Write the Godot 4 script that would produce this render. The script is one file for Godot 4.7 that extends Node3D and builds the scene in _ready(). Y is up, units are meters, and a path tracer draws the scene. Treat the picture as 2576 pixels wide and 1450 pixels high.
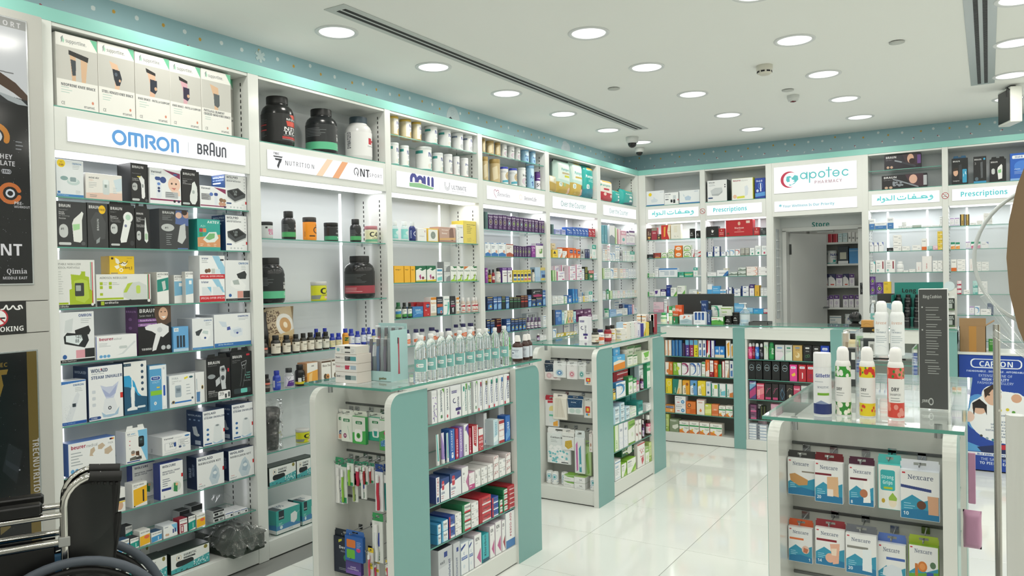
extends Node3D
# A pharmacy: six lit shelf bays along the left wall, more along the back wall either side of a store-room door,
# a service counter, three display islands, a folded wheelchair. Units are metres, y is up, the camera stands at z = 0.

const X0 := -3.292
const ZB := -7.93
const CEIL := 2.87
const DEEP := 0.28

var mats := {}
var pages := []
var rects := {}
var designs := {}
var used := {}
var glyphs := {}
var fonts := {}
var rng := RandomNumberGenerator.new()
var names := {}

# light: what each kind of lamp gives, and how bright its face looks
const EXPOSURE := 1.0
const LAMP := 0.33
const LAMP_GLOW := 1.5
const LED_PANEL := 0.14
const LED_STRIP := 0.045
const LED_GLOW := 1.2
const SIGN_GLOW := 0.92
const POSTER_GLOW := 0.5

func _ready() -> void:
	var cam := Camera3D.new()
	cam.name = "camera"
	cam.fov = rad_to_deg(2.0 * atan(725.0 / 1909.54))
	cam.keep_aspect = Camera3D.KEEP_HEIGHT
	cam.near = 0.05
	cam.far = 40.0
	cam.transform = Transform3D(Basis(Vector3.UP, 0.5608536) * Basis(Vector3.RIGHT, -0.01444634) * Basis(Vector3.BACK, -0.01919442), Vector3(0, 1.5, 0))
	add_child(cam)
	var env := Environment.new()
	env.background_mode = Environment.BG_COLOR
	env.background_color = Color(0.5, 0.5, 0.5)
	env.tonemap_mode = Environment.TONE_MAPPER_LINEAR
	env.tonemap_exposure = EXPOSURE
	env.sdfgi_enabled = true
	env.ssao_enabled = true
	env.ssil_enabled = true
	var we := WorldEnvironment.new()
	we.environment = env
	add_child(we)
	palette()
	read_designs()
	finish_pages()
	room()
	ceiling_things()
	panel_wall()
	left_bays()
	back_bays()
	counter()
	island(-2.565, -2.09, -2.37, 1.215, "white and teal display island nearest the camera", [[.07, .915, .076], [.107, .916, .088], [.193, .919, .1], [.262, .916, .076], [.337, .912, .088], [.062, .693, .102], [.101, .689, .114], [.153, .708, .126], [.182, .695, .102], [.232, .704, .114], [.28, .707, .126], [.157, .665, .102], [.221, .676, .114], [.322, .698, .126], [.347, .696, .102], [.113, .375, .116], [.168, .284, .128], [.185, .395, .14], [.304, .481, .122], [.386, .485, .134], [.281, .338, .146], [.294, .28, .122], [.378, .3, .134]])
	island(-2.61, -2.135, -4.4, 1.2, "second white and teal display island, before the counter", [[.098, .931, .116], [.161, .933, .128], [.261, .933, .14], [.321, .929, .116], [.375, .869, .128], [.089, .687, .116], [.158, .708, .128], [.28, .707, .14], [.362, .694, .116], [.144, .471, .126], [.222, .477, .138], [.313, .469, .15], [.359, .406, .126], [.39, .483, .138]])
	island(-0.595, -0.08, -2.44, 1.2, "white display island at the right, bandage packs on its end", [[.081, .924, .099], [.165, .928, .111], [.26, .927, .123], [.335, .938, .099], [.417, .932, .111], [.075, .702, .099], [.166, .717, .111], [.257, .717, .123], [.339, .696, .099], [.425, .708, .111]])
	blue_cabinet()
	wheelchair()
	wrapped_things()
	stands()
	stock()

# mesh builder
class MB:
	var v := PackedVector3Array()
	var n := PackedVector3Array()
	var u := PackedVector2Array()
	var c := PackedColorArray()
	var i := PackedInt32Array()
	func vert(p: Vector3, nn: Vector3, uv := Vector2.ZERO, col := Color.WHITE) -> int:
		v.append(p); n.append(nn); u.append(uv); c.append(col)
		return v.size() - 1
	func tri(a: int, b: int, d: int) -> void:
		var cr := (v[b] - v[a]).cross(v[d] - v[a])
		if cr.dot(n[a] + n[b] + n[d]) > 0.0:
			i.append_array([a, d, b])
		else:
			i.append_array([a, b, d])
	func quad(a: int, b: int, d: int, e: int) -> void:
		tri(a, b, d); tri(a, d, e)
	func flat(p: Array, nn: Vector3, uv := [], col := Color.WHITE) -> void:
		var f := v.size()
		for k in p.size():
			vert(p[k], nn, uv[k] if uv else Vector2.ZERO, col)
		for k in range(1, p.size() - 1):
			tri(f, f + k, f + k + 1)
	func box(a: Vector3, b: Vector3, bev := 0.0, col := Color.WHITE) -> void:
		carton(a, b, bev, col, Rect2(), Vector2.ZERO, {})
	func carton(a: Vector3, b: Vector3, bev: float, col: Color, rect: Rect2, sw: Vector2, extra: Dictionary) -> void:
		var ce := (a + b) / 2.0
		var hf := (b - a).abs() / 2.0
		bev = minf(bev, minf(hf.x, minf(hf.y, hf.z)) * 0.45)
		var base := v.size()
		for pas in (2 if bev > 0.0 else 1):
			for k in 8:
				var s := Vector3(1 if k & 1 else -1, 1 if k & 2 else -1, 1 if k & 4 else -1)
				for ax in 3:
					var q := Vector3(hf.x - bev, hf.y - bev, hf.z - bev)
					q[ax] = hf[ax]
					var nn := Vector3.ZERO
					nn[ax] = s[ax]
					var uv := sw
					var cc := col
					if pas == 0:
						var r := Rect2()
						var fx := 0.0
						if ax == 2 and s.z > 0:
							r = rect; fx = s.x * 0.5 + 0.5
						elif ax == 0 and extra.has("l") and s.x < 0:
							r = extra.l; fx = s.z * 0.5 + 0.5
						elif ax == 0 and extra.has("r") and s.x > 0:
							r = extra.r; fx = 0.5 - s.z * 0.5
						elif ax == 1 and s.y > 0 and extra.has("t"):
							r = extra.t; fx = s.x * 0.5 + 0.5
						if r.size.x > 0.0:
							var fy: float = (0.5 - s.y * 0.5) if ax != 1 else s.z * 0.5 + 0.5
							uv = r.position + r.size * Vector2(fx, fy)
							cc = Color.WHITE
						elif ax == 1 and s.y > 0 and extra.has("topcol"):
							cc = extra.topcol
					vert(ce + q * s, nn, uv, cc)
		for ax in 3:
			var a1 := (ax + 1) % 3
			var a2 := (ax + 2) % 3
			for sg in 2:
				var k0 := (sg << ax)
				quad(base + k0 * 3 + ax, base + (k0 | 1 << a1) * 3 + ax, base + (k0 | 1 << a1 | 1 << a2) * 3 + ax, base + (k0 | 1 << a2) * 3 + ax)
			if bev > 0.0:
				var e := base + 24
				for m in 4:
					var k := ((m & 1) << a1) | ((m >> 1) << a2)
					var k2 := k | (1 << ax)
					quad(e + k * 3 + a1, e + k * 3 + a2, e + k2 * 3 + a2, e + k2 * 3 + a1)
		if bev > 0.0:
			for k in 8:
				tri(base + 24 + k * 3, base + 24 + k * 3 + 1, base + 24 + k * 3 + 2)
	func lathe(prof: Array, seg := 20, at := Vector3.ZERO, col := Color.WHITE, rect := Rect2(), a0 := 0.0, a1 := TAU, sw := Vector2.ZERO) -> void:
		var m := prof.size()
		var base := v.size()
		for k in m:
			var t := Vector2.ZERO
			if k > 0 and not (prof[k][0] == prof[k - 1][0] and prof[k][1] == prof[k - 1][1]):
				t += Vector2(prof[k][0] - prof[k - 1][0], prof[k][1] - prof[k - 1][1]).normalized()
			if k < m - 1 and not (prof[k][0] == prof[k + 1][0] and prof[k][1] == prof[k + 1][1]):
				if k == 0 or t == Vector2.ZERO or true:
					t += Vector2(prof[k + 1][0] - prof[k][0], prof[k + 1][1] - prof[k][1]).normalized()
			var nn := Vector2(t.y, -t.x).normalized()
			for s in seg + 1:
				var f := float(s) / seg
				var an := a0 + (a1 - a0) * f
				var d := Vector3(sin(an), 0, cos(an))
				var uv := sw
				if rect.size.x > 0.0:
					var y0: float = prof[0][1]
					var y1: float = prof[m - 1][1]
					uv = rect.position + rect.size * Vector2(f, 1.0 - (prof[k][1] - y0) / (y1 - y0))
				vert(at + d * prof[k][0] + Vector3(0, prof[k][1], 0), d * nn.x + Vector3(0, nn.y, 0), uv, col)
		for k in m - 1:
			if prof[k][0] == prof[k + 1][0] and prof[k][1] == prof[k + 1][1]:
				continue
			for s in seg:
				var q := base + k * (seg + 1) + s
				quad(q, q + 1, q + seg + 2, q + seg + 1)
	func tube(pts: Array, r: float, seg := 10, closed := false, col := Color.WHITE) -> void:
		var m := pts.size()
		var base := v.size()
		var up := Vector3.UP
		for k in m:
			var t: Vector3 = (pts[(k + 1) % m] - pts[(k - 1 + m) % m]) if closed else (pts[mini(k + 1, m - 1)] - pts[maxi(k - 1, 0)])
			t = t.normalized()
			if absf(t.dot(up)) > 0.95:
				up = Vector3.RIGHT if absf(t.x) < 0.9 else Vector3.BACK
			var x := up.cross(t).normalized()
			var y := t.cross(x).normalized()
			up = y
			for s in seg:
				var an := TAU * s / seg
				var d := x * cos(an) + y * sin(an)
				vert(pts[k] + d * r, d, Vector2.ZERO, col)
		for k in (m if closed else m - 1):
			for s in seg:
				var k2 := (k + 1) % m
				quad(base + k * seg + s, base + k * seg + (s + 1) % seg, base + k2 * seg + (s + 1) % seg, base + k2 * seg + s)
		if not closed:
			for e in [0, m - 1]:
				var nn: Vector3 = (pts[0] - pts[1] if e == 0 else pts[m - 1] - pts[m - 2]).normalized()
				var ring := []
				for s in seg:
					ring.append(v[base + e * seg + s])
				flat(ring, nn, [], col)
	func prism(poly: PackedVector2Array, z0: float, z1: float, bas := Transform3D(), col := Color.WHITE, uvr := Rect2(), sw := Vector2.ZERO) -> void:
		var ids := Geometry2D.triangulate_polygon(poly)
		var lo := poly[0]
		var hi := poly[0]
		for p in poly:
			lo = lo.min(p); hi = hi.max(p)
		for f in 2:
			var nn := bas.basis * Vector3(0, 0, 1 if f else -1)
			var base := v.size()
			for p in poly:
				var uv := sw
				if uvr.size.x > 0.0 and f == 1:
					uv = uvr.position + uvr.size * Vector2((p.x - lo.x) / (hi.x - lo.x), 1.0 - (p.y - lo.y) / (hi.y - lo.y))
				vert(bas * Vector3(p.x, p.y, z1 if f else z0), nn, uv, col)
			for t in range(0, ids.size(), 3):
				tri(base + ids[t], base + ids[t + 1], base + ids[t + 2])
		var area := 0.0
		for k in poly.size():
			area += poly[k].cross(poly[(k + 1) % poly.size()])
		for k in poly.size():
			var p := poly[k]
			var q := poly[(k + 1) % poly.size()]
			var d := (q - p).normalized()
			var nn := bas.basis * (Vector3(d.y, -d.x, 0) * (1.0 if area > 0 else -1.0))
			flat([bas * Vector3(p.x, p.y, z0), bas * Vector3(q.x, q.y, z0), bas * Vector3(q.x, q.y, z1), bas * Vector3(p.x, p.y, z1)], nn, [sw, sw, sw, sw], col)
	func sheet(nu: int, nv: int, f: Callable) -> void:
		var base := v.size()
		for a in nu + 1:
			for b in nv + 1:
				var s := float(a) / nu
				var t := float(b) / nv
				var p: Vector3 = f.call(s, t)
				var du: Vector3 = f.call(minf(s + 0.01, 1.0), t) - f.call(maxf(s - 0.01, 0.0), t)
				var dv: Vector3 = f.call(s, minf(t + 0.01, 1.0)) - f.call(s, maxf(t - 0.01, 0.0))
				var nn := du.cross(dv)
				vert(p, nn.normalized() if nn.length() > 1e-9 else Vector3.UP, Vector2(s, 1.0 - t))
		for a in nu:
			for b in nv:
				var q := base + a * (nv + 1) + b
				quad(q, q + nv + 1, q + nv + 2, q + 1)
	func add_to(m: ArrayMesh, mat: Material) -> void:
		if v.is_empty():
			return
		var arr := []
		arr.resize(Mesh.ARRAY_MAX)
		arr[Mesh.ARRAY_VERTEX] = v
		arr[Mesh.ARRAY_NORMAL] = n
		arr[Mesh.ARRAY_TEX_UV] = u
		arr[Mesh.ARRAY_COLOR] = c
		arr[Mesh.ARRAY_INDEX] = i
		m.add_surface_from_arrays(Mesh.PRIMITIVE_TRIANGLES, arr)
		m.surface_set_material(m.get_surface_count() - 1, mat)

# nodes
func v2(x: float, y: float) -> Vector2: return Vector2(x, y)
func v3(x: float, y: float, z: float) -> Vector3: return Vector3(x, y, z)
func at(x: float, y: float, z: float) -> Transform3D: return Transform3D(Basis(), Vector3(x, y, z))

func numbered(called: String) -> String:
	names[called] = names.get(called, -1) + 1
	return called if names[called] == 0 else "%s_%03d" % [called, names[called]]

func tag(o: Node, label: String, category := "", group := "", kind := "") -> Node:
	if label: o.set_meta("label", label)
	if category: o.set_meta("category", category)
	if group: o.set_meta("group", group)
	if kind: o.set_meta("kind", kind)
	return o

func thing(called: String, label: String, category: String, at := Transform3D(), group := "") -> Node3D:
	var o := Node3D.new()
	o.name = numbered(called)
	o.transform = at
	add_child(o, true)
	tag(o, label, category, group)
	return o

func mesh_of(parts: Array) -> ArrayMesh:
	var m := ArrayMesh.new()
	for k in range(0, parts.size(), 2):
		parts[k].add_to(m, parts[k + 1])
	return m

func part(called: String, parent: Node, parts: Array, label := "") -> MeshInstance3D:
	return place(called, parent, mesh_of(parts), label)

func place(called: String, parent: Node, mesh: Mesh, label := "", at := Transform3D()) -> MeshInstance3D:
	var o := MeshInstance3D.new()
	o.name = numbered(called) if parent == self else called
	o.mesh = mesh
	o.transform = at
	parent.add_child(o, true)
	if label: o.set_meta("label", label)
	return o

func boxpart(called: String, parent: Node, a: Vector3, b: Vector3, m: Material, bev := 0.002, label := "") -> MeshInstance3D:
	var q := MB.new()
	q.box(a, b, bev)
	return part(called, parent, [q, m], label)

func structure(called: String, parts: Array, label := "") -> MeshInstance3D:
	var o := part(called, self, parts, label)
	o.set_meta("kind", "structure")
	return o

# materials
func mat(key: String, col: Color, rough := 0.5, metal := 0.0) -> StandardMaterial3D:
	if mats.has(key):
		return mats[key]
	var m := StandardMaterial3D.new()
	m.resource_name = key
	m.albedo_color = col
	m.roughness = rough
	m.metallic = metal
	mats[key] = m
	return m

func palette() -> void:
	mat("acrylic", Color(0.88, 0.9, 0.9), 0.3)
	mat("slot_dark", Color(0.1, 0.1, 0.11), 0.5)
	mat("laminate", Color(0.89, 0.9, 0.885), 0.16)
	mat("chrome", Color(0.75, 0.76, 0.77), 0.18, 1.0)
	mat("island_white", Color(0.89, 0.9, 0.88), 0.2)
	mat("teal_panel", Color(0.49, 0.67, 0.655), 0.28)
	mat("dark_gap", Color(0.08, 0.08, 0.08), 0.8)
	mat("board", Color(0.8, 0.81, 0.79), 0.35)
	mat("rail_dark", Color(0.42, 0.43, 0.43), 0.35, 0.8)
	mat("cam_white", Color(0.82, 0.83, 0.82), 0.4)
	mat("screen_black", Color(0.03, 0.03, 0.04), 0.15)
	mat("rubber", Color(0.03, 0.03, 0.03), 0.6)
	mat("wall_paint", Color(0.9, 0.91, 0.89), 0.7)
	mat("pale_print", Color(0.78, 0.86, 0.87), 0.5)
	mat("gloss_black", Color(0.05, 0.05, 0.06), 0.25)
	mat("bright_chrome", Color(0.82, 0.81, 0.79), 0.08, 1.0)
	mat("dark_print", Color(0.06, 0.1, 0.1), 0.5)
	mat("pink_film", Color(0.78, 0.58, 0.7), 0.35)
	clear("film", Color(0.98, 0.99, 0.99, 0.05), 0.1)
	clear("acrylic_clear", Color(0.9, 0.95, 0.95, 0.12), 0.03)

func hexmat(hex: String, rough := 0.45, metal := 0.0) -> StandardMaterial3D:
	return mat("c" + hex + str(rough), Color.html(hex), rough, metal)

func clear(key: String, col: Color, rough := 0.03) -> StandardMaterial3D:
	if mats.has(key):
		return mats[key]
	var m := mat(key, col, rough)
	m.transparency = BaseMaterial3D.TRANSPARENCY_ALPHA
	return m

func glow(key: String, col: Color, energy: float, tex: Texture2D = null) -> StandardMaterial3D:
	if mats.has(key):
		return mats[key]
	var m := mat(key, Color(0.9, 0.9, 0.9) if tex == null else Color(0.45, 0.45, 0.45), 0.35)
	m.emission_enabled = true
	if tex:
		m.albedo_texture = tex
		m.emission_texture = tex
		m.emission_operator = BaseMaterial3D.EMISSION_OP_MULTIPLY
		m.emission = Color.WHITE
	else:
		m.emission = col
	m.emission_energy_multiplier = energy
	return m

func lin(hex: String) -> Color:
	return Color.html(hex).srgb_to_linear()

# print: a small drawing language for packaging, signs and posters
func font_of(kind: String) -> Font:
	if not fonts.has(kind):
		var f := SystemFont.new()
		f.font_names = PackedStringArray(["Droid Serif" if kind in ["s", "S"] else "Droid Sans"])
		f.font_weight = 700 if kind in ["T", "S"] else 400
		fonts[kind] = f
	return fonts[kind]

func glyph_image(rid: RID, size: int, index: int, col: Color) -> Image:
	var key := [rid.get_id(), size, index, col.to_rgba32()]
	if glyphs.has(key):
		return glyphs[key]
	var ts := TextServerManager.get_primary_interface()
	var sz := Vector2i(size, 0)
	ts.font_render_glyph(rid, sz, index)
	var ti := ts.font_get_glyph_texture_idx(rid, sz, index)
	var im: Image = null
	if ti >= 0:
		var r := ts.font_get_glyph_uv_rect(rid, sz, index)
		im = ts.font_get_texture_image(rid, sz, ti).get_region(Rect2i(r))
		im.convert(Image.FORMAT_RGBA8)
		var d := im.get_data()
		var cr := col.r8
		var cg := col.g8
		var cb := col.b8
		for k in range(0, d.size(), 4):
			d[k] = cr; d[k + 1] = cg; d[k + 2] = cb
		im = Image.create_from_data(im.get_width(), im.get_height(), false, Image.FORMAT_RGBA8, d)
	glyphs[key] = im
	return im

func letters(im: Image, s: String, cap: float, col: Color, x: float, y: float, anchor: String, kind: String, fit: float) -> void:
	var ts := TextServerManager.get_primary_interface()
	var f := font_of(kind)
	for attempt in 2:
		var size := maxi(5, roundi(cap / 0.714))
		var sh := ts.create_shaped_text()
		ts.shaped_text_add_string(sh, s, f.get_rids(), size)
		ts.shaped_text_shape(sh)
		var wide := ts.shaped_text_get_size(sh).x
		if fit > 0.0 and wide > fit and attempt == 0:
			cap *= fit / wide
			ts.free_rid(sh)
			continue
		var px := x - (wide if anchor == "r" else wide / 2.0 if anchor == "c" else 0.0)
		for g in ts.shaped_text_get_glyphs(sh):
			if g.font_rid.is_valid():
				var gi := glyph_image(g.font_rid, size, g.index, col)
				if gi:
					var off: Vector2 = ts.font_get_glyph_offset(g.font_rid, Vector2i(size, 0), g.index) + g.offset
					im.blend_rect(gi, Rect2i(Vector2i.ZERO, gi.get_size()), Vector2i(roundi(px + off.x), roundi(y + cap + off.y)))
			px += g.advance
		ts.free_rid(sh)
		return

func fill_poly(im: Image, p: PackedVector2Array, col: Color) -> void:
	var lo := INF
	var hi := -INF
	for q in p:
		lo = minf(lo, q.y); hi = maxf(hi, q.y)
	for y in range(maxi(0, floori(lo)), mini(im.get_height(), ceili(hi) + 1)):
		var xs := []
		for k in p.size():
			var a := p[k]
			var b := p[(k + 1) % p.size()]
			var yy := y + 0.5
			if (a.y <= yy) != (b.y <= yy):
				xs.append(a.x + (yy - a.y) / (b.y - a.y) * (b.x - a.x))
		xs.sort()
		for k in range(0, xs.size() - 1, 2):
			var x0 := roundi(xs[k])
			var x1 := roundi(xs[k + 1])
			if x1 > x0:
				im.fill_rect(Rect2i(x0, y, x1 - x0, 1), col)

func ellipse_pts(c: Vector2, r: Vector2, a0 := 0.0, a1 := TAU, n := 28) -> PackedVector2Array:
	var p := PackedVector2Array()
	for k in n + 1:
		var a := a0 + (a1 - a0) * k / n
		p.append(c + v2(cos(a), sin(a)) * r)
	return p

func stroke(im: Image, p: PackedVector2Array, w: float, col: Color) -> void:
	for k in p.size() - 1:
		var d := (p[k + 1] - p[k])
		if d.length() < 0.01:
			continue
		var q := d.normalized().orthogonal() * w / 2.0
		fill_poly(im, PackedVector2Array([p[k] + q, p[k + 1] + q, p[k + 1] - q, p[k] - q]), col)
		if w > 2.5:
			fill_poly(im, ellipse_pts(p[k], v2(w, w) / 2.0, 0, TAU, 10), col)
			fill_poly(im, ellipse_pts(p[k + 1], v2(w, w) / 2.0, 0, TAU, 10), col)

func spline(p: PackedVector2Array) -> PackedVector2Array:
	var o := PackedVector2Array()
	for k in p.size() - 1:
		for s in 6:
			o.append(p[k].cubic_interpolate(p[k + 1], p[maxi(k - 1, 0)], p[mini(k + 2, p.size() - 1)], s / 6.0))
	o.append(p[p.size() - 1])
	return o

func draw_cmds(im: Image, cmds: String) -> void:
	var w := im.get_width() / 100.0
	var h := im.get_height() / 100.0
	for cmd in cmds.split(";", false):
		var a := cmd.strip_edges().split(" ", false)
		if a.is_empty():
			continue
		match a[0]:
			"b":
				im.fill(Color.html(a[1]))
			"r":
				im.fill_rect(Rect2i(roundi(float(a[1]) * w), roundi(float(a[2]) * h), maxi(1, roundi(float(a[3]) * w)), maxi(1, roundi(float(a[4]) * h))), Color.html(a[5]))
			"o":
				var x := float(a[1]) * w
				var y := float(a[2]) * h
				var ww := float(a[3]) * w
				var hh := float(a[4]) * h
				var r := minf(minf(ww, hh) / 2.0, float(a[6]) * w if a.size() > 6 else 999.0)
				var p := PackedVector2Array()
				for q in 4:
					var cc := v2(x + (ww - r if q in [0, 3] else r), y + (hh - r if q < 2 else r))
					p.append_array(ellipse_pts(cc, v2(r, r), q * PI / 2, (q + 1) * PI / 2, 6))
				fill_poly(im, p, Color.html(a[5]))
			"e":
				var rx := float(a[3]) * w
				fill_poly(im, ellipse_pts(v2(float(a[1]) * w, float(a[2]) * h), v2(rx, float(a[5]) * w if a.size() > 5 else rx)), Color.html(a[4]))
			"a":
				stroke(im, ellipse_pts(v2(float(a[1]) * w, float(a[2]) * h), v2(float(a[3]) * w, float(a[4]) * w), deg_to_rad(float(a[5])), deg_to_rad(float(a[6]))), float(a[7]) * w, Color.html(a[8]))
			"p", "q", "z":
				var p := PackedVector2Array()
				for k in range(2 if a[0] == "p" else 3, a.size()):
					var s := a[k].split(",")
					p.append(v2(float(s[0]) * w, float(s[1]) * h))
				if a[0] == "p":
					fill_poly(im, p, Color.html(a[1]))
				else:
					stroke(im, spline(p) if a[0] == "z" else p, maxf(1.0, float(a[2]) * w), Color.html(a[1]))
			"l":
				var pitch := (float(a[6]) if a.size() > 6 else 4.0) * h
				for k in int(a[4]):
					im.fill_rect(Rect2i(roundi(float(a[1]) * w), roundi(float(a[2]) * h + k * pitch), maxi(2, roundi(float(a[3]) * w * rng.randf_range(0.55, 1.0))), maxi(1, roundi(pitch * 0.3))), Color.html(a[5]))
			"d":
				for k in int(a[1]):
					fill_poly(im, ellipse_pts(v2(rng.randf_range(float(a[4]), float(a[4]) + float(a[6])) * w, rng.randf_range(float(a[5]), float(a[5]) + float(a[7])) * h), Vector2.ONE * maxf(0.7, float(a[3]) * w), 0, TAU, 8), Color.html(a[2]))
			"t", "T", "s", "S":
				letters(im, " ".join(a.slice(6)), float(a[3]) * h, Color.html(a[4]), float(a[1]) * w, float(a[2]) * h, a[5], a[0], (100.0 - float(a[1]) if a[5] == "l" else float(a[1]) if a[5] == "r" else 2.0 * minf(float(a[1]), 100.0 - float(a[1]))) * w * 0.97)
			"v", "V", "X":
				var run := float(a[2]) if a[0] != "X" else 100.0 - float(a[2])
				var tmp := Image.create(roundi(run * h), ceili(float(a[3]) * w * 1.6) + 2, false, Image.FORMAT_RGBA8)
				letters(tmp, " ".join(a.slice(5)), float(a[3]) * w, Color.html(a[4]), 0, float(a[3]) * w * 0.3, "l", "t" if a[0] == "v" else "T", run * h * 0.97)
				tmp.rotate_90(CLOCKWISE if a[0] == "X" else COUNTERCLOCKWISE)
				im.blend_rect(tmp, Rect2i(Vector2i.ZERO, tmp.get_size()), Vector2i(roundi(float(a[1]) * w), roundi(float(a[2]) * h) - (0 if a[0] == "X" else tmp.get_height())))

func generic(a: PackedStringArray) -> String:
	var g: String = a[1]
	var m: String = a[2]
	var k: String = a[3]
	var t: String = a[4]
	match a[0]:
		"A": return "b %s;r 0 70 100 30 %s;T 8 16 11 %s l %s;l 8 36 70 4 9aa2a6 7;r 8 78 40 6 %s" % [g, m, m, t, k]
		"B": return "b %s;e 62 62 26 %s;T 8 12 12 ffffff l %s;l 8 32 60 3 %s 6" % [m, k, t, g]
		"C": return "b %s;p %s 40,100 100,38 100,100;p %s 70,100 100,70 100,100;T 8 12 11 333a44 l %s;l 8 32 60 4 9aa2a6 7" % [g, m, k, t]
		"D": return "b %s;r 0 0 22 100 %s;r 78 0 6 100 %s;V 36 92 24 %s %s" % [g, m, k, m, t]
		"E": return "b %s;r 0 0 100 32 %s;T 50 9 13 ffffff c %s;e 50 64 24 %s;l 12 88 76 2 8a9296 5" % [g, m, t, k]
		"F": return "b %s;r 0 8 100 5 %s;r 0 88 100 4 %s;T 8 24 13 %s l %s;l 8 46 76 4 9aa2a6 8" % [g, m, k, m, t]
		"G": return "b %s;r 0 0 24 100 %s;r 24 78 76 22 %s;T 30 22 26 333a44 l %s;l 30 58 56 2 9aa2a6 12" % [g, m, k, t]
		"H": return "b %s;e 50 50 34 %s;e 50 50 30 %s;e 50 50 17 %s;T 50 10 8 f0e8f4 c %s;l 16 78 68 3 d8cce0 5;d 6 ffffff 3 12 18 76 16" % [m, g, "3c3446", k, t]
		"I": return "b %s;e 30 45 60 %s;e 22 50 50 %s;T 92 14 12 %s r %s;l 50 34 42 3 9aa2a6 7" % [g, m, g, k, t]
		"J": return "b %s;r 0 0 100 14 %s;r 0 84 100 16 %s;T 50 26 14 %s c %s;l 15 50 70 4 aab0b4 7" % [g, m, k, m, t]
	return ""

func new_page() -> void:
	var im := Image.create(2048, 2048, false, Image.FORMAT_RGBA8)
	im.fill(Color(0.8, 0.8, 0.8))
	im.fill_rect(Rect2i(0, 0, 16, 16), Color.WHITE)
	pages.append({"im": im, "x": 18, "y": 0, "row": 0, "m": StandardMaterial3D.new(), "soft": StandardMaterial3D.new()})

func cell(im: Image) -> Dictionary:
	if pages.is_empty():
		new_page()
	var pg: Dictionary = pages[-1]
	var s := im.get_size()
	if pg.x + s.x + 2 > 2048:
		pg.x = 0; pg.y += pg.row + 2; pg.row = 0
		if pg.y == 0: pg.y = 18
	if pg.y + s.y + 2 > 2048:
		new_page()
		pg = pages[-1]
	pg.im.blit_rect(im, Rect2i(Vector2i.ZERO, s), Vector2i(pg.x, pg.y))
	var r := Rect2((v2(pg.x, pg.y) + v2(0.6, 0.6)) / 2048.0, v2(s.x - 1.2, s.y - 1.2) / 2048.0)
	pg.x += s.x + 2
	pg.row = maxi(pg.row, s.y)
	return {"r": r, "page": pages.size() - 1}

func finish_pages() -> void:
	for pg in pages:
		var t := ImageTexture.create_from_image(pg.im)
		for k in ["m", "soft"]:
			pg[k].albedo_texture = t
			pg[k].vertex_color_use_as_albedo = true
			pg[k].roughness = 0.38 if k == "m" else 0.28
			pg[k].resource_name = "printed_" + k

const SW := Vector2(8.0 / 2048.0, 8.0 / 2048.0)

func read_designs() -> void:
	for line in DESIGNS:
		var f: PackedStringArray = line.split("|")
		var wh := f[2].split(",")
		var im := Image.create(int(wh[0]), int(wh[1]), false, Image.FORMAT_RGBA8)
		im.fill(Color.WHITE)
		rng.seed = hash(f[0])
		var cmds: String = generic(f[5].substr(1).split(",")) if f[5].begins_with("=") else f[5]
		for k in MACROS:
			cmds = cmds.replace(k, MACROS[k])
		draw_cmds(im, cmds)
		var c := cell(im)
		designs[f[0]] = {"kind": f[1], "side": f[3].split("/"), "desc": f[4], "r": c.r, "page": c.page, "extra": f[6] if f.size() > 6 else ""}

func page_mat(d: Dictionary, soft := false) -> Material:
	return pages[d.page].soft if soft else pages[d.page].m

# goods
const KINDS := {"b": ["carton", "box"], "j": ["jar", "jar"], "B": ["bottle", "bottle"], "T": ["tub", "tub"], "t": ["tin", "tin"], "s": ["spray_can", "spray can"], "e": ["spray_can", "spray can"],
	"u": ["squeeze_tube", "tube"], "p": ["diaper_pack", "pack"], "P": ["pouch", "pouch"], "c": ["hanging_pack", "packet"], "y": ["syrup_bottle", "bottle"], "D": ["pump_bottle", "bottle"],
	"L": ["gel_bottle", "bottle"], "w": ["water_bottle", "bottle"], "x": ["bagged_item", "packet"], "r": ["paper_roll", "roll"], "h": ["toothbrush_pack", "packet"]}

func body_mat(hex: String, rough := 0.32) -> Material:
	if hex.begins_with("~"):
		var c := Color.html(hex.substr(1))
		c.a = 0.22 if c.a == 1.0 else c.a
		return clear("pet" + hex, c, 0.05)
	return hexmat(hex, rough)

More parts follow.
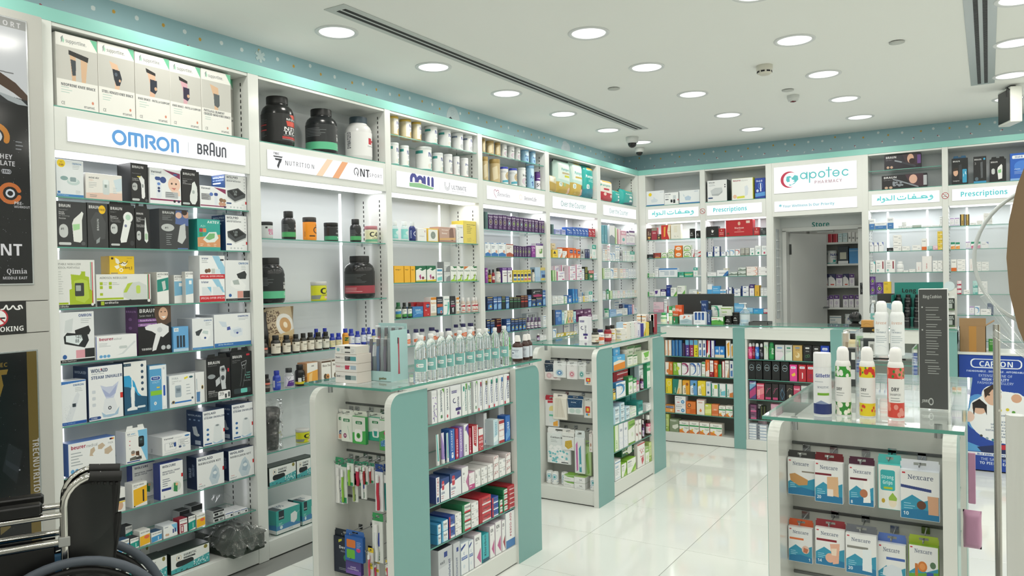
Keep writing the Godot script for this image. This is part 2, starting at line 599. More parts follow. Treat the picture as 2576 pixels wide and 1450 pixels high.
func puffy(mb: MB, w: float, h: float, d: float, rect: Rect2, col: Color, puff := 0.16, pinch := 0.0) -> void:
	var nx := 10
	var ny := 12
	for side in 2:
		var sg := 1.0 if side == 0 else -1.0
		var base := mb.v.size()
		for a in nx + 1:
			for b in ny + 1:
				var s := float(a) / nx * 2.0 - 1.0
				var t := float(b) / ny
				var ex := pow(maxf(0.0, 1.0 - pow(absf(s), 5.0)), 0.4)
				var ey := pow(maxf(0.0, 1.0 - pow(absf(t * 2.0 - 1.0), 6.0)), 0.4)
				if pinch > 0.0:
					ey = minf(1.0, (1.0 - t) / pinch) * (0.35 + 0.65 * minf(1.0, t * 12.0 + 0.6))
				var thick := d / 2.0 * ex * ey * (1.0 - puff + puff * cos(s * 1.3) * cos((t - 0.5) * 2.2))
				var wob := sin(s * 7.0 + t * 5.0) * sin(t * 11.0 + s * 3.0) * 0.012 * d
				var p := v3(s * w / 2.0 * (1.0 - 0.02 * cos(t * 9.0)), t * h, sg * (thick + wob * ex * ey) - d / 2.0)
				var uv := SW
				var cc := col
				if sg > 0.0:
					uv = rect.position + rect.size * v2(s * 0.5 + 0.5, 1.0 - t)
					cc = Color.WHITE
				mb.vert(p, v3(0, 0, sg), uv, cc)
		for a in nx + 1:
			for b in ny + 1:
				var q := base + a * (ny + 1) + b
				var px := mb.v[base + mini(a + 1, nx) * (ny + 1) + b] - mb.v[base + maxi(a - 1, 0) * (ny + 1) + b]
				var py := mb.v[base + a * (ny + 1) + mini(b + 1, ny)] - mb.v[base + a * (ny + 1) + maxi(b - 1, 0)]
				var nn := px.cross(py)
				if nn.length() > 1e-9:
					nn = nn.normalized() * sg
					mb.n[q] = nn if nn.z * sg > 0.0 else (nn + v3(0, 0, sg)).normalized()
		for a in nx:
			for b in ny:
				var q := base + a * (ny + 1) + b
				mb.quad(q, q + ny + 1, q + ny + 2, q + 1)

func round_good(o: Node3D, dz: Dictionary, w: float, h: float, prof_body: Array, prof_cap: Array, lab: Array, ang := 1.9, rough := 0.32) -> void:
	var r := w / 2.0
	var at := v3(0, 0, -r)
	var seg := 28 if w * h > 0.008 else 20
	var b := MB.new()
	var pb := []
	for q in prof_body: pb.append([q[0] * r, q[1] * h])
	b.lathe(pb, seg, at)
	part("body", o, [b, body_mat(dz.side[0], rough)])
	if prof_cap:
		var c := MB.new()
		var pc := []
		for q in prof_cap: pc.append([q[0] * r, q[1] * h])
		c.lathe(pc, seg, at)
		part("cap", o, [c, body_mat(dz.side[1], 0.4)])
	if lab:
		var l := MB.new()
		var e: float = r * lab[2] + 0.0006
		l.lathe([[e, lab[0] * h], [e, lab[1] * h]], 20, at, Color.WHITE, dz.r, -ang, ang)
		part("label", o, [l, page_mat(dz)])

func good(code: String, xf: Transform3D, w: float, h: float, d: float, label: String, group: String) -> Node3D:
	var dz: Dictionary = designs[code]
	var kind: String = dz.kind
	var kn: Array = KINDS[kind]
	var o: Node3D
	if kind == "b":
		for q in [["first wall", "device_carton"], ["second wall", "nutrition_carton"], ["third wall", "supplement_carton"], ["fourth wall", "vitamin_carton"], ["h wall", "remedy_carton"], ["back bay", "medicine_carton"], ["store", "store_carton"], ["counter", "pharmacy_carton"], ["nearest", "toothpaste_carton"], ["second island", "care_carton"]]:
			if label.contains(q[0]):
				kn = [q[1], "box"]
				break
	if kind in ["b", "p", "P"]:
		var mb := MB.new()
		var mi := MeshInstance3D.new()
		if kind == "b":
			var ex := {}
			for e in dz.extra.split(",", false):
				var kv: PackedStringArray = e.split(":")
				if kv[0] in ["l", "r", "t"] and designs.has(kv[1]) and designs[kv[1]].page == dz.page:
					ex[kv[0]] = designs[kv[1]].r
				elif kv[0] == "top":
					ex["topcol"] = lin(kv[1])
				elif kv[0] == "tab":
					ex["tab"] = kv[1]
			mb.carton(v3(-w / 2, 0, -d), v3(w / 2, h, 0), 0.0014, lin(dz.side[0]), dz.r, SW, ex)
			if ex.has("tab"):
				var tb := MB.new()
				var tw := w * 0.42
				tb.prism(PackedVector2Array([v2(-tw, 0), v2(tw, 0), v2(tw * 0.86, 0.022), v2(0.012, 0.022), v2(0.012, 0.011), v2(-0.012, 0.011), v2(-0.012, 0.022), v2(-tw * 0.86, 0.022)]), -0.0015, 0.0, at(0, h, -d * 0.12))
				place("hang_tab", mi, mesh_of([tb, hexmat(ex.tab, 0.4)]))
		else:
			puffy(mb, w, h, d, dz.r, lin(dz.side[0]), 0.16, 0.5 if kind == "P" else 0.0)
		mi.mesh = mesh_of([mb, page_mat(dz, kind != "b")])
		mi.name = numbered(kn[0])
		mi.transform = xf
		add_child(mi, true)
		o = mi
		tag(o, label, kn[1], group)
		return o
	o = thing(kn[0], label, kn[1], xf, group)
	match kind:
		"j":
			round_good(o, dz, w, h, [[0.0, 0.0], [0.9, 0.0], [0.97, 0.02], [0.98, 0.05], [0.98, 0.76], [0.94, 0.8], [0.86, 0.81]], [[0.0, 0.8], [0.96, 0.8], [0.96, 0.8], [1.0, 0.82], [1.0, 0.97], [0.96, 1.0], [0.96, 1.0], [0.0, 1.0]], [0.08, 0.74, 0.98])
		"B":
			round_good(o, dz, w, h, [[0.0, 0.0], [0.88, 0.0], [0.97, 0.02], [1.0, 0.06], [1.0, 0.62], [0.96, 0.68], [0.82, 0.74], [0.62, 0.77], [0.6, 0.8]], [[0.0, 0.78], [0.66, 0.78], [0.66, 0.78], [0.68, 0.8], [0.68, 0.98], [0.64, 1.0], [0.64, 1.0], [0.0, 1.0]], [0.1, 0.6, 1.0])
		"T":
			round_good(o, dz, w, h, [[0.0, 0.0], [0.86, 0.0], [0.95, 0.02], [1.0, 0.07], [1.0, 0.62], [0.97, 0.7], [0.88, 0.77], [0.72, 0.82], [0.64, 0.84], [0.64, 0.86]], [[0.0, 0.85], [0.62, 0.85], [0.66, 0.86], [0.66, 0.86], [0.66, 0.98], [0.64, 1.0], [0.64, 1.0], [0.0, 1.0]], [0.1, 0.64, 1.0], 2.2, 0.22)
		"t":
			round_good(o, dz, w, h, [[0.0, 0.0], [0.97, 0.0], [0.99, 0.01], [0.97, 0.025], [0.97, 0.9]], [[0.0, 0.89], [0.99, 0.89], [0.99, 0.89], [1.0, 0.9], [1.0, 0.985], [0.97, 1.0], [0.97, 1.0], [0.0, 1.0]], [0.03, 0.885, 0.972], 2.4)
		"s":
			round_good(o, dz, w, h, [[0.0, 0.0], [0.95, 0.0], [1.0, 0.015], [1.0, 0.68], [1.0, 0.74], [0.92, 0.78], [0.8, 0.8]], [[0.0, 0.79], [0.78, 0.79], [0.8, 0.8], [0.78, 0.93], [0.6, 0.985], [0.3, 1.0], [0.0, 1.0]], [0.02, 0.72, 1.0], 2.0)
		"e":
			round_good(o, dz, w, h, [[0.0, 0.0], [0.95, 0.0], [1.0, 0.015], [1.0, 0.78]], [[0.0, 0.77], [0.99, 0.77], [0.99, 0.77], [1.0, 0.79], [1.0, 0.97], [0.96, 1.0], [0.96, 1.0], [0.0, 1.0]], [0.02, 0.77, 1.0], 2.0)
		"L":
			round_good(o, dz, w, h, [[0.0, 0.0], [0.9, 0.0], [1.0, 0.03], [0.98, 0.3], [1.0, 0.55], [0.94, 0.74], [0.8, 0.78]], [[0.0, 0.77], [0.76, 0.77], [0.78, 0.79], [0.76, 0.9], [0.5, 0.99], [0.0, 1.0]], [0.06, 0.7, 1.0], 1.6)
		"y":
			round_good(o, dz, w, h, [[0.0, 0.0], [0.92, 0.0], [1.0, 0.03], [1.0, 0.56], [0.92, 0.64], [0.6, 0.71], [0.44, 0.74], [0.44, 0.77]], [[0.0, 0.76], [0.64, 0.76], [0.64, 0.76], [0.64, 0.78], [0.44, 0.99], [0.44, 0.99], [0.0, 1.0]], [0.12, 0.55, 1.0], 1.7)
		"r":
			round_good(o, dz, w, h, [[0.0, 0.0], [0.9, 0.0], [1.0, 0.06], [1.0, 0.94], [0.9, 1.0], [0.9, 1.0], [0.3, 0.98], [0.0, 0.9]], [], [0.07, 0.93, 1.0], 2.2, 0.25)
		"D":
			round_good(o, dz, w, h, [[0.0, 0.0], [0.9, 0.0], [1.0, 0.03], [1.0, 0.5], [0.9, 0.6], [0.4, 0.68], [0.34, 0.72]], [[0.0, 0.7], [0.4, 0.7], [0.4, 0.76], [0.14, 0.78], [0.12, 0.94], [0.36, 0.95], [0.36, 0.99], [0.0, 1.0]], [0.06, 0.46, 1.0], 1.5)
			var nz := MB.new()
			nz.box(v3(-w * 0.62, h * 0.945, -w / 2 - 0.006), v3(0, h * 0.985, -w / 2 + 0.006), 0.002)
			part("nozzle", o, [nz, body_mat(dz.side[1])])
		"u":
			var mb := MB.new()
			var cap := MB.new()
			cap.lathe([[0.0, 0.0], [w * 0.4, 0.0], [w * 0.4, 0.0], [w * 0.42, h * 0.14], [w * 0.42, h * 0.14], [0, h * 0.145]], 18, v3(0, 0, -w * 0.45))
			var f := func(s: float, t: float) -> Vector3:
				var a := s * TAU
				var e := 1.0 - t * 0.96
				return v3(sin(a) * w * (0.42 + 0.08 * t), h * (0.14 + 0.86 * t), -cos(a) * w * 0.42 * e - w * 0.45)
			mb.sheet(20, 6, f)
			for q in mb.u.size():
				var un: Vector2 = mb.u[q]
				mb.u[q] = dz.r.position + dz.r.size * v2(clampf((0.5 - un.x) * 2.0 + 0.5, 0.0, 1.0) if mb.v[q].z > -w * 0.46 else 0.02, un.y)
			part("tube", o, [mb, page_mat(dz)])
			part("cap", o, [cap, hexmat(dz.side[1])])
		"c", "h":
			var hd := h * 0.16
			var mb := MB.new()
			mb.carton(v3(-w / 2, 0, -d), v3(w / 2, h - hd, 0), 0.002, lin(dz.side[0]), dz.r, SW, {})
			part("pack", o, [mb, page_mat(dz)])
			var tb := MB.new()
			var g := w * 0.16
			var y0 := h - hd
			for q in [[-w / 2, y0, w / 2, y0 + hd * 0.42], [-w / 2 * 0.94, y0 + hd * 0.72, w / 2 * 0.94, h], [-w / 2, y0 + hd * 0.42, -g, y0 + hd * 0.72], [g, y0 + hd * 0.42, w / 2, y0 + hd * 0.72]]:
				tb.box(v3(q[0], q[1], -d * 0.55 - 0.001), v3(q[2], q[3], -d * 0.55), 0.0)
			part("header_card", o, [tb, body_mat(dz.side[1] if dz.side.size() > 1 else dz.side[0], 0.4)])
			if kind == "h":
				var br := MB.new()
				br.tube([v3(0, h * 0.04, 0.006), v3(w * 0.08, h * 0.22, 0.009), v3(-w * 0.06, h * 0.4, 0.006), v3(0, h * 0.62, 0.006), v3(0, h * 0.74, 0.006)], w * 0.14, 8)
				part("handle", o, [br, hexmat(dz.side[2])])
				var hdm := MB.new()
				hdm.box(v3(-w * 0.16, h * 0.62, 0.004), v3(w * 0.16, h * 0.79, 0.014), 0.003)
				part("bristles", o, [hdm, hexmat(dz.side[3])])
		"w":
			water_bottle(o, dz, w, h)
		"x":
			var mb := MB.new()
			puffy(mb, w, h, d, dz.r, lin(dz.side[0]), 0.3)
			part("contents", o, [mb, page_mat(dz, true)])
			var bag := MB.new()
			puffy(bag, w * 1.1, h * 1.12, d * 1.15, Rect2(), Color.WHITE, 0.4, 0.2)
			part("clear_bag", o, [bag, mats.film])
	return o

func water_bottle(o: Node3D, dz: Dictionary, w: float, h: float) -> void:
	var r := w / 2.0
	var at := v3(0, 0, -r)
	var b := MB.new()
	var pr := [[0.0, 0.012], [0.55, 0.004], [0.85, 0.0], [0.95, 0.012]]
	for k in 4:
		pr.append_array([[1.0, 0.03 + k * 0.045], [0.955, 0.05 + k * 0.045], [1.0, 0.07 + k * 0.045]])
	pr.append_array([[0.97, 0.22], [0.97, 0.5], [1.0, 0.52], [0.97, 0.55], [1.0, 0.58], [0.97, 0.61], [0.99, 0.64], [0.97, 0.7], [0.86, 0.8], [0.6, 0.875], [0.4, 0.9], [0.38, 0.93], [0.0, 0.93]])
	var pb := []
	for q in pr: pb.append([q[0] * r, q[1] * h])
	b.lathe(pb, 28, at)
	if not mats.has("water"):
		var m := mat("water", Color(0.97, 0.99, 0.99, 0.02), 0.02)
		m.refraction_enabled = true
		m.refraction_scale = 0.033
	part("body", o, [b, mats.water])
	var c := MB.new()
	c.lathe([[r * 0.42, h * 0.915], [r * 0.45, h * 0.92], [r * 0.45, h * 0.99], [r * 0.42, h], [r * 0.42, h], [0.0, h]], 20, at)
	part("cap", o, [c, hexmat(dz.side[1], 0.4)])
	var l := MB.new()
	l.lathe([[r * 0.985, 0.23 * h], [r * 0.985, 0.49 * h]], 20, at, Color.WHITE, dz.r, -1.2, 1.9)
	part("label", o, [l, page_mat(dz)])

const ORD := ["first", "second", "third", "fourth", "fifth", "sixth", "seventh", "eighth", "ninth", "tenth", "eleventh", "twelfth", "thirteenth", "fourteenth", "fifteenth", "sixteenth", "seventeenth", "eighteenth", "nineteenth", "twentieth"]

func frame(key: String) -> Transform3D:
	var side := Basis(Vector3.UP, PI / 2)
	match key:
		"L": return Transform3D(side, v3(X0, 0, 0))
		"B": return at(0, 0, ZB)
		"C": return at(0, 0, -6.47)
		"1R": return Transform3D(side, v3(-2.09, 0, 0))
		"2R": return Transform3D(side, v3(-2.135, 0, 0))
		"1F": return at(0, 0, -2.37)
		"2F": return at(0, 0, -4.4)
		"3F": return at(0, 0, -2.44)
		"S": return at(0, 0, -9.0)
	return Transform3D()

func row(phrase: String, fr: String, y: float, out: float, list: String) -> void:
	var base := frame(fr)
	var items := []
	var many := {}
	for s in list.split(";", false):
		var a := s.strip_edges().split(" ", false)
		items.append(a)
		if a.size() < 8 or a[7].begins_with("1/"):
			var k: String = designs[a[0]].desc
			many[k] = many.get(k, 0) + 1
	var count := {}
	for a in items:
		var k: String = designs[a[0]].desc
		var st := ""
		if a.size() > 7:
			var kn: PackedStringArray = a[7].split("/")
			st = (ORD[int(kn[0]) - 1] + " up") if kn[0] != kn[1] else "topmost"
		if a.size() < 8 or a[7].begins_with("1/"):
			count[k] = count.get(k, -1) + 1
		var label := k
		if many[k] > 1:
			label += ", leftmost" if count[k] == 0 else ", rightmost" if count[k] == many[k] - 1 else ", " + ORD[mini(count[k], 19)] + " from left"
		if st:
			label += ", " + st
		label += ", " + phrase
		var t := base * Transform3D(Basis(), v3(float(a[1]), y + (float(a[6]) if a.size() > 6 else 0.0), float(a[5]) if a.size() > 5 else out))
		good(a[0], t, float(a[2]), float(a[3]), float(a[4]) if a.size() > 4 else 0.05, label, (k + ", " + phrase) if many[k] > 1 or st else "")

# signs
func sign_image(w: int, h: int, cmds: String) -> ImageTexture:
	var im := Image.create(w, h, false, Image.FORMAT_RGBA8)
	im.fill(Color.WHITE)
	draw_cmds(im, cmds)
	return ImageTexture.create_from_image(im)

func lit_sign(parent: Node, a: Vector3, b: Vector3, tex: Texture2D, key: String, label: String) -> void:
	var m := glow("sign_" + key, Color.WHITE, SIGN_GLOW, tex)
	var q := MB.new()
	q.flat([v3(a.x, b.y, b.z), v3(b.x, b.y, b.z), v3(b.x, a.y, b.z), v3(a.x, a.y, b.z)], v3(0, 0, 1), [v2(0, 0), v2(1, 0), v2(1, 1), v2(0, 1)])
	var e := MB.new()
	e.box(a, b - v3(0, 0, 0.0005), 0.0)
	part("sign", parent, [q, m, e, mats.acrylic], label)

const ARABIC := "z 66cccc 1.6 90,48 88.5,38 86.5,45 88,53 90,50 90,62 87,74 84,76;z 66cccc 1.6 83,56 78,56 74,44 77,38 82,46 80,55 74,57 66,57;q 66cccc 1.6 66,57 59,57;z 66cccc 1.6 64,56 66,45 63.5,37 61,43 62.5,52 59,57;e 63.5 22 1 66cccc;q 66cccc 1.6 59,57 55,57 55,22;z 66cccc 1.6 51,44 50.5,56 46,59 40,58 39,44;e 43.6 34 1 66cccc;e 46.8 34 1 66cccc;q 66cccc 1.6 34,20 34,58;q 66cccc 1.6 30.5,20 30.5,52 29.5,57 22,57;z 66cccc 1.6 22,57 25,55 24,45 22,38;z 66cccc 1.6 19.5,50 18.5,40 16.8,46 18,54 19.8,51 19.6,62 17.5,72 15,74;q 66cccc 1.6 13.3,22 13.3,58;z 66cccc 1.4 11.5,42 10,39 8.8,44 10.2,49;z 66cccc 1.4 8.4,54 11.5,49"
const SIGNS := {
	"bp": "a 25 54 3 3 0 360 1.5 5b9bd5;q 5b9bd5 1.5 30.2,80 30.2,29 36,29 36.9,36 36.9,80;q 5b9bd5 1.5 33.5,29 33.5,80;q 5b9bd5 1.5 39.2,80 39.2,29 42,29;a 42 42 1.5 1.5 -90 90 1.5 5b9bd5;q 5b9bd5 1.5 41.4,55 43.8,80;a 48.4 54 3 3 0 360 1.5 5b9bd5;q 5b9bd5 1.5 53.7,80 53.7,29 55.8,29 56.8,36 56.8,80;r 63 28 0.15 50 9aa0a4;q 3c4048 0.9 69,72 69,30 70.5,30 71,34 71,46 70.4,50 69,50;q 3c4048 0.9 70.4,50 71.2,54 71.2,67 70.6,72 69,72;q 3c4048 0.9 72.8,72 72.8,30 74.4,30 75,34 75,48 74.4,52 72.8,52;q 3c4048 0.9 73.8,52 75.1,72;q 3c4048 0.9 76.7,72 76.7,22 77.3,15 78.5,15 79.1,22 79.1,72;q 3c4048 0.9 76.7,52 79.1,52;q 3c4048 0.9 80.7,30 80.7,66 81.2,72 82.4,72 82.9,66 82.9,30;q 3c4048 0.9 84.4,72 84.4,36 84.9,30 86.1,30 86.6,36 86.6,72",
	"sport": "T 4.6 8 12 33363c l TREC;p 33363c 4.2,26 11.6,26 10.8,33 5,33;p 33363c 5.4,38 10.6,38 8,92 7,78 8.6,48 6,48;p 33363c 9,46 11,36 9.8,62;t 13 44 24 44484e l N;t 16 44 22 5a5e64 l U;t 19 44 22 5a5e64 l T;t 21.5 44 22 5a5e64 l R;t 24.3 44 22 5a5e64 l I;t 26 44 22 5a5e64 l T;t 28.6 44 22 5a5e64 l I;t 30.2 44 22 5a5e64 l O;t 34 44 22 5a5e64 l N;p f3d3b3 47.3,0 52.5,0 43.2,100 37.8,100;p e8a878 60.6,0 66,0 57.3,100 51.7,100;a 73.6 46 2 2.4 120 420 0.6 33363c;q 33363c 0.5 73.8,46 75,72;T 76.6 24 46 33363c l NT;t 86 44 20 5a5e64 l S P O R T",
	"now": "q 44488c 3 16.2,84 16.2,34;a 19 40 2.8 3.4 180 360 3 44488c;q 44488c 3 21.8,40 21.8,70;a 26.5 50 3.2 3.4 0 360 3 44488c;q 44488c 3 31.6,18 31.6,56;a 34 58 2.4 3 0 180 3 44488c;q 44488c 3 36.4,58 36.4,18;a 38.8 58 2.4 3 0 180 3 44488c;q 44488c 3 41.2,18 41.2,58;p 8fbf8f 14,62 26,56 43,74 42,86 34,96 24,92 14,88;r 14 89 30 11 ffffff;q ffffff 0.5 13,62 26,55 44,76;p f6d99a 24.6,50 26.6,38 28.4,50 26.6,62;p ffffff 25.4,50 26.6,42 27.6,50 26.6,58;r 50 16 0.15 70 aab0b4;a 59.6 50 1.4 1.4 0 180 0.35 8a8e92;a 59.6 50 2.3 2.3 0 180 0.35 8a8e92;a 59.6 50 3.2 3.2 0 180 0.35 8a8e92;r 56.2 22 0.35 28 8a8e92;r 57.1 22 0.35 28 8a8e92;r 62 22 0.35 28 8a8e92;r 62.7 22 0.35 28 8a8e92;t 65 38 28 5a5e64 l ULTIMATE;t 65.6 76 8 a0a4a8 l MANUFACTURED IN CANADA",
	"remedy": "z a05068 0.5 14.6,80 11.6,52 11.4,28 13.6,22 15,34 16.6,22 18.8,28 18.6,42;s 15.6 38 28 8a8a92 l iRemedies;r 46 26 0.15 46 c4c8cc;a 55.6 50 2.2 2.2 0 360 0.9 f0e4d8;a 55.6 50 3.4 3.4 0 360 0.3 f0e4d8;s 62 38 28 55585e l RenewLife",
	"counter": "t 17 26 46 5f9492 l Over the Counter", "rx": "T 11 26 42 58c4c8 l Prescriptions",
	"arabic": ARABIC,
	"head": "e 19 50 10.6 b8304a;e 21.4 51 9.4 ffffff;p 5cbcbc 20,74 15.2,52 16,38 20,36 23,44 26,34 30,38 30.6,52 26,66;e 19.4 46 3.2 5cbcbc;p ffffff 20,58 19.6,44 22,42 22.4,50 26,54 20,66 16,60;p ffffff 16,66 22,58 27,60 22,70;a 37 40 3.6 3.6 0 360 1.5 5cbcbc;q 5cbcbc 1.5 41.2,28 41.2,52;a 48.5 40 3.6 3.6 0 360 1.5 5cbcbc;q 5cbcbc 1.5 44.3,30 44.3,66;a 59 40 3.6 3.6 0 360 1.5 5cbcbc;q 5cbcbc 1.5 67.4,16 67.4,51;q 5cbcbc 1.3 64.4,26 70.6,26;a 76 40 3.6 3.6 20 360 1.4 5cbcbc;q 5cbcbc 1.2 72.6,40 79.6,40;a 87 40 3.6 3.6 40 320 1.5 5cbcbc;t 50 62 11 8a5a66 l P;t 54 62 11 8a5a66 l H;t 58.4 62 11 8a5a66 l A;t 62.6 62 11 8a5a66 l R;t 66.6 62 11 8a5a66 l M;t 72 62 11 8a5a66 l A;t 76 62 11 8a5a66 l C;t 80 62 11 8a5a66 l Y",
	"well": "q 66b8c4 0.7 7.6,30 7.6,54;q 66b8c4 0.7 6,36 9.2,48;q 66b8c4 0.7 6,48 9.2,36;T 10.6 38 24 7fbcc8 l Your Wellness Is Our Priority",
}

# shop fittings
func glass_shelf(parent: Node, a: Vector3, b: Vector3, called := "shelf") -> void:
	var top := MB.new()
	top.flat([v3(a.x, b.y, a.z), v3(b.x, b.y, a.z), v3(b.x, b.y, b.z), v3(a.x, b.y, b.z)], Vector3.UP)
	top.flat([v3(a.x, a.y, a.z), v3(b.x, a.y, a.z), v3(b.x, a.y, b.z), v3(a.x, a.y, b.z)], Vector3.DOWN)
	var e := MB.new()
	for f in [[v3(a.x, 0, b.z), v3(b.x, 0, b.z), v3(0, 0, 1)], [v3(a.x, 0, a.z), v3(b.x, 0, a.z), v3(0, 0, -1)], [v3(a.x, 0, a.z), v3(a.x, 0, b.z), v3(-1, 0, 0)], [v3(b.x, 0, a.z), v3(b.x, 0, b.z), v3(1, 0, 0)]]:
		e.flat([f[0] + v3(0, a.y, 0), f[1] + v3(0, a.y, 0), f[1] + v3(0, b.y, 0), f[0] + v3(0, b.y, 0)], f[2])
	part(called, parent, [top, clear("shelf_glass", Color(0.82, 0.93, 0.9, 0.06), 0.02), e, mat("glass_edge", Color(0.36, 0.62, 0.56), 0.15)])

func area_light(parent: Node, at: Transform3D, size: Vector2, energy: float, col := Color(0.99, 0.99, 1.0)) -> void:
	var l := AreaLight3D.new()
	l.name = "light"
	l.area_size = size
	l.area_normalize_energy = true
	l.light_energy = energy
	l.light_color = col
	l.area_range = 14.0
	l.area_attenuation = 2.0
	l.shadow_enabled = true
	l.transform = at
	parent.add_child(l, true)

func upright(parent: Node, x: float, z: float, y0: float, y1: float) -> void:
	var s := signf(-x) if x != 0.0 else 1.0
	var slots := MB.new()
	var y := y0
	while y < y1 - 0.02:
		slots.box(v3(x - 0.0008, y, z - 0.0035), v3(x + 0.0012, y + 0.017, z + 0.0035))
		y += 0.03
	var m := part("upright_slots", parent, [slots, mats.slot_dark])
	m.set_meta("kind", "stuff")

func wall_bay(at: Transform3D, w: float, pl: float, pr: float, shelves: Array, tops: Array, sign: String, sign_tex: Texture2D, sign_w: Array, label: String, sign_label: String, plinth := 0.1) -> Node3D:
	var o := thing("wall_shelf_unit", label, "shelf unit", at, "lit wall shelf units")
	var lam = mats.laminate
	boxpart("back_panel", o, v3(-0.005, plinth, -DEEP - 0.02), v3(w + 0.005, 2.6, -DEEP), mat("back_panel", Color(0.84, 0.86, 0.87), 0.22), 0.0)
	if pl > 0.0:
		boxpart("side_panel", o, v3(-pl, 0.0, -DEEP - 0.02), v3(0, 2.602, 0), lam)
	boxpart("side_panel", o, v3(w, 0.0, -DEEP - 0.02), v3(w + pr, 2.602, 0), lam)
	boxpart("plinth", o, v3(0, 0.006, -DEEP), v3(w, plinth, -0.001), lam)
	boxpart("top_panel", o, v3(0, 2.585, -DEEP), v3(w, 2.602, -0.004), lam)
	boxpart("header", o, v3(0, 2.068, -0.15), v3(w, 2.25, 0.0), lam)
	glass_shelf(o, v3(0.002, 2.25, -DEEP), v3(w - 0.002, 2.256, -0.003))
	for y in tops:
		glass_shelf(o, v3(0.004, y - 0.006, -DEEP + 0.02), v3(w - 0.004, y, -0.012))
	for y in shelves:
		glass_shelf(o, v3(0.004, y - 0.006, -DEEP + 0.02), v3(w - 0.004, y, -0.012))
		for x in [0.0, w]:
			for z in [-0.07, -0.22]:
				boxpart("shelf_pin", o, v3(x - 0.006 if x > 0 else 0.0, y - 0.016, z - 0.006), v3(x if x > 0 else 0.006, y - 0.006, z + 0.006), mats.chrome, 0.001)
	lit_sign(o, v3(sign_w[0], 2.11, 0.0), v3(sign_w[1], 2.214, 0.004), sign_tex, sign, sign_label)
	var lm := glow("led_white", Color(1, 1, 1), LED_GLOW)
	boxpart("light_panel", o, v3(0.01, 2.06, -0.145), v3(w - 0.01, 2.068, -0.03), lm, 0.0, "glowing white light panel")
	area_light(o, Transform3D(Basis(Vector3.RIGHT, -PI / 2), v3(w / 2, 2.056, -0.088)), v2(w - 0.04, 0.11), LED_PANEL)
	for x in [0.137, w - 0.137]:
		boxpart("light_strip", o, v3(x - 0.008, plinth + 0.12, -DEEP), v3(x + 0.008, 2.062, -DEEP + 0.006), lm, 0.0, "vertical glowing light strip")
		area_light(o, Transform3D(Basis(Vector3.UP, PI), v3(x, 1.15, -DEEP + 0.009)), v2(0.016, 1.8), LED_STRIP)
	for z in [-0.06, -0.2]:
		upright(o, w, z, plinth + 0.04, 2.05)
		upright(o, w, z, 2.27, 2.58)
		upright(o, 0.0, z, plinth + 0.04, 2.05)
	return o

func downlight(x: float, z: float, label: String) -> void:
	var o := thing("ceiling_downlight", label, "ceiling light", at(x, CEIL, z), "recessed ceiling downlights")
	var r := MB.new()
	r.lathe([[0.118, 0.0], [0.118, -0.004], [0.116, -0.006], [0.1, -0.007], [0.096, -0.004], [0.093, 0.0]], 32)
	part("trim_ring", o, [r, mat("trim_white", Color(0.88, 0.89, 0.89), 0.4)])
	var l := MB.new()
	l.lathe([[0.0, -0.003], [0.095, -0.003], [0.095, -0.001]], 32)
	for q in l.n.size(): l.n[q] = Vector3.DOWN if l.n[q].y != 0 else l.n[q]
	part("lens", o, [l, glow("lamp_white", Color(1, 1, 1), LAMP_GLOW)], "glowing round white lens")
	area_light(o, Transform3D(Basis(Vector3.RIGHT, -PI / 2), v3(0, -0.008, 0)), v2(0.17, 0.17), LAMP, Color(1.0, 0.985, 0.95))

func rounded_profile(w: float, h: float, r: float) -> PackedVector2Array:
	var p := PackedVector2Array([v2(0, 0), v2(w, 0)])
	for k in 9:
		var a := PI / 2 * k / 8.0
		p.append(v2(w - r + cos(a) * r, h - r + sin(a) * r))
	p.append(v2(0, h))
	return p

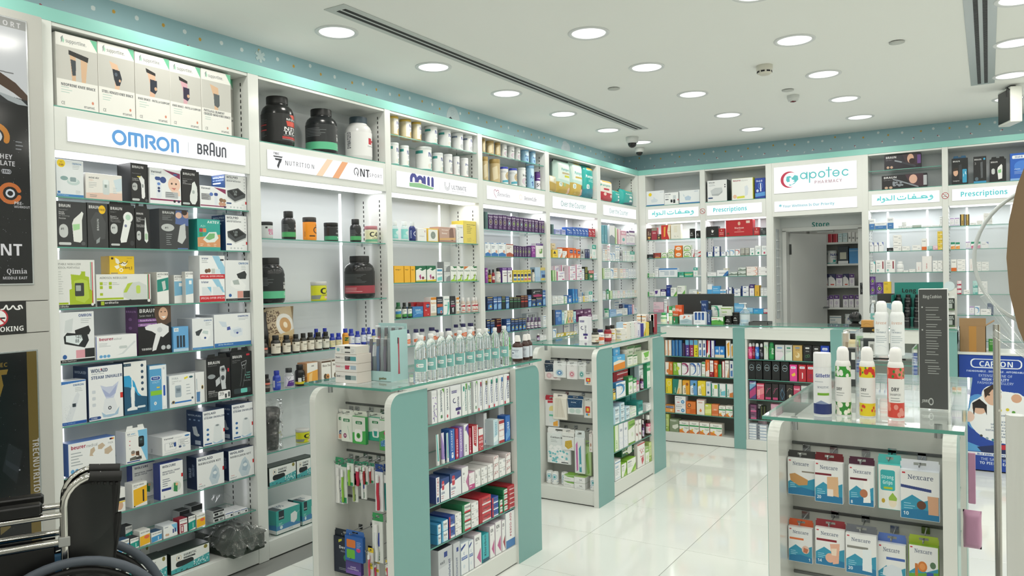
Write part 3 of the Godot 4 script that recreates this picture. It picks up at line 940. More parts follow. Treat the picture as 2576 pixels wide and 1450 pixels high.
func island(x0: float, x1: float, zf: float, length: float, label: String, hooks: Array) -> Node3D:
	var o := thing("display_island", label, "display stand", at(x0, 0, zf), "display islands")
	var w := x1 - x0
	var L := length
	var white = mats.island_white
	var teal = mats.teal_panel
	boxpart("plinth", o, v3(0.01, 0.006, -L + 0.01), v3(w - 0.01, 0.098, -0.01), white, 0.003)
	boxpart("kick", o, v3(0.02, 0.0, -L + 0.02), v3(w - 0.02, 0.006, -0.02), mats.dark_gap, 0.0)
	for end in 2:
		for side in 2:
			var t := 0.035
			var prof := rounded_profile(0.24, 1.02, 0.06)
			var bx := Basis(v3(0, 0, 1 if end == 0 else -1), Vector3.UP, v3(1, 0, 0))
			var xa := 0.0 if side == 0 else w - t
			var org := v3(xa, 0, -0.24 if end == 0 else -L + 0.24)
			var m := MB.new()
			m.prism(prof, 0.0, t, Transform3D(bx, org))
			var pn := part("corner_panel", o, [m, white])
			var f := MB.new()
			f.prism(prof, 0.0, 0.0012, Transform3D(bx, org + v3(-0.0012 if side == 0 else t, 0, 0)))
			part("facing", pn, [f, teal], "teal laminate facing")
		var zs := -0.2 if end == 0 else -L + 0.2
		boxpart("end_board", o, v3(0.035, 0.098, zs - 0.01), v3(w - 0.035, 1.0, zs + 0.01), mats.board, 0.0)
		for y in [0.932, 0.713, 0.5]:
			boxpart("hook_rail", o, v3(0.036, y - 0.005, zs + (0.01 if end == 0 else -0.014)), v3(w - 0.036, y + 0.005, zs + (0.014 if end == 0 else -0.01)), mats.rail_dark, 0.001)
	boxpart("core_board", o, v3(w / 2 - 0.01, 0.098, -L + 0.21), v3(w / 2 + 0.01, 1.0, -0.21), white, 0.0)
	boxpart("top_board", o, v3(0.036, 1.0, -L + 0.2), v3(w - 0.036, 1.012, -0.2), white)
	for y in [0.848, 0.654, 0.484, 0.298]:
		for side in 2:
			var xa := 0.014 if side == 0 else w / 2 + 0.012
			glass_shelf(o, v3(xa, y - 0.006, -L + 0.242), v3(xa + w / 2 - 0.03, y, -0.242))
	for q in [[0.07, -0.06], [w - 0.05, -0.12], [0.07, -L + 0.12], [w - 0.05, -L + 0.12]]:
		var s := MB.new()
		s.lathe([[0.011, 1.0], [0.011, 1.04]], 14, v3(q[0], 0, q[1]))
		part("standoff", o, [s, mats.chrome])
	glass_shelf(o, v3(-0.01, 1.04, -L), v3(w + 0.02, 1.05, 0.02), "glass_top")
	for hk in hooks:
		var p := MB.new()
		var y: float = hk[1]
		p.tube([v3(hk[0], y - 0.012, -0.186), v3(hk[0], y - 0.014, -0.186 + hk[2]), v3(hk[0], y - 0.004, -0.183 + hk[2])], 0.0022, 8)
		p.box(v3(hk[0] - 0.012, y - 0.02, -0.19), v3(hk[0] + 0.012, y + 0.004, -0.186), 0.001)
		part("hook", o, [p, mats.chrome])
	return o

# single things
func ceiling_things() -> void:
	var spots := [[-3.03, [-3.06, -3.92, -4.8, -5.69, -6.58, -7.39], "row above the left wall bays"], [-1.9, [-3.89, -4.75, -5.67, -6.6, -7.39], "second row from the left wall"], [-0.96, [-4.72, -5.65, -6.56, -7.42], "third row from the left wall"], [0.15, [-5.58, -6.5, -7.38], "row at the right edge"]]
	for r in spots:
		for k in r[1].size():
			downlight(r[0], r[1][k], "round recessed downlight, %s from the front, %s" % [ORD[k], r[2]])
	for r in spots:
		var z: float = r[1][0] + 0.9
		while z < 2.0:
			downlight(r[0], z, "downlight out of view nearer the camera, %s, %s" % [ORD[roundi((z + 6.0) / 0.9)], r[2]])
			z += 0.9
	for x in [1.25, 2.35]:
		for k in 11:
			downlight(x, -7.4 + k * 0.9, "downlight out of view, %s from the back, %s row right of the camera" % [ORD[k], "first" if x < 2.0 else "second"])
	var alu := mat("vent_alu", Color(0.72, 0.75, 0.75), 0.3, 0.2)
	var dark := mat("slot_black", Color(0.03, 0.03, 0.035), 0.6)
	for v in [[-2.83, -2.69, -2.77, -6.74, "white twin-slot air vent along the left ceiling"], [-0.1, 0.05, -3.6, -6.68, "silver twin-slot air vent with louvres, upper right ceiling"]]:
		var o := thing("slot_vent", v[4], "air vent", at(v[0], CEIL, v[2]), "ceiling slot vents")
		var w: float = v[1] - v[0]
		var l: float = v[2] - v[3]
		boxpart("plate", o, v3(0, -0.004, -l), v3(w, 0, 0), alu if v[0] > -1.0 else mat("vent_white", Color(0.78, 0.8, 0.79), 0.5), 0.001)
		for q in [0.36, 0.64]:
			boxpart("slot", o, v3(w * q - 0.011, -0.0055, -l + 0.05), v3(w * q + 0.011, -0.004, -0.05), dark, 0.0)
			if v[0] > -1.0:
				var lv := MB.new()
				var z := -0.07
				while z > -l + 0.07:
					lv.box(v3(w * q - 0.0105, -0.007, z), v3(w * q + 0.0105, -0.0055, z + 0.004))
					z -= 0.022
				var m := part("louvres", o, [lv, mat("louvre", Color(0.45, 0.46, 0.47), 0.4)])
				m.set_meta("kind", "stuff")
	for c in [[-2.99, -7.06, 0.062, "larger white dome camera under the ceiling near the corner"], [-3.18, -7.7, 0.05, "smaller white dome camera in the corner below the ceiling"]]:
		var o := thing("dome_camera", c[3], "camera", at(c[0], CEIL, c[1]), "ceiling dome cameras")
		var r: float = c[2]
		var b := MB.new()
		b.lathe([[r, 0.0], [r * 1.03, -0.01], [r, -r * 0.7], [r * 0.86, -r * 0.95], [r * 0.7, -r]].map(func(q): return q), 24)
		part("housing", o, [b, mats.cam_white])
		var d := MB.new()
		d.lathe([[r * 0.7, -r * 0.95], [r * 0.68, -r * 1.25], [r * 0.5, -r * 1.55], [r * 0.25, -r * 1.7], [0.0, -r * 1.74]], 24)
		part("lens_dome", o, [d, mat("smoked", Color(0.12, 0.12, 0.12), 0.08)])
	var sm := thing("smoke_detector", "white smoke detector with dark slots on the ceiling", "smoke detector", at(-1.246, CEIL, -5.181))
	var q := MB.new()
	q.lathe([[0.052, 0.0], [0.052, -0.03], [0.05, -0.034], [0.046, -0.036], [0.046, -0.052], [0.03, -0.062], [0.0, -0.064]], 24)
	part("housing", sm, [q, mat("ivory", Color(0.84, 0.83, 0.78), 0.5)])
	for k in 8:
		var an := TAU * k / 8
		var sl := MB.new()
		sl.box(v3(-0.012, -0.049, 0.0455), v3(0.012, -0.039, 0.048))
		place("slot", sm, mesh_of([sl, mats.slot_dark]), "", Transform3D(Basis(Vector3.UP, an), Vector3.ZERO))
	var al := thing("alarm_beacon", "small white ceiling alarm with red diamond lens", "alarm", at(-1.274, CEIL, -6.186))
	q = MB.new()
	q.lathe([[0.045, 0.0], [0.046, -0.02], [0.036, -0.045], [0.0, -0.048]], 20)
	part("housing", al, [q, mats.cam_white])
	q = MB.new()
	q.lathe([[0.024, -0.046], [0.02, -0.052], [0.0, -0.054]], 4)
	part("red_lens", al, [q, mat("red_lens", Color(0.4, 0.08, 0.12), 0.2)])
	for c in [[-1.267, -5.974, "flat white sprinkler cover plate beside the alarm"], [-0.455, -5.123, "flat white sprinkler cover plate, right of the smoke detector"], [-2.314, -5.139, "flat white sprinkler cover plate, left of the smoke detector"]]:
		var o := thing("sprinkler_cover", c[2], "cover plate", at(c[0], CEIL, c[1]), "sprinkler cover plates")
		q = MB.new()
		q.lathe([[0.043, -0.004], [0.043, -0.008], [0.02, -0.01], [0.0, -0.01]], 24)
		part("plate", o, [q, mat("cover", Color(0.78, 0.79, 0.77), 0.5)])
		q = MB.new()
		q.lathe([[0.036, 0.0], [0.036, -0.005]], 20)
		part("cup", o, [q, mats.slot_dark])
	var sp := thing("hanging_screen", "white cased screen hung from the ceiling, seen edge-on, upper right", "screen", Transform3D(Basis(Vector3.UP, 0.35), v3(0.17, CEIL, -6.82)))
	boxpart("case", sp, v3(-0.03, -0.285, -0.2), v3(0.05, -0.02, 0.02), mat("case_white", Color(0.86, 0.87, 0.84), 0.35), 0.004)
	boxpart("screen_face", sp, v3(-0.034, -0.27, -0.19), v3(-0.03, -0.035, 0.01), mats.screen_black, 0.001)
	boxpart("mount", sp, v3(-0.01, -0.02, -0.12), v3(0.03, 0.0, -0.04), mats.rail_dark)
	q = MB.new()
	q.tube([v3(-0.02, -0.05, 0.0), v3(-0.05, -0.03, 0.02), v3(-0.06, -0.06, 0.03), v3(-0.055, -0.1, 0.03)], 0.004, 6)
	part("cable", sp, [q, mats.rubber])

func fascia(called: String, at: Transform3D, l: float) -> void:
	if not mats.has("frieze"):
		var im := Image.create(1024, 132, false, Image.FORMAT_RGBA8)
		im.fill(Color.html("a0c4cd"))
		rng.seed = 7
		var n := 0
		for gx in 17:
			for gy in 3:
				var c := v2((gx + 0.5 + (0.5 if gy % 2 else 0.0) + rng.randf_range(-0.22, 0.22)) * 60.0, (gy + 0.5) * 44.0 + rng.randf_range(-9, 9))
				var a := rng.randf() * PI
				var d := v2(cos(a), sin(a)) * 5.0
				match (n * 7 + gy) % 6:
					0: fill_poly(im, ellipse_pts(c, v2(5.5, 5.8)), Color.html("dfe9ea"))
					1:
						stroke(im, PackedVector2Array([c - d, c + d]), 5.0, Color.html("dfe6e8"))
					2:
						stroke(im, PackedVector2Array([c - d * 0.8, c]), 5.0, Color.html("a03a4a"))
						stroke(im, PackedVector2Array([c, c + d * 0.8]), 5.0, Color.html("e6e6e6"))
					3: fill_poly(im, ellipse_pts(c, v2(4, 4.6)), Color.html("cfa040"))
					4: fill_poly(im, ellipse_pts(c, v2(4.8, 5)), Color.html("c4b4c4"))
					5: stroke(im, PackedVector2Array([c - d * 0.7, c + d * 0.7]), 3.4, Color.html("d8e2e4"))
				n += 1
		var m := mat("frieze", Color.WHITE, 0.5)
		m.albedo_texture = ImageTexture.create_from_image(im)
	var f := MB.new()
	f.flat([v3(0, CEIL, 0), v3(l, CEIL, 0), v3(l, 2.6, 0), v3(0, 2.6, 0)], v3(0, 0, 1), [v2(0, 0), v2(l / 2.1, 0), v2(l / 2.1, 1), v2(0, 1)])
	var b := MB.new()
	b.box(v3(0, 2.6, -0.03), v3(l, CEIL, -0.0005))
	var o := structure(called, [f, mats.frieze, b, mats.wall_paint], "blue frieze printed with scattered pills")
	o.transform = at

func lettering(called: String, parent: Node, s: String, cap: float, at: Transform3D, m: Material, bold := true) -> void:
	var t := TextMesh.new()
	t.font = font_of("T" if bold else "t")
	t.text = s
	t.font_size = 64
	t.pixel_size = cap / 0.714 / 64.0
	t.depth = 0.002
	t.curve_step = 3.0
	t.horizontal_alignment = HORIZONTAL_ALIGNMENT_LEFT
	t.material = m
	var o := MeshInstance3D.new()
	o.name = called
	o.mesh = t
	o.transform = at
	parent.add_child(o, true)

func room() -> void:
	var paint = mats.wall_paint
	var q := MB.new()
	q.box(v3(-3.9, CEIL, -9.7), v3(3.4, CEIL + 0.1, 2.6))
	structure("ceiling", [q, mat("ceiling_paint", Color(0.97, 0.975, 0.96), 0.85)], "plain white plasterboard ceiling")
	q = MB.new(); q.box(v3(-3.9, 0, -9.7), v3(-3.6, CEIL, 2.6))
	structure("wall_left", [q, paint])
	q = MB.new(); q.box(v3(3.1, 0, -9.7), v3(3.4, CEIL, 2.6))
	structure("wall_right", [q, paint])
	q = MB.new(); q.box(v3(-3.6, 0, 2.3), v3(3.1, CEIL, 2.6))
	structure("wall_front", [q, paint])
	q = MB.new()
	q.box(v3(-3.6, 0, -8.36), v3(-1.79, CEIL, -8.22))
	q.box(v3(-1.085, 0, -8.36), v3(3.1, CEIL, -8.22))
	q.box(v3(-1.79, 1.925, -8.36), v3(-1.085, CEIL, -8.22))
	structure("wall_back", [q, mat("door_wall", Color(0.82, 0.84, 0.84), 0.35)])
	q = MB.new()
	q.box(v3(-3.6, 0, -9.7), v3(3.1, CEIL, -9.3))
	structure("wall_store", [q, paint], "rear wall of the store room")
	q = MB.new(); q.box(v3(-3.9, -0.1, -9.7), v3(3.4, -0.0015, 2.6))
	var fl := structure("floor", [q, mat("grout", Color(0.52, 0.53, 0.52), 0.8)], "polished white tile floor")
	var tone := [Color(0.885, 0.9, 0.88), Color(0.875, 0.89, 0.87), Color(0.892, 0.905, 0.888)]
	var tiles := []
	for k in 3:
		q = MB.new()
		q.box(v3(-0.2878, -0.012, -0.3018), v3(0.2878, 0.0, 0.3018), 0.0012)
		tiles.append(mesh_of([q, mat("tile%d" % k, tone[k], 0.06 + 0.015 * k)]))
	rng.seed = 11
	for a in range(-3, 9):
		for b in range(-4, 13):
			var c := v3(-1.98 + (a + 0.5) * 0.578, 0, -3.35 - (b + 0.5) * 0.606)
			if c.x > -3.4 and c.x < 3.2 and c.z < 2.4:
				place("tile", fl, tiles[rng.randi() % 3], "", Transform3D(Basis(), c))
	var teal := mat("teal_band", Color(0.56, 0.8, 0.76), 0.3)
	q = MB.new()
	q.box(v3(X0 - 0.31, 2.602, ZB - 0.31), v3(X0 - 0.003, 2.656, 1.4), 0.001)
	q.box(v3(X0 - 0.004, 2.602, ZB - 0.31), v3(3.1, 2.656, ZB - 0.003), 0.001)
	var face := MB.new()
	face.box(v3(X0 - 0.003, 2.6015, ZB), v3(X0, 2.657, 1.4), 0.001)
	face.box(v3(X0 - 0.003, 2.6015, ZB - 0.003), v3(3.1, 2.657, ZB), 0.001)
	structure("trim_1", [q, mats.laminate, face, teal], "board with teal edge running along the top of the wall units")
	fascia("frieze_left", Transform3D(Basis(Vector3.UP, PI / 2), v3(X0 - 0.28, 0, 1.4)), 9.61)
	fascia("frieze_back", at(X0 - 0.28, 0, ZB - 0.28), 6.65)
	var wr := thing("wall_lettering", "pale flat lettering and asterisk on the blue frieze", "lettering", Transform3D(Basis(Vector3.UP, PI / 2), v3(X0 - 0.28, 0, 0)))
	var pale = mats.pale_print
	lettering("letters", wr, "Your Wellness", 0.055, at(2.985, 2.682, 0.0015), pale)
	q = MB.new()
	for k in 3:
		q.prism(PackedVector2Array([v2(-0.009, -0.036), v2(0.009, -0.036), v2(0.009, 0.036), v2(-0.009, 0.036)]), 0.0005, 0.002 + k * 0.0004, Transform3D(Basis(v3(0, 0, 1), k * PI / 3 + 0.1), v3(2.985, 2.81, 0)))
	part("asterisk", wr, [q, pale])
	for c in [["bubble", 4.86, 0.1, "pale round bubble print of two people talking, on the frieze"], ["cloud", 6.75, 0.1, "pale cloud-shaped print with small figure, on the frieze near the corner"]]:
		var p := PackedVector2Array()
		for k in 40:
			var a := TAU * k / 40.0
			var r: float = c[2] * (1.0 if c[0] == "bubble" else 0.86 + 0.12 * absf(sin(a * 2.5)))
			p.append(v2(cos(a) * r * (0.86 if c[0] == "bubble" else 1.0), sin(a) * r))
		q = MB.new()
		q.prism(p, 0.0002, 0.0016, Transform3D(), Color.WHITE, designs[c[0]].r, SW)
		var o := part("wall_print", self, [q, page_mat(designs[c[0]])])
		o.transform = Transform3D(Basis(Vector3.UP, PI / 2), v3(X0 - 0.28, 2.755, 0)) * at(c[1], 0, 0)
		tag(o, c[3], "wall print")

func panel_wall() -> void:
	var o := thing("advertising_panel", "grey-white wall panel with two light boxes at far left", "panel", Transform3D(Basis(Vector3.UP, PI / 2), v3(X0 + 0.02, 0, 0)))
	var lam := mat("panel_grey", Color(0.74, 0.74, 0.72), 0.3)
	boxpart("panel", o, v3(-1.4, 0.0, -0.28), v3(1.632, 1.312, 0.0), lam)
	boxpart("panel", o, v3(-1.4, 1.314, -0.28), v3(1.632, 1.44, 0.0), lam)
	boxpart("panel", o, v3(-1.4, 1.442, -0.28), v3(1.632, 2.6, 0.0), lam)
	for s in [["upper", 0.95, 1.566, 1.512, 2.56], ["lower", 0.95, 1.572, 0.2, 1.238]]:
		var im := Image.create(520, 880, false, Image.FORMAT_RGBA8)
		im.fill(Color.BLACK)
		rng.seed = 3
		draw_cmds(im, POSTERS[s[0]])
		var t := ImageTexture.create_from_image(im)
		var m := glow("poster_" + s[0], Color.WHITE, POSTER_GLOW if s[0] == "upper" else POSTER_GLOW * 0.5, t)
		m.roughness = 0.12
		var q := MB.new()
		q.flat([v3(s[1], s[4], 0.006), v3(s[2], s[4], 0.006), v3(s[2], s[3], 0.006), v3(s[1], s[3], 0.006)], v3(0, 0, 1), [v2(0, 0), v2(1, 0), v2(1, 1), v2(0, 1)])
		var e := MB.new()
		e.box(v3(s[1] - 0.006, s[3] - 0.006, 0.0), v3(s[2] + 0.006, s[4] + 0.006, 0.0055), 0.001)
		part("light_box", o, [q, m, e, mats.chrome], "dark sports nutrition poster in a lit frame")
	var ns := part("warning_sign", self, [carton_mesh(0.24, 0.13, 0.002, "nosmoking"), page_mat(designs.nosmoking)])
	ns.transform = Transform3D(Basis(Vector3.UP, PI / 2), v3(X0 + 0.0225, 1.312, -1.42))
	tag(ns, "black no smoking sign between the two light boxes", "sign")

func carton_mesh(w: float, h: float, d: float, code: String) -> MB:
	var q := MB.new()
	q.carton(v3(-w / 2, 0, -d), v3(w / 2, h, 0), 0.0006, lin(designs[code].side[0]), designs[code].r, SW, {})
	return q

func left_bays() -> void:
	var st := [1.68, 2.735, 3.79, 4.85, 5.9, 6.95]
	var en := [2.667, 3.735, 4.79, 5.83, 6.87, 7.866]
	var sh := [[1.877, 1.664, 1.403, 1.17, 0.905, 0.684, 0.478, 0.291], [1.735, 1.382, 1.093, 0.902, 0.572, 0.386], [1.759, 1.476, 1.237, 1.048, 0.8, 0.55, 0.3], [1.879, 1.666, 1.456, 1.241, 1.052, 0.94, 0.7, 0.45], [1.879, 1.667, 1.458, 1.245, 1.059, 0.947, 0.7, 0.45], [1.825, 1.646, 1.462, 1.252, 1.067, 0.85, 0.6, 0.35]]
	var tops := [[], [], [2.453], [2.473], [], []]
	var sg := ["bp", "sport", "now", "remedy", "counter", "counter"]
	var sd := ["lit white sign with blue and black lettering", "lit white sign with two orange stripes", "lit white sign with navy and green logo", "lit white sign with heart outline and serif lettering", "lit white sign reading Over the Counter", "lit white sign reading Over the Counter"]
	var nm := ["first (leftmost) lit wall bay, full of health devices", "second lit wall bay, big black protein tubs", "third lit wall bay, baby milk tins on top", "fourth lit wall bay, rows of purple supplement boxes", "fifth lit wall bay, diaper packs on top", "sixth lit wall bay, in the room corner"]
	var tx := {}
	for k in 6:
		var w: float = en[k] - st[k]
		if not tx.has(sg[k]):
			tx[sg[k]] = sign_image(1024, 116, SIGNS[sg[k]])
		var pr: float = (st[k + 1] - en[k]) if k < 5 else 0.06
		wall_bay(Transform3D(Basis(Vector3.UP, PI / 2), v3(X0, 0, -st[k])), w, 0.045 if k == 0 else 0.0, pr, sh[k], tops[k], sg[k], tx[sg[k]], [0.045 if k != 0 else 0.05, w - 0.03], nm[k], sd[k])

func back_bays() -> void:
	var ar := sign_image(720, 120, SIGNS.arabic)
	var rx := sign_image(720, 120, SIGNS.rx)
	var ys := [1.88, 1.677, 1.466, 1.255, 1.075, 0.85, 0.6]
	wall_bay(at(-3.213, 0, ZB), 0.616, 0.082, 0.055, ys, [], "arabic", ar, [0.03, 0.6], "first back wall bay beside the corner, under Arabic sign", "lit white sign with turquoise Arabic lettering")
	wall_bay(at(-2.542, 0, ZB), 0.629, 0.0, 0.06, ys, [], "rx", rx, [0.02, 0.59], "second back wall bay, left of the store door", "lit white sign reading Prescriptions")
	wall_bay(at(-0.962, 0, ZB), 0.611, 0.05, 0.048, [1.885, 1.674, 1.474, 1.266, 1.08, 0.85, 0.6], [2.44], "arabic2", ar, [0.03, 0.59], "third back wall bay, right of the store door", "lit white sign with turquoise Arabic lettering")
	wall_bay(at(-0.303, 0, ZB), 0.62, 0.0, 0.06, [1.885, 1.674, 1.474, 1.266, 1.08, 0.85, 0.6], [], "rx2", rx, [0.03, 0.6], "fourth back wall bay at the right edge", "lit white sign reading Prescriptions")
	var more := boxpart("wall_panel", self, v3(0.377, 0, ZB - 0.25), v3(3.1, 2.602, ZB), mats.laminate)
	tag(more, "plain white cabinet front continuing right along the back wall", "panel")
	for x in [-2.57, -0.327]:
		var q := part("round_sticker", self, [carton_disc(0.031, "nosmoke"), page_mat(designs.nosmoke)])
		q.transform = at(x, 2.162, ZB + 0.0008)
		tag(q, "round red no smoking sticker, %s of the store door" % ("left" if x < -1 else "right"), "sticker", "no smoking stickers")
	var o := thing("door_surround", "white surround of the store door with large lit logo sign", "panel", at(-1.853, 0, ZB))
	var lam = mats.laminate
	var w := 0.843
	boxpart("header", o, v3(0, 2.058, -0.29), v3(w, 2.602, 0.0), lam)
	boxpart("jamb", o, v3(-0.0, 0.0, -0.29), v3(0.012, 2.058, 0.0), lam)
	boxpart("jamb", o, v3(w - 0.012, 0.0, -0.29), v3(w, 2.058, 0.0), lam)
	lit_sign(o, v3(0.025, 2.289, 0.0), v3(0.793, 2.553, 0.006), sign_image(720, 248, SIGNS.head), "head", "large lit white sign with red crescent and heart logo")
	lit_sign(o, v3(0.025, 2.106, 0.0), v3(0.793, 2.21, 0.004), sign_image(900, 122, SIGNS.well), "well", "lit white sign with pale blue slogan")
	var fr := thing("door_1", "", "", at(-1.79, 0, -8.22))
	fr.set_meta("kind", "structure")
	var fm := mat("door_white", Color(0.83, 0.84, 0.83), 0.3)
	boxpart("frame", fr, v3(-0.03, 0, -0.14), v3(0.01, 1.925, 0.012), fm)
	boxpart("frame", fr, v3(0.695, 0, -0.14), v3(0.735, 1.925, 0.012), fm)
	boxpart("frame", fr, v3(-0.03, 1.915, -0.14), v3(0.735, 1.955, 0.012), fm)
	lettering("lettering", fr, "Store", 0.048, at(0.262, 1.975, 0.002), mat("store_teal", Color(0.12, 0.5, 0.47), 0.5))
	var leaf := Node3D.new()
	leaf.name = "leaf"
	leaf.transform = Transform3D(Basis(Vector3.UP, 1.17), v3(0.02, 0, -0.13))
	fr.add_child(leaf, true)
	boxpart("board", leaf, v3(0, 0.01, -0.04), v3(0.66, 1.905, 0.0), fm)
	var st := mat("steel", Color(0.62, 0.63, 0.63), 0.3, 1.0)
	for y in [1.68, 0.4]:
		boxpart("hinge", leaf, v3(-0.02, y, -0.005), v3(0.02, y + 0.11, 0.003), st, 0.001)
	boxpart("lock_plate", leaf, v3(0.6605, 1.0, -0.036), v3(0.663, 1.12, -0.004), st, 0.001)
	var q := MB.new()
	q.tube([v3(0.6, 1.1, 0.0), v3(0.6, 1.1, 0.05), v3(0.6, 1.1, 0.055), v3(0.5, 1.1, 0.055)], 0.009, 10)
	part("handle", leaf, [q, st])
	boxpart("closer_arm", fr, v3(0.3, 1.895, -0.1), v3(0.46, 1.912, -0.07), st)
	var kp := part("keypad", self, [carton_mesh(0.042, 0.115, 0.012, "keypad"), page_mat(designs.keypad)])
	kp.transform = at(-1.06, 1.262, -8.207)
	tag(kp, "black door keypad on the right of the doorway", "keypad")
	var mir := thing("glass_rack", "tall narrow clear rack with cards inside the door recess", "rack", Transform3D(Basis(Vector3.UP, PI / 2), v3(-1.84, 0, -8.0)))
	boxpart("backing", mir, v3(0.02, 1.02, 0.0), v3(0.15, 1.94, 0.004), mat("rack_grey", Color(0.72, 0.75, 0.77), 0.12))
	for k in 9:
		boxpart("ledge", mir, v3(0.02, 1.1 + k * 0.09, 0.004), v3(0.15, 1.106 + k * 0.09, 0.016), mats.acrylic, 0.0)
	var sr := thing("store_shelving", "white store room shelving seen through the open door", "shelf unit", at(-1.75, 0, -9.0))
	boxpart("back_panel", sr, v3(0, 0, -0.29), v3(1.0, 2.3, -0.27), mats.board, 0.0)
	for y in [0.85, 1.095, 1.333, 1.577, 1.815]:
		boxpart("shelf", sr, v3(0, y - 0.022, -0.27), v3(1.0, y, 0.0), lam)
	boxpart("side_panel", sr, v3(0.98, 0, -0.27), v3(1.0, 2.3, 0.0), lam)
	downlight(-1.1, -8.75, "round recessed downlight inside the store room")

func carton_disc(r: float, code: String) -> MB:
	var p := PackedVector2Array()
	for k in 28:
		p.append(v2(cos(TAU * k / 28.0), sin(TAU * k / 28.0)) * r)
	var q := MB.new()
	q.prism(p, -0.0006, 0.0006, Transform3D(), Color.WHITE, designs[code].r, SW)
	return q

func counter() -> void:
	var o := thing("service_counter", "long white service counter with teal columns and glass top", "counter", at(-2.6, 0, -6.47))
	var white = mats.island_white
	var teal = mats.teal_panel
	var w := 2.4
	boxpart("base", o, v3(0, 0.005, -0.5), v3(w, 0.086, -0.004), white)
	boxpart("top_panel", o, v3(0, 0.935, -0.5), v3(w, 1.028, -0.004), white)
	boxpart("back_panel", o, v3(0, 0.086, -0.32), v3(w, 0.935, -0.3), mat("counter_back", Color(0.6, 0.62, 0.6), 0.4), 0.0)
	boxpart("kick", o, v3(0.01, 0.0, -0.5), v3(w - 0.01, 0.005, -0.012), mats.dark_gap, 0.0)
	var cols := [[0.0, 0.1], [0.748, 0.848], [1.525, 1.62], [2.34, 2.4]]
	for c in cols:
		boxpart("column", o, v3(c[0], 0.0, -0.3), v3(c[1], 1.03, 0.0), teal, 0.002, "teal upright column")
	for k in 3:
		for y in [0.767, 0.597, 0.428, 0.258]:
			glass_shelf(o, v3(cols[k][1] + 0.002, y - 0.006, -0.29), v3(cols[k + 1][0] - 0.002, y, -0.02))
		boxpart("divider", o, v3(cols[k][1], 0.086, -0.3), v3(cols[k][1] + 0.016, 0.935, -0.006), white)
		for x in [0.2, 0.6]:
			var s := MB.new()
			s.lathe([[0.012, 1.028], [0.012, 1.044]], 14, v3(cols[k][1] + x, 0, -0.1))
			part("standoff", o, [s, mats.chrome])
	glass_shelf(o, v3(-0.02, 1.044, -0.42), v3(w, 1.052, 0.02), "glass_top")
	for m in [[-2.2, -6.83, 0.52, 1.125, 0.185, "wide dark monitor seen from behind on the counter's left"], [-0.585, -6.87, 0.38, 1.1, 0.18, "dark monitor seen from behind on the counter's right"]]:
		var t := thing("monitor", m[5], "monitor", Transform3D(Basis(Vector3.UP, PI), v3(m[0], 1.052, m[1])), "counter monitors")
		var dk := mat("monitor_grey", Color(0.2, 0.21, 0.21), 0.5)
		boxpart("foot", t, v3(-0.1, 0.0, -0.08), v3(0.1, 0.008, 0.06), dk, 0.003)
		boxpart("neck", t, v3(-0.03, 0.008, -0.03), v3(0.03, 0.13, -0.015), dk)
		boxpart("housing", t, v3(-m[2] / 2, 0.075, -0.015), v3(m[2] / 2, 0.075 + m[4], 0.015), dk, 0.004)
		boxpart("screen", t, v3(-m[2] / 2 + 0.01, 0.085, 0.015), v3(m[2] / 2 - 0.01, 0.065 + m[4], 0.0165), mats.screen_black, 0.0)
		if m[0] < -1.0:
			lettering("lettering", t, "Lenovo", 0.02, Transform3D(Basis(Vector3.UP, PI), v3(0.045, 0.185, -0.0155)), mats.pale_print)
	var sc := thing("counter_scanner", "black ball-shaped scanner on the counter before the doorway", "scanner", at(-0.91, 1.052, -6.62))
	var b := MB.new()
	b.lathe([[0.0, 0.0], [0.045, 0.0], [0.047, 0.012], [0.03, 0.02], [0.024, 0.03]], 20)
	part("base", sc, [b, mats.rubber])
	b = MB.new()
	var pr := []
	for k in 13:
		var a := -PI / 2 + PI * k / 12.0
		pr.append([cos(a) * 0.048, 0.07 + sin(a) * 0.048])
	b.lathe(pr, 24)
	part("head", sc, [b, mats.gloss_black])
	var tr := thing("money_tray", "low dark metal tray on the counter before the doorway", "tray", at(-1.66, 1.052, -6.62))
	boxpart("floor_plate", tr, v3(-0.08, 0, -0.1), v3(0.08, 0.004, 0.06), mats.rail_dark)
	for q in [[-0.08, -0.1, -0.075, 0.06], [0.075, -0.1, 0.08, 0.06], [-0.08, 0.055, 0.08, 0.06], [-0.08, -0.1, 0.08, -0.095]]:
		boxpart("rim", tr, v3(q[0], 0.004, q[1]), v3(q[2], 0.026, q[3]), mats.rail_dark)

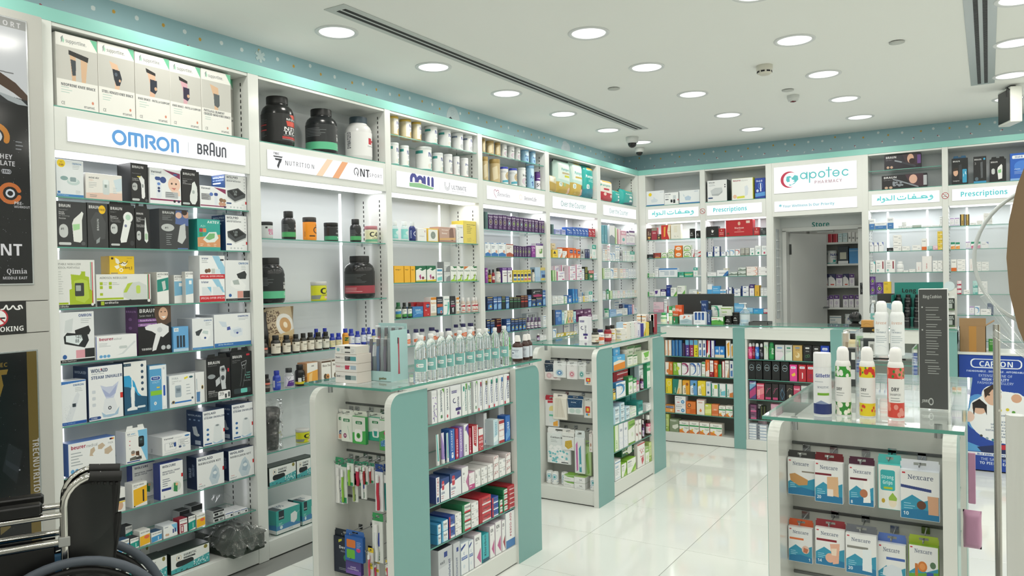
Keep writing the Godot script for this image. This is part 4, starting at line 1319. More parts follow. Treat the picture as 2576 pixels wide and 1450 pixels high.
const MIRROR := Vector3(0.079, 1.513, -1.207)
const POSTERS := {
	"upper": "r 0 0 100 31 e4e8e8;r 0 0 100 3.4 b4b6b0;T 97 1 1.9 f4f4f2 r S P O R T;p 5a4638 76,19 84,21 93,24 100,28 100,31 92,28 82,25 76,24;e 79 22 2.2 3a2c24;p 8a8c8a 74,20 92,20.4 92,20.8 74,20.6;p 2a2c2e 70,28 100,30 100,34 70,34;p b8c0c0 80,28 96,30 100,32 100,33 88,31;p 18191b 0,33 100,32 100,100 0,100;a 80 45 7 7 -150 20 3.4 d88c28;a 80 45 3 3 0 360 2.4 dfe8ec;T 90 51.5 1.7 e4e4e4 r WHEY;T 91.5 54 1.7 e4e4e4 r ISOLATE;o 83 57 6 1.8 c8ccd0;T 86 57.4 1 222222 c ZERO;a 88 66 5.6 5.6 20 340 2.6 d87838;a 88 66 2.2 2.2 0 360 1.2 e4eef2;T 90 69 1.1 e4e4e4 l PRE-;T 90 70.6 1.1 e4e4e4 l WORKOUT;l 92 46 5 3 8a8e90 1.4;T 94.5 85 4.4 f4f4f4 r QNT;S 97 94.6 1.7 e8e8e8 r Qimia;T 97 97.4 1 e8e8e8 r MIDDLE EAST;d 60 c8ccd0 0.15 70 40 30 58",
	"lower": "b 16171a;r 94 0 6 100 8a7636;T 83 3.4 1.6 a88c3c r TREC;p a88c3c 76,6 83,6 82,8 79,8 80,12 78,16;p 2c3034 82,34 90,38 86,50 78,44;p 3a4046 80,40 88,44 87,46 80,42;e 88 45 0.6 b8bcc0;p 8a7a48 76,58 82,54 82,66 76,68;X 94.6 34 3.6 f0f0ee TRECNUTRITION;d 80 8a8e92 0.15 70 0 24 100",
}

func blue_cabinet() -> void:
	var o := thing("blue_cabinet", "blue advertising cabinet with portraits beside the counter", "cabinet", at(-0.195, 0, -6.555))
	boxpart("body", o, v3(0.0, 0.008, -0.36), v3(0.46, 0.86, -0.002), mat("cab_blue", Color(0.12, 0.25, 0.6), 0.3), 0.002)
	var im := MB.new()
	im.flat([v3(0.003, 0.857, 0), v3(0.457, 0.857, 0), v3(0.457, 0.01, 0), v3(0.003, 0.01, 0)], v3(0, 0, 1), [designs.blue.r.position, designs.blue.r.position + v2(designs.blue.r.size.x, 0), designs.blue.r.end, designs.blue.r.position + v2(0, designs.blue.r.size.y)])
	part("printed_front", o, [im, page_mat(designs.blue, true)])
	boxpart("white_top", o, v3(-0.006, 0.86, -0.37), v3(0.466, 0.878, 0.006), mats.island_white)
	boxpart("foot", o, v3(0.02, 0.0, -0.34), v3(0.44, 0.008, -0.02), mats.rubber)
	var b := thing("cardboard_box", "open brown cardboard box with tape on the blue cabinet", "box", at(-0.19, 0.878, -6.6))
	var kraft := mat("kraft", Color(0.62, 0.5, 0.36), 0.8)
	var w := 0.17
	var h := 0.25
	var d := 0.16
	for q in [[0.0, -0.004, w, 0.0], [0.0, -d, w, -d + 0.004], [0.0, -d, 0.004, 0.0], [w - 0.004, -d, w, 0.0]]:
		boxpart("wall", b, v3(q[0], 0, q[1]), v3(q[2], h * 0.76, q[3]), kraft, 0.0)
	boxpart("flap", b, v3(0, h * 0.76, -0.006), v3(w, h, -0.002), kraft, 0.0)
	var fl := boxpart("flap", b, v3(0, 0, -d * 0.9), v3(0.07, 0.004, 0), kraft, 0.0)
	fl.transform = Transform3D(Basis(v3(0, 0, 1), 0.6), v3(w - 0.004, h * 0.76, 0))
	boxpart("tape", b, v3(w * 0.36, 0.0, 0.0), v3(w * 0.64, h * 0.76, 0.0006), mat("tape", Color(0.72, 0.53, 0.28), 0.25), 0.0)
	good("grx", at(0.03, 0.878, -6.68), 0.07, 0.09, 0.05, "bright green carton behind the cardboard box", "")

func wheelchair() -> void:
	var o := thing("wheelchair", "folded black wheelchair with chrome frame, lower left corner", "wheelchair", Transform3D(Basis(Vector3.UP, -0.49), v3(-2.57, 0, -1.33)))
	var chrome = mats.bright_chrome
	var black := mat("vinyl", Color(0.03, 0.032, 0.034), 0.38)
	var rub = mats.rubber
	var tyre := mat("tyre_grey", Color(0.28, 0.31, 0.35), 0.55)
	for side in 2:
		var x := 0.035 if side == 0 else -0.185
		var rim := Node3D.new()
		rim.name = "wheel"
		rim.transform = at(x, 0.305, 0)
		o.add_child(rim, true)
		for r in [["tyre", 0.292, 0.0155, tyre, 0.0], ["rim", 0.262, 0.011, rub, 0.0], ["hand_rim", 0.246, 0.008, black, 0.03]]:
			var p := []
			for k in 48:
				var a := TAU * k / 48.0
				p.append(v3(r[4] if side == 0 else -r[4], sin(a) * r[1], cos(a) * r[1]))
			var q := MB.new()
			q.tube(p, r[2], 10, true)
			part(r[0], rim, [q, r[3]])
		for k in 8:
			var a := TAU * k / 8.0
			var q := MB.new()
			q.tube([v3(0, 0, 0), v3(0, sin(a) * 0.26, cos(a) * 0.26)], 0.009, 6)
			part("spoke", rim, [q, rub])
		var hub := MB.new()
		hub.tube([v3(-0.03, 0, 0), v3(0.03, 0, 0)], 0.035, 16)
		part("hub", rim, [hub, rub])
		var fx := -0.015 if side == 0 else -0.135
		var fz := 0.02
		var q := MB.new()
		var pts := [v3(fx, 0.16, fz), v3(fx, 0.5, fz), v3(fx, 0.74, fz)]
		for k in 7:
			var a := PI / 2 * k / 6.0
			pts.append(v3(fx, 0.77 + sin(a) * 0.09, fz - 0.09 + cos(a) * 0.09))
		pts.append(v3(fx, 0.86, fz - 0.11))
		q.tube(pts, 0.0125, 12)
		part("push_tube", o, [q, chrome])
		q = MB.new()
		var g := []
		for k in 9:
			g.append(v3(fx, 0.858 - k * 0.0015, fz - 0.075 - k * 0.012))
		q.tube(g, 0.0185, 12)
		for k in 5:
			q.box(v3(fx - 0.012, 0.832 - k * 0.003, fz - 0.09 - k * 0.018), v3(fx + 0.012, 0.842 - k * 0.003, fz - 0.08 - k * 0.018), 0.003)
		part("grip", o, [q, rub])
		for y in [0.745, 0.655]:
			q = MB.new()
			q.tube([v3(fx, y, fz), v3(fx, y, fz + 0.2), v3(fx, y - 0.005, fz + 0.4)], 0.0115, 10)
			part("arm_tube", o, [q, chrome])
		q = MB.new()
		q.tube([v3(fx, 0.655, fz + 0.2), v3(fx, 0.4, fz + 0.2), v3(fx, 0.16, fz + 0.2)], 0.0115, 10)
		q.tube([v3(fx, 0.42, fz), v3(fx, 0.42, fz + 0.42)], 0.0115, 10)
		q.tube([v3(fx, 0.2, fz), v3(fx, 0.2, fz + 0.42)], 0.0115, 10)
		part("side_frame", o, [q, chrome])
		boxpart("clamp", o, v3(fx - 0.016, 0.64, fz - 0.016), v3(fx + 0.016, 0.672, fz + 0.018), mat("clamp_grey", Color(0.62, 0.63, 0.62), 0.45), 0.003)
		boxpart("armrest_pad", o, v3(fx - 0.022, 0.757, fz + 0.06), v3(fx + 0.026, 0.795, fz + 0.38), black, 0.012)
		boxpart("skirt_guard", o, v3(fx - 0.003, 0.55, fz + 0.03), v3(fx + 0.003, 0.64, fz + 0.36), black, 0.002)
		boxpart("side_cloth", o, v3(fx - 0.002, 0.26, fz + 0.02), v3(fx + 0.002, 0.54, fz + 0.4), mat("seat_blue", Color(0.08, 0.36, 0.52), 0.5), 0.001)
	var br := MB.new()
	br.tube([v3(-0.015, 0.2, 0.15), v3(-0.135, 0.44, 0.15)], 0.01, 8)
	br.tube([v3(-0.135, 0.2, 0.17), v3(-0.015, 0.44, 0.17)], 0.01, 8)
	part("cross_brace", o, [br, chrome])
	for s in [["backrest", 0.0, -0.16, 0.34, 0.83], ["back_pocket", 0.004, -0.152, 0.36, 0.69]]:
		var q := MB.new()
		q.sheet(20, 14, func(a: float, b: float) -> Vector3:
			var bulge := sin(a * PI)
			var y: float = lerpf(s[3], s[4], b)
			return v3(lerpf(-0.138, -0.008, a) + 0.03 * sin(a * PI * 2.0) * (0.6 + 0.4 * b), y + 0.02 * bulge * b, 0.012 + s[2] * pow(bulge, 0.55) * (0.8 + 0.2 * b) - s[1] * 2.0 + 0.005 * sin(b * 9.0 + a * 6.0)))
		q.sheet(20, 14, func(a: float, b: float) -> Vector3:
			var bulge := sin(a * PI)
			var y: float = lerpf(s[3], s[4], b)
			return v3(lerpf(-0.138, -0.008, a) + 0.03 * sin(a * PI * 2.0) * (0.6 + 0.4 * b), y + 0.02 * bulge * b, 0.018 + s[2] * pow(bulge, 0.55) * (0.8 + 0.2 * b) - s[1] * 2.0 + 0.005 * sin(b * 9.0 + a * 6.0)))
		part(s[0], o, [q, black])
	var st := MB.new()
	st.sheet(10, 8, func(a: float, b: float) -> Vector3: return v3(lerpf(-0.135, -0.015, a), 0.44 + 0.16 * sin(a * PI), lerpf(0.03, 0.42, b)))
	part("seat", o, [st, mat("seat_blue", Color(0.08, 0.36, 0.52), 0.5)], "blue folded seat cloth")
	for side in 2:
		var c := MB.new()
		var p := []
		for k in 24:
			var a := TAU * k / 24.0
			p.append(v3(0, sin(a) * 0.08, cos(a) * 0.08))
		c.tube(p, 0.014, 8, true)
		var m := part("caster", o, [c, rub])
		m.position = v3(-0.015 if side == 0 else -0.135, 0.094, 0.42)

func crumple(mb: MB, a: Vector3, b: Vector3, seed_: int, amp: float) -> void:
	var n := FastNoiseLite.new()
	n.seed = seed_
	n.frequency = 14.0
	mb.sheet(34, 30, func(s: float, t: float) -> Vector3:
		var x := lerpf(a.x - 0.06, b.x + 0.06, s)
		var z := lerpf(a.z - 0.02, b.z + 0.06, t)
		var over := maxf(maxf(a.x - x, x - b.x), z - b.z)
		var y := b.y + 0.012 - maxf(0.0, over) * 1.6
		return v3(x, y + amp * n.get_noise_3d(x, 0.0, z) , z + amp * 0.6 * n.get_noise_3d(z, 3.0, x)))

func wrapped_things() -> void:
	var fr := Transform3D(Basis(Vector3.UP, PI / 2), v3(X0, 0, 0))
	var o := thing("storage_crate", "dark green plastic crate under clear film, bottom of first bay", "crate", fr * at(2.56, 0.104, 0.0))
	var gm := mat("crate_green", Color(0.14, 0.19, 0.15), 0.5)
	boxpart("tub", o, v3(-0.1, 0.0, -0.25), v3(0.098, 0.085, 0.06), gm, 0.004)
	boxpart("rim", o, v3(-0.104, 0.02, -0.252), v3(0.102, 0.03, 0.068), gm, 0.002)
	boxpart("latch", o, v3(-0.02, 0.02, 0.06), v3(0.02, 0.055, 0.074), gm, 0.002)
	boxpart("lid", o, v3(-0.103, 0.085, -0.253), v3(0.101, 0.095, 0.07), gm, 0.003)
	var q := MB.new()
	crumple(q, v3(-0.09, 0.0, -0.22), v3(0.04, 0.13, 0.07), 5, 0.045)
	part("plastic_film", o, [q, mats.film], "crumpled clear plastic film")
	var f := thing("film_bundle", "loose bundle of clear plastic film, eighth shelf, first bay", "plastic film", fr * at(2.58, 0.3, -0.13))
	q = MB.new()
	crumple(q, v3(-0.02, 0.0, -0.08), v3(0.015, 0.06, -0.01), 9, 0.015)
	part("film", f, [q, mats.film])
	var s := thing("shaker_cup", "black shaker cup in clear bag, fifth shelf, second bay", "cup", fr * at(2.83, 0.572, -0.08))
	q = MB.new()
	q.lathe([[0.0, 0.0], [0.036, 0.0], [0.04, 0.01], [0.05, 0.19], [0.052, 0.19], [0.052, 0.22], [0.04, 0.232], [0.0, 0.235]], 24)
	part("cup", s, [q, mat("matte_black", Color(0.05, 0.05, 0.05), 0.5)])
	q = MB.new()
	var n := FastNoiseLite.new()
	n.seed = 3
	n.frequency = 18.0
	q.sheet(28, 20, func(a: float, b: float) -> Vector3:
		var an := a * TAU
		var r := 0.062 + 0.02 * n.get_noise_3d(sin(an), cos(an), b * 1.4)
		return v3(sin(an) * r, 0.004 + b * 0.27, cos(an) * r))
	part("clear_bag", s, [q, mats.film])

func stands() -> void:
	var o := thing("toothbrush_display", "pale teal cardboard display of handmade toothbrushes on nearest island", "display", Transform3D(Basis(Vector3.UP, 0.05), v3(-2.28, 1.05, -2.52)))
	var card := mat("display_teal", Color(0.68, 0.82, 0.82), 0.5)
	boxpart("tray_front", o, v3(-0.1, 0.0, -0.003), v3(0.06, 0.045, 0.0), card, 0.0)
	boxpart("tray_floor", o, v3(-0.1, 0.0, -0.12), v3(0.06, 0.003, 0.0), card, 0.0)
	boxpart("side_card", o, v3(0.06, 0.0, -0.12), v3(0.063, 0.225, 0.0), card, 0.0)
	boxpart("side_card", o, v3(-0.103, 0.0, -0.12), v3(-0.1, 0.1, 0.0), card, 0.0)
	boxpart("back_card", o, v3(-0.1, 0.0, -0.123), v3(0.06, 0.25, -0.12), card, 0.0)
	lettering("lettering", o, "gaelan", 0.009, at(-0.005, 0.014, 0.0006), mat("brand_olive", Color(0.45, 0.45, 0.3), 0.5))
	var bq := MB.new()
	var bz := Basis(v3(0, 0, -1), Vector3.UP, v3(1, 0, 0))
	bq.prism(PackedVector2Array([v2(-0.006, 0.03), v2(0.006, 0.03), v2(0.004, 0.09), v2(0.005, 0.19), v2(-0.005, 0.19), v2(-0.003, 0.09)]), 0.0, 0.0006, Transform3D(bz, v3(0.063, 0, -0.055)))
	part("brush_print", o, [bq, hexmat("b84a58")])
	bq = MB.new()
	bq.prism(PackedVector2Array([v2(-0.007, 0.165), v2(-0.001, 0.165), v2(-0.001, 0.192), v2(-0.007, 0.192)]), 0.0, 0.0009, Transform3D(bz, v3(0.063, 0, -0.055)))
	part("bristle_print", o, [bq, hexmat("3c3438")])
	var cols := ["4a3c64", "3a6a9c", "4a3c5c", "b8ac94"]
	for k in 4:
		for d in 2:
			var x := -0.078 + k * 0.04
			var z := -0.02 - d * 0.055
			var t := thing("boxed_toothbrush", "%s toothbrush in clear case, %s row of the cardboard display" % [["violet", "blue", "purple", "beige"][k], ["front", "back"][d]], "toothbrush", o.transform * Transform3D(Basis(Vector3.RIGHT, -0.06), v3(x, 0.004, z)), "toothbrushes in the cardboard display")
			var hgt := 0.185 if d == 0 else 0.235
			var q := MB.new()
			q.tube([v3(0, 0.004, -0.01), v3(0.004, 0.06, -0.008), v3(-0.003, 0.11, -0.011), v3(0, hgt * 0.85, -0.01)], 0.007, 8)
			part("handle", t, [q, hexmat(cols[k] if d == 0 else ["a03048", "c8c0b4", "b8b0a0", "c8c4bc"][k])])
			boxpart("bristles", t, v3(-0.006, hgt * 0.8, -0.016), v3(0.006, hgt * 0.97, -0.002), mat("bristle", Color(0.3, 0.28, 0.3), 0.7), 0.002)
			boxpart("clear_case", t, v3(-0.016, 0.0, -0.02), v3(0.016, hgt, 0.004), clear("case_clear", Color(0.9, 0.93, 0.95, 0.14), 0.06), 0.003)
	var a := thing("acrylic_riser", "clear acrylic riser with black base on right island", "display stand", at(-0.33, 1.05, -3.18))
	var ac = mats.acrylic_clear
	boxpart("side", a, v3(-0.1, 0.0, -0.12), v3(-0.095, 0.22, 0.06), ac, 0.0)
	boxpart("side", a, v3(0.09, 0.0, -0.12), v3(0.095, 0.16, 0.06), ac, 0.0)
	boxpart("shelf", a, v3(-0.095, 0.122, -0.12), v3(0.09, 0.127, 0.06), ac, 0.0)
	boxpart("base_strip", a, v3(-0.06, 0.116, 0.056), v3(0.07, 0.122, 0.062), mats.gloss_black)
	for k in 2:
		good("avn", at(-0.345 + k * 0.053, 1.178, -3.15), 0.048, 0.205, 0.048, "white thermal water spray, %s of a pair on the acrylic riser" % ["left", "right"][k], "thermal water sprays")
	var l := thing("hair_display", "teal card display with dark lettering on counter right of door", "display", at(-0.46, 1.052, -6.72))
	var tm := mat("hair_teal", Color(0.14, 0.5, 0.46), 0.4)
	boxpart("back_card", l, v3(-0.18, 0.0, -0.07), v3(0.16, 0.345, -0.066), tm, 0.0)
	boxpart("side_card", l, v3(-0.183, 0.0, -0.07), v3(-0.18, 0.25, 0.15), tm, 0.0)
	boxpart("step", l, v3(-0.18, 0.0, -0.066), v3(0.16, 0.15, -0.008), tm, 0.0)
	boxpart("step", l, v3(-0.18, 0.0, -0.008), v3(0.16, 0.075, 0.05), tm, 0.0)
	lettering("lettering", l, "Long", 0.032, at(-0.13, 0.28, -0.0655), mat("dark_print", Color(0.06, 0.1, 0.1), 0.5))
	for k in 9:
		good("hbk", Transform3D(Basis(), v3(-0.61 + (k % 3) * 0.068, 1.052 + (k / 3) * 0.075, -6.615 - (k / 3) * 0.057)), 0.05, 0.1, 0.05, "black hair vitamin bottle, %s from left, %s tier of teal display" % [ORD[k % 3], ["front", "middle", "rear"][k / 3]], "bottles in the teal display")
	var r2 := thing("acrylic_riser", "clear two-tier acrylic riser at the back of right island", "display stand", at(-0.43, 1.05, -3.45))
	boxpart("shelf", r2, v3(-0.09, 0.075, -0.07), v3(0.09, 0.08, 0.02), ac, 0.0)
	boxpart("side", r2, v3(-0.095, 0.0, -0.14), v3(-0.09, 0.19, 0.02), ac, 0.0)
	boxpart("side", r2, v3(0.09, 0.0, -0.14), v3(0.095, 0.19, 0.02), ac, 0.0)
	boxpart("shelf", r2, v3(-0.09, 0.18, -0.14), v3(0.09, 0.185, -0.075), ac, 0.0)
	for g in [["bdj", -0.485, 1.13, -3.44, 0.036, 0.105, 0.036, "amber oil bottle with black cap"], ["prg", -0.428, 1.13, -3.44, 0.066, 0.085, 0.05, "black and grey perfume carton"], ["pkj", -0.37, 1.13, -3.44, 0.034, 0.075, 0.034, "pink jar with pale lid"], ["bfg", -0.43, 1.235, -3.53, 0.075, 0.022, 0.055, "flat black box with gold flower"], ["wdb", -0.44, 1.257, -3.53, 0.045, 0.03, 0.04, "small wooden brown box"]]:
		good(g[0], at(g[1], g[2], g[3]), g[4], g[5], g[6], g[7] + " on the rear acrylic riser", "")
	var m := thing("mint_rack", "slim white rack of mint packs left of the blue cabinet", "rack", at(-0.255, 1.052, -6.66))
	boxpart("back_card", m, v3(-0.05, 0.0, -0.02), v3(0.05, 0.3, -0.016), mats.island_white, 0.0)
	boxpart("floor_card", m, v3(-0.05, 0.0, -0.016), v3(0.05, 0.004, 0.05), mats.island_white, 0.0)
	var dq := MB.new()
	var dp := PackedVector2Array()
	for k in 24: dp.append(v2(cos(TAU * k / 24.0), sin(TAU * k / 24.0)) * 0.036)
	dq.prism(dp, -0.016, -0.012, at(0, 0.315, 0))
	part("round_sign", m, [dq, mat("pale_sign", Color(0.82, 0.88, 0.9), 0.3)])
	lettering("lettering", m, "NU", 0.024, at(-0.048, 0.25, -0.0155), mats.dark_print, false)
	for k in 2:
		good("ndm", at(-0.25, 1.058 + k * 0.125, -6.63), 0.062, 0.11, 0.012, "black and green mint pack, %s of two on the slim rack" % ["lower", "upper"][k], "mint packs")
	var r := thing("disc_stand", "round clear disc with tan panel on chrome post, right edge", "display stand", Transform3D(Basis(Vector3.UP, -0.1), MIRROR))
	var disc := func(rad: float, z0: float, z1: float, at: Vector3) -> MB:
		var p := PackedVector2Array()
		for k in 48: p.append(v2(cos(TAU * k / 48.0), sin(TAU * k / 48.0)) * rad)
		var mb := MB.new()
		mb.prism(p, z0, z1, Transform3D(Basis(), at))
		return mb
	part("glass_rim", r, [disc.call(0.098, -0.012, 0.0, v3(0, 0, 0)), clear("rim_clear", Color(0.82, 0.87, 0.88, 0.12), 0.04)])
	part("tan_backing", r, [disc.call(0.36, 0.004, 0.012, v3(0.302, 0.0, 0)), mat("tan", Color(0.55, 0.46, 0.35), 0.7)])
	var ring := []
	for k in 48: ring.append(v3(cos(TAU * k / 48.0) * 0.096, sin(TAU * k / 48.0) * 0.096, 0.0))
	var rq := MB.new()
	rq.tube(ring, 0.0025, 8, true)
	part("rim_highlight", r, [rq, mat("highlight_white", Color(0.85, 0.88, 0.88), 0.2)])  # white ring paints in the highlights along the rim of the clear disc
	var chrome = mats.bright_chrome
	var pq := MB.new()
	pq.tube([v3(-0.072, -0.09, -0.01), v3(-0.072, -1.55, -0.01)], 0.0045, 10)
	part("post", r, [pq, chrome])
	pq = MB.new()
	pq.tube([v3(-0.05, -0.21, 0.0), v3(-0.05, -1.55, 0.0)], 0.012, 12)
	part("leg", r, [pq, mats.island_white])
	pq = MB.new()
	pq.tube([v3(-0.085, -0.05, 0.0), v3(-0.04, -0.12, 0.01), v3(0.02, -0.16, 0.01)], 0.006, 8)
	pq.tube([v3(-0.075, -0.1, 0.0), v3(0.0, -0.16, 0.0)], 0.005, 8)
	part("clear_arm", r, [pq, mats.acrylic_clear])
	var bg := thing("pink_bag", "pink plastic bag showing past the right island's edge", "bag", at(-0.05, 0.62, -2.75))
	var pb := MB.new()
	puffy(pb, 0.05, 0.12, 0.04, Rect2(), Color.WHITE, 0.2)
	part("pouch", bg, [pb, mats.pink_film])
	boxpart("hang_strap", bg, v3(-0.01, 0.14, -0.03), v3(0.01, 0.3, -0.02), mats.pink_film)
	for k in 4:
		good("rol", at([-2.535, -2.487, -2.425, -2.196][k], 0.098, [-4.45, -4.44, -4.46, -4.43][k]), 0.046, 0.082, 0.046, "white cotton roll, %s from left on second island's deck" % ORD[k], "cotton rolls")
	for k in 4:
		good(["wip", "wip", "wi2", "wi2"][k], Transform3D(Basis(), v3([-2.37, -2.37, -2.285, -2.285][k], 0.098 + 0.04 * (k % 2), -4.435 + (k / 2) * 0.01)), 0.08, 0.039, 0.09, "%s pack, %s of two on second island's deck" % [["green topped wipes", "white tissue"][k / 2], ["lower", "upper"][k % 2]], "wipes and tissue packs")

# ------------------------------------------------------------------ the goods, shelf by shelf
func stock() -> void:
	row("top compartment, first wall bay", "L", 2.256, -.02, "kbg 1.814 .164 .328 .01 -.075;kbg 1.988 .153 .328 .01 -.075;kbg 2.17 .167 .328 .01 -.075;kbg 2.347 .151 .328 .01 -.075;kbg 2.523 .163 .328 .01 -.075;kb1 1.792 .177 .315;kb2 1.967 .168 .319;kb3 2.141 .174 .316;kb4 2.313 .169 .314;kb5 2.488 .174 .316;kb3 2.609 .113 .328 .06 -.12")
	row("first shelf, first wall bay", "L", 1.877, -.02, "om1 1.749 .114 .158 .1;mini 1.896 .164 .113 .09;br1 2.069 .085 .181 .11 -.03;ver1 2.193 .162 .17 .07;br2 2.327 .099 .174 .09;ver2 2.455 .154 .109 .07;wol1 2.599 .132 .181 .11 -.03")
	row("second shelf, first wall bay", "L", 1.664, -.02, "br3 1.752 .125 .194 .09;br4 1.863 .092 .196 .09;br5 1.973 .122 .196 .08;br6 2.071 .071 .186 .06;br7 2.246 .157 .195 .1 -.04;akt 2.431 .134 .157 .12 -.03;wol1 2.596 .135 .185 .11 -.03")
	row("third shelf, first wall bay", "L", 1.403, -.02, "neb1 1.763 .162 .207 .1;neb2 1.976 .256 .144 .11;lib 1.98 .117 .082 .07 -.04 .144;acc1 2.165 .061 .152 .1;acc2 2.272 .057 .138 .1 -.05;acc2 2.306 .044 .154 .028;tri2 2.435 .149 .116 .09;tri1 2.439 .147 .118 .09 -.02 .116;om2 2.589 .151 .212 .1")
	row("fourth shelf, first wall bay", "L", 1.17, -.02, "om3 1.76 .149 .216 .12;beu1 1.933 .19 .104 .1;hair 2.126 .169 .225 .1 -.03;blub 2.253 .083 .121;om4 2.375 .12 .155 .12;om5 2.552 .226 .168 .15")
	row("fifth shelf, first wall bay", "L", .905, -.02, "om6 1.739 .107 .189 .08;steam 1.879 .156 .239 .12;hlt 2.023 .112 .242 .08 -.03;orb 2.129 .087 .213 .06;fora 2.253 .137 .153 .08;foras 2.358 .053 .153 .07 -.03;brd 2.46 .142 .211 .09;br9 2.599 .133 .231 .1")
	row("sixth shelf, first wall bay", "L", .684, -.02, "beu2 1.812 .206 .142 .07;oxi 2.015 .106 .147 .08;ver3 2.216 .151 .088 .12;wst 2.424 .128 .176 .13;wst 2.598 .133 .183 .13")
	row("seventh shelf, first wall bay", "L", .478, -.02, "smw 1.929 .051 .108;wcu 2.119 .123 .163 .04 -.14;accy 2.023 .073 .111 .06;wcu 2.184 .124 .17;nkc 2.399 .159 .161 .08;nka 2.585 .159 .155 .08")
	row("eighth shelf, first wall bay", "L", .291, -.02, "acb 1.941 .053 .057;act 1.992 .043 .052;act 2.026 .036 .081 .05 -.12;acy 2.043 .052 .072;acb 2.101 .054 .048;tris 2.172 .074 .06 .07;acr 2.241 .044 .07;act 2.287 .041 .072;acy 2.337 .05 .066;blk 2.33 .058 .068 .06 -.14;blk 2.4 .066 .077 .06 -.14;blk 2.44 .065 .029 .06 -.02 0 1/2;blk 2.44 .065 .029 .06 -.02 .029 2/2;omf 2.503 .049 .027 .1;omf 2.55 .037 .023 .1;omf 2.594 .045 .023 .1")
	row("floor deck, first wall bay", "L", .104, -.03, "dia 1.938 .109 .162 .08 -.05;dia 2.091 .136 .145 .07 -.17;dia 2.075 .164 .11 .08;dia 2.282 .213 .099 .1")
	row("top compartment, second wall bay", "L", 2.256, -.03, "tb1 2.963 .181 .287;tb2 3.302 .189 .276;tb3 3.612 .17 .28")
	row("first shelf, second wall bay", "L", 1.735, -.04, "jr1 2.827 .074 .094;bt1 2.989 .078 .163;jo 3.147 .079 .137;jb 3.321 .085 .114;bt1 3.524 .07 .147;jc 3.672 .084 .11")
	row("second shelf, second wall bay", "L", 1.382, -.03, "tb2 2.874 .156 .251;jy 3.205 .094 .113;tb4 3.605 .192 .271")
	row("third shelf, second wall bay", "L", 1.093, -.02, "blp 2.822 .077 .237 .06 -.1;cof 2.984 .22 .261 .07 -.14;rd1 2.761 .044 .095;vb 2.849 .052 .11;vb 2.922 .045 .106;vb 2.989 .042 .106;vb 3.043 .04 .108;vb 3.098 .043 .108;vb2 3.159 .043 .105;vb2 3.218 .042 .104;bb 3.215 .033 .12 .05 -.1;bb 3.285 .034 .119 .05 -.1;bb 3.267 .034 .09;bb 3.321 .038 .089;bb3 3.379 .039 .112;bb2 3.428 .037 .106;bb2 3.482 .035 .089;bb2 3.533 .032 .106;bb2 3.58 .028 .105;bb 3.625 .028 .091")
	row("fourth shelf, second wall bay", "L", .902, -.02, "rd1 2.774 .035 .094;blb 2.846 .043 .106;lcr 2.937 .054 .11;opt 3.018 .056 .12;org 3.089 .083 .126 .08;mac 3.197 .076 .126 .08;mac 3.279 .075 .127 .08")
	row("fifth shelf, second wall bay", "L", .572, -.03, "jy 3.049 .08 .075")
	row("sixth shelf, second wall bay", "L", .386, -.02, "dia 2.856 .189 .104 .08;dia 3.023 .137 .104 .08")
	row("floor deck, second wall bay", "L", .106, -.03, "n95 2.896 .171 .13 .12;n95 3.054 .113 .134 .12")
	row("upper top shelf, third wall bay", "L", 2.453, -.03, "nag 3.894 .069 .131;nag 4.024 .081 .131;nag 4.134 .066 .131;nat 4.313 .092 .131;nat 4.475 .093 .131;nap 4.628 .087 .131;nap 4.75 .076 .131")
	row("lower top shelf, third wall bay", "L", 2.256, -.03, "nat 3.891 .071 .153;nat 3.997 .064 .148;nat 4.238 .117 .172;nat 4.376 .078 .147;pre 4.49 .065 .152;pre 4.582 .05 .147;pre 4.692 .063 .148")
	row("first shelf, third wall bay", "L", 1.759, -.03, "gum 3.871 .043 .127;gum 3.973 .05 .131;nav 4.053 .047 .132;bwt 4.131 .101 .089 .06;yov 4.252 .126 .094 .07;ros 4.425 .195 .112 .09;der 4.576 .088 .138 .06;mar 4.705 .167 .171 .11")
	row("second shelf, third wall bay", "L", 1.476, -.03, "yel 3.88 .098 .113 .07;yel 3.965 .061 .113 .07;yel 4.025 .048 .112 .07;grn 4.111 .114 .113 .07;grn 4.226 .104 .115 .07;sed 4.321 .07 .097 .06;gry 4.409 .077 .072 .06 -.03 0 1/2;gry 4.409 .077 .072 .06 -.03 .072 2/2;pro 4.49 .076 .112 .07;pro 4.573 .082 .112 .07;pro2 4.659 .082 .112 .07;pro 4.745 .087 .113 .07")
	row("third shelf, third wall bay", "L", 1.237, -.02, "gbt 3.874 .039 .108;dbt 3.933 .033 .105;dbt 3.986 .029 .102;bcd 4.057 .111 .073 .06;red 4.145 .072 .1 .05 -.1;red 4.155 .073 .1 .06;sty 4.231 .066 .132 .06;sdk 4.304 .067 .131 .06;stl 4.382 .074 .134 .06;sbk 4.458 .062 .132 .06;sty 4.519 .038 .122;rwb 4.604 .037 .116;rwb 4.672 .034 .113;rwb 4.739 .034 .114;rwb 4.772 .031 .113")
	row("fourth shelf, third wall bay", "L", 1.048, -.03, "now 3.973 .05 .108;now 4.071 .048 .106;now 4.262 .048 .093 .05 -.13;now 4.293 .061 .102 .05 -.06;now 4.346 .046 .082 .05 -.066;now 4.448 .06 .085;now 4.63 .048 .101 .05 -.1;now 4.63 .054 .109;now 4.731 .049 .107;now 4.769 .035 .104 .05 -.081")
	row("upper top shelf, fourth wall bay", "L", 2.473, -.03, "s26 4.932 .026 .111;s26 5.049 .064 .111;s26 5.148 .048 .111;kab 5.243 .048 .111;kab 5.358 .058 .111;kab 5.452 .045 .111;apt 5.591 .071 .111;apt 5.707 .054 .111")
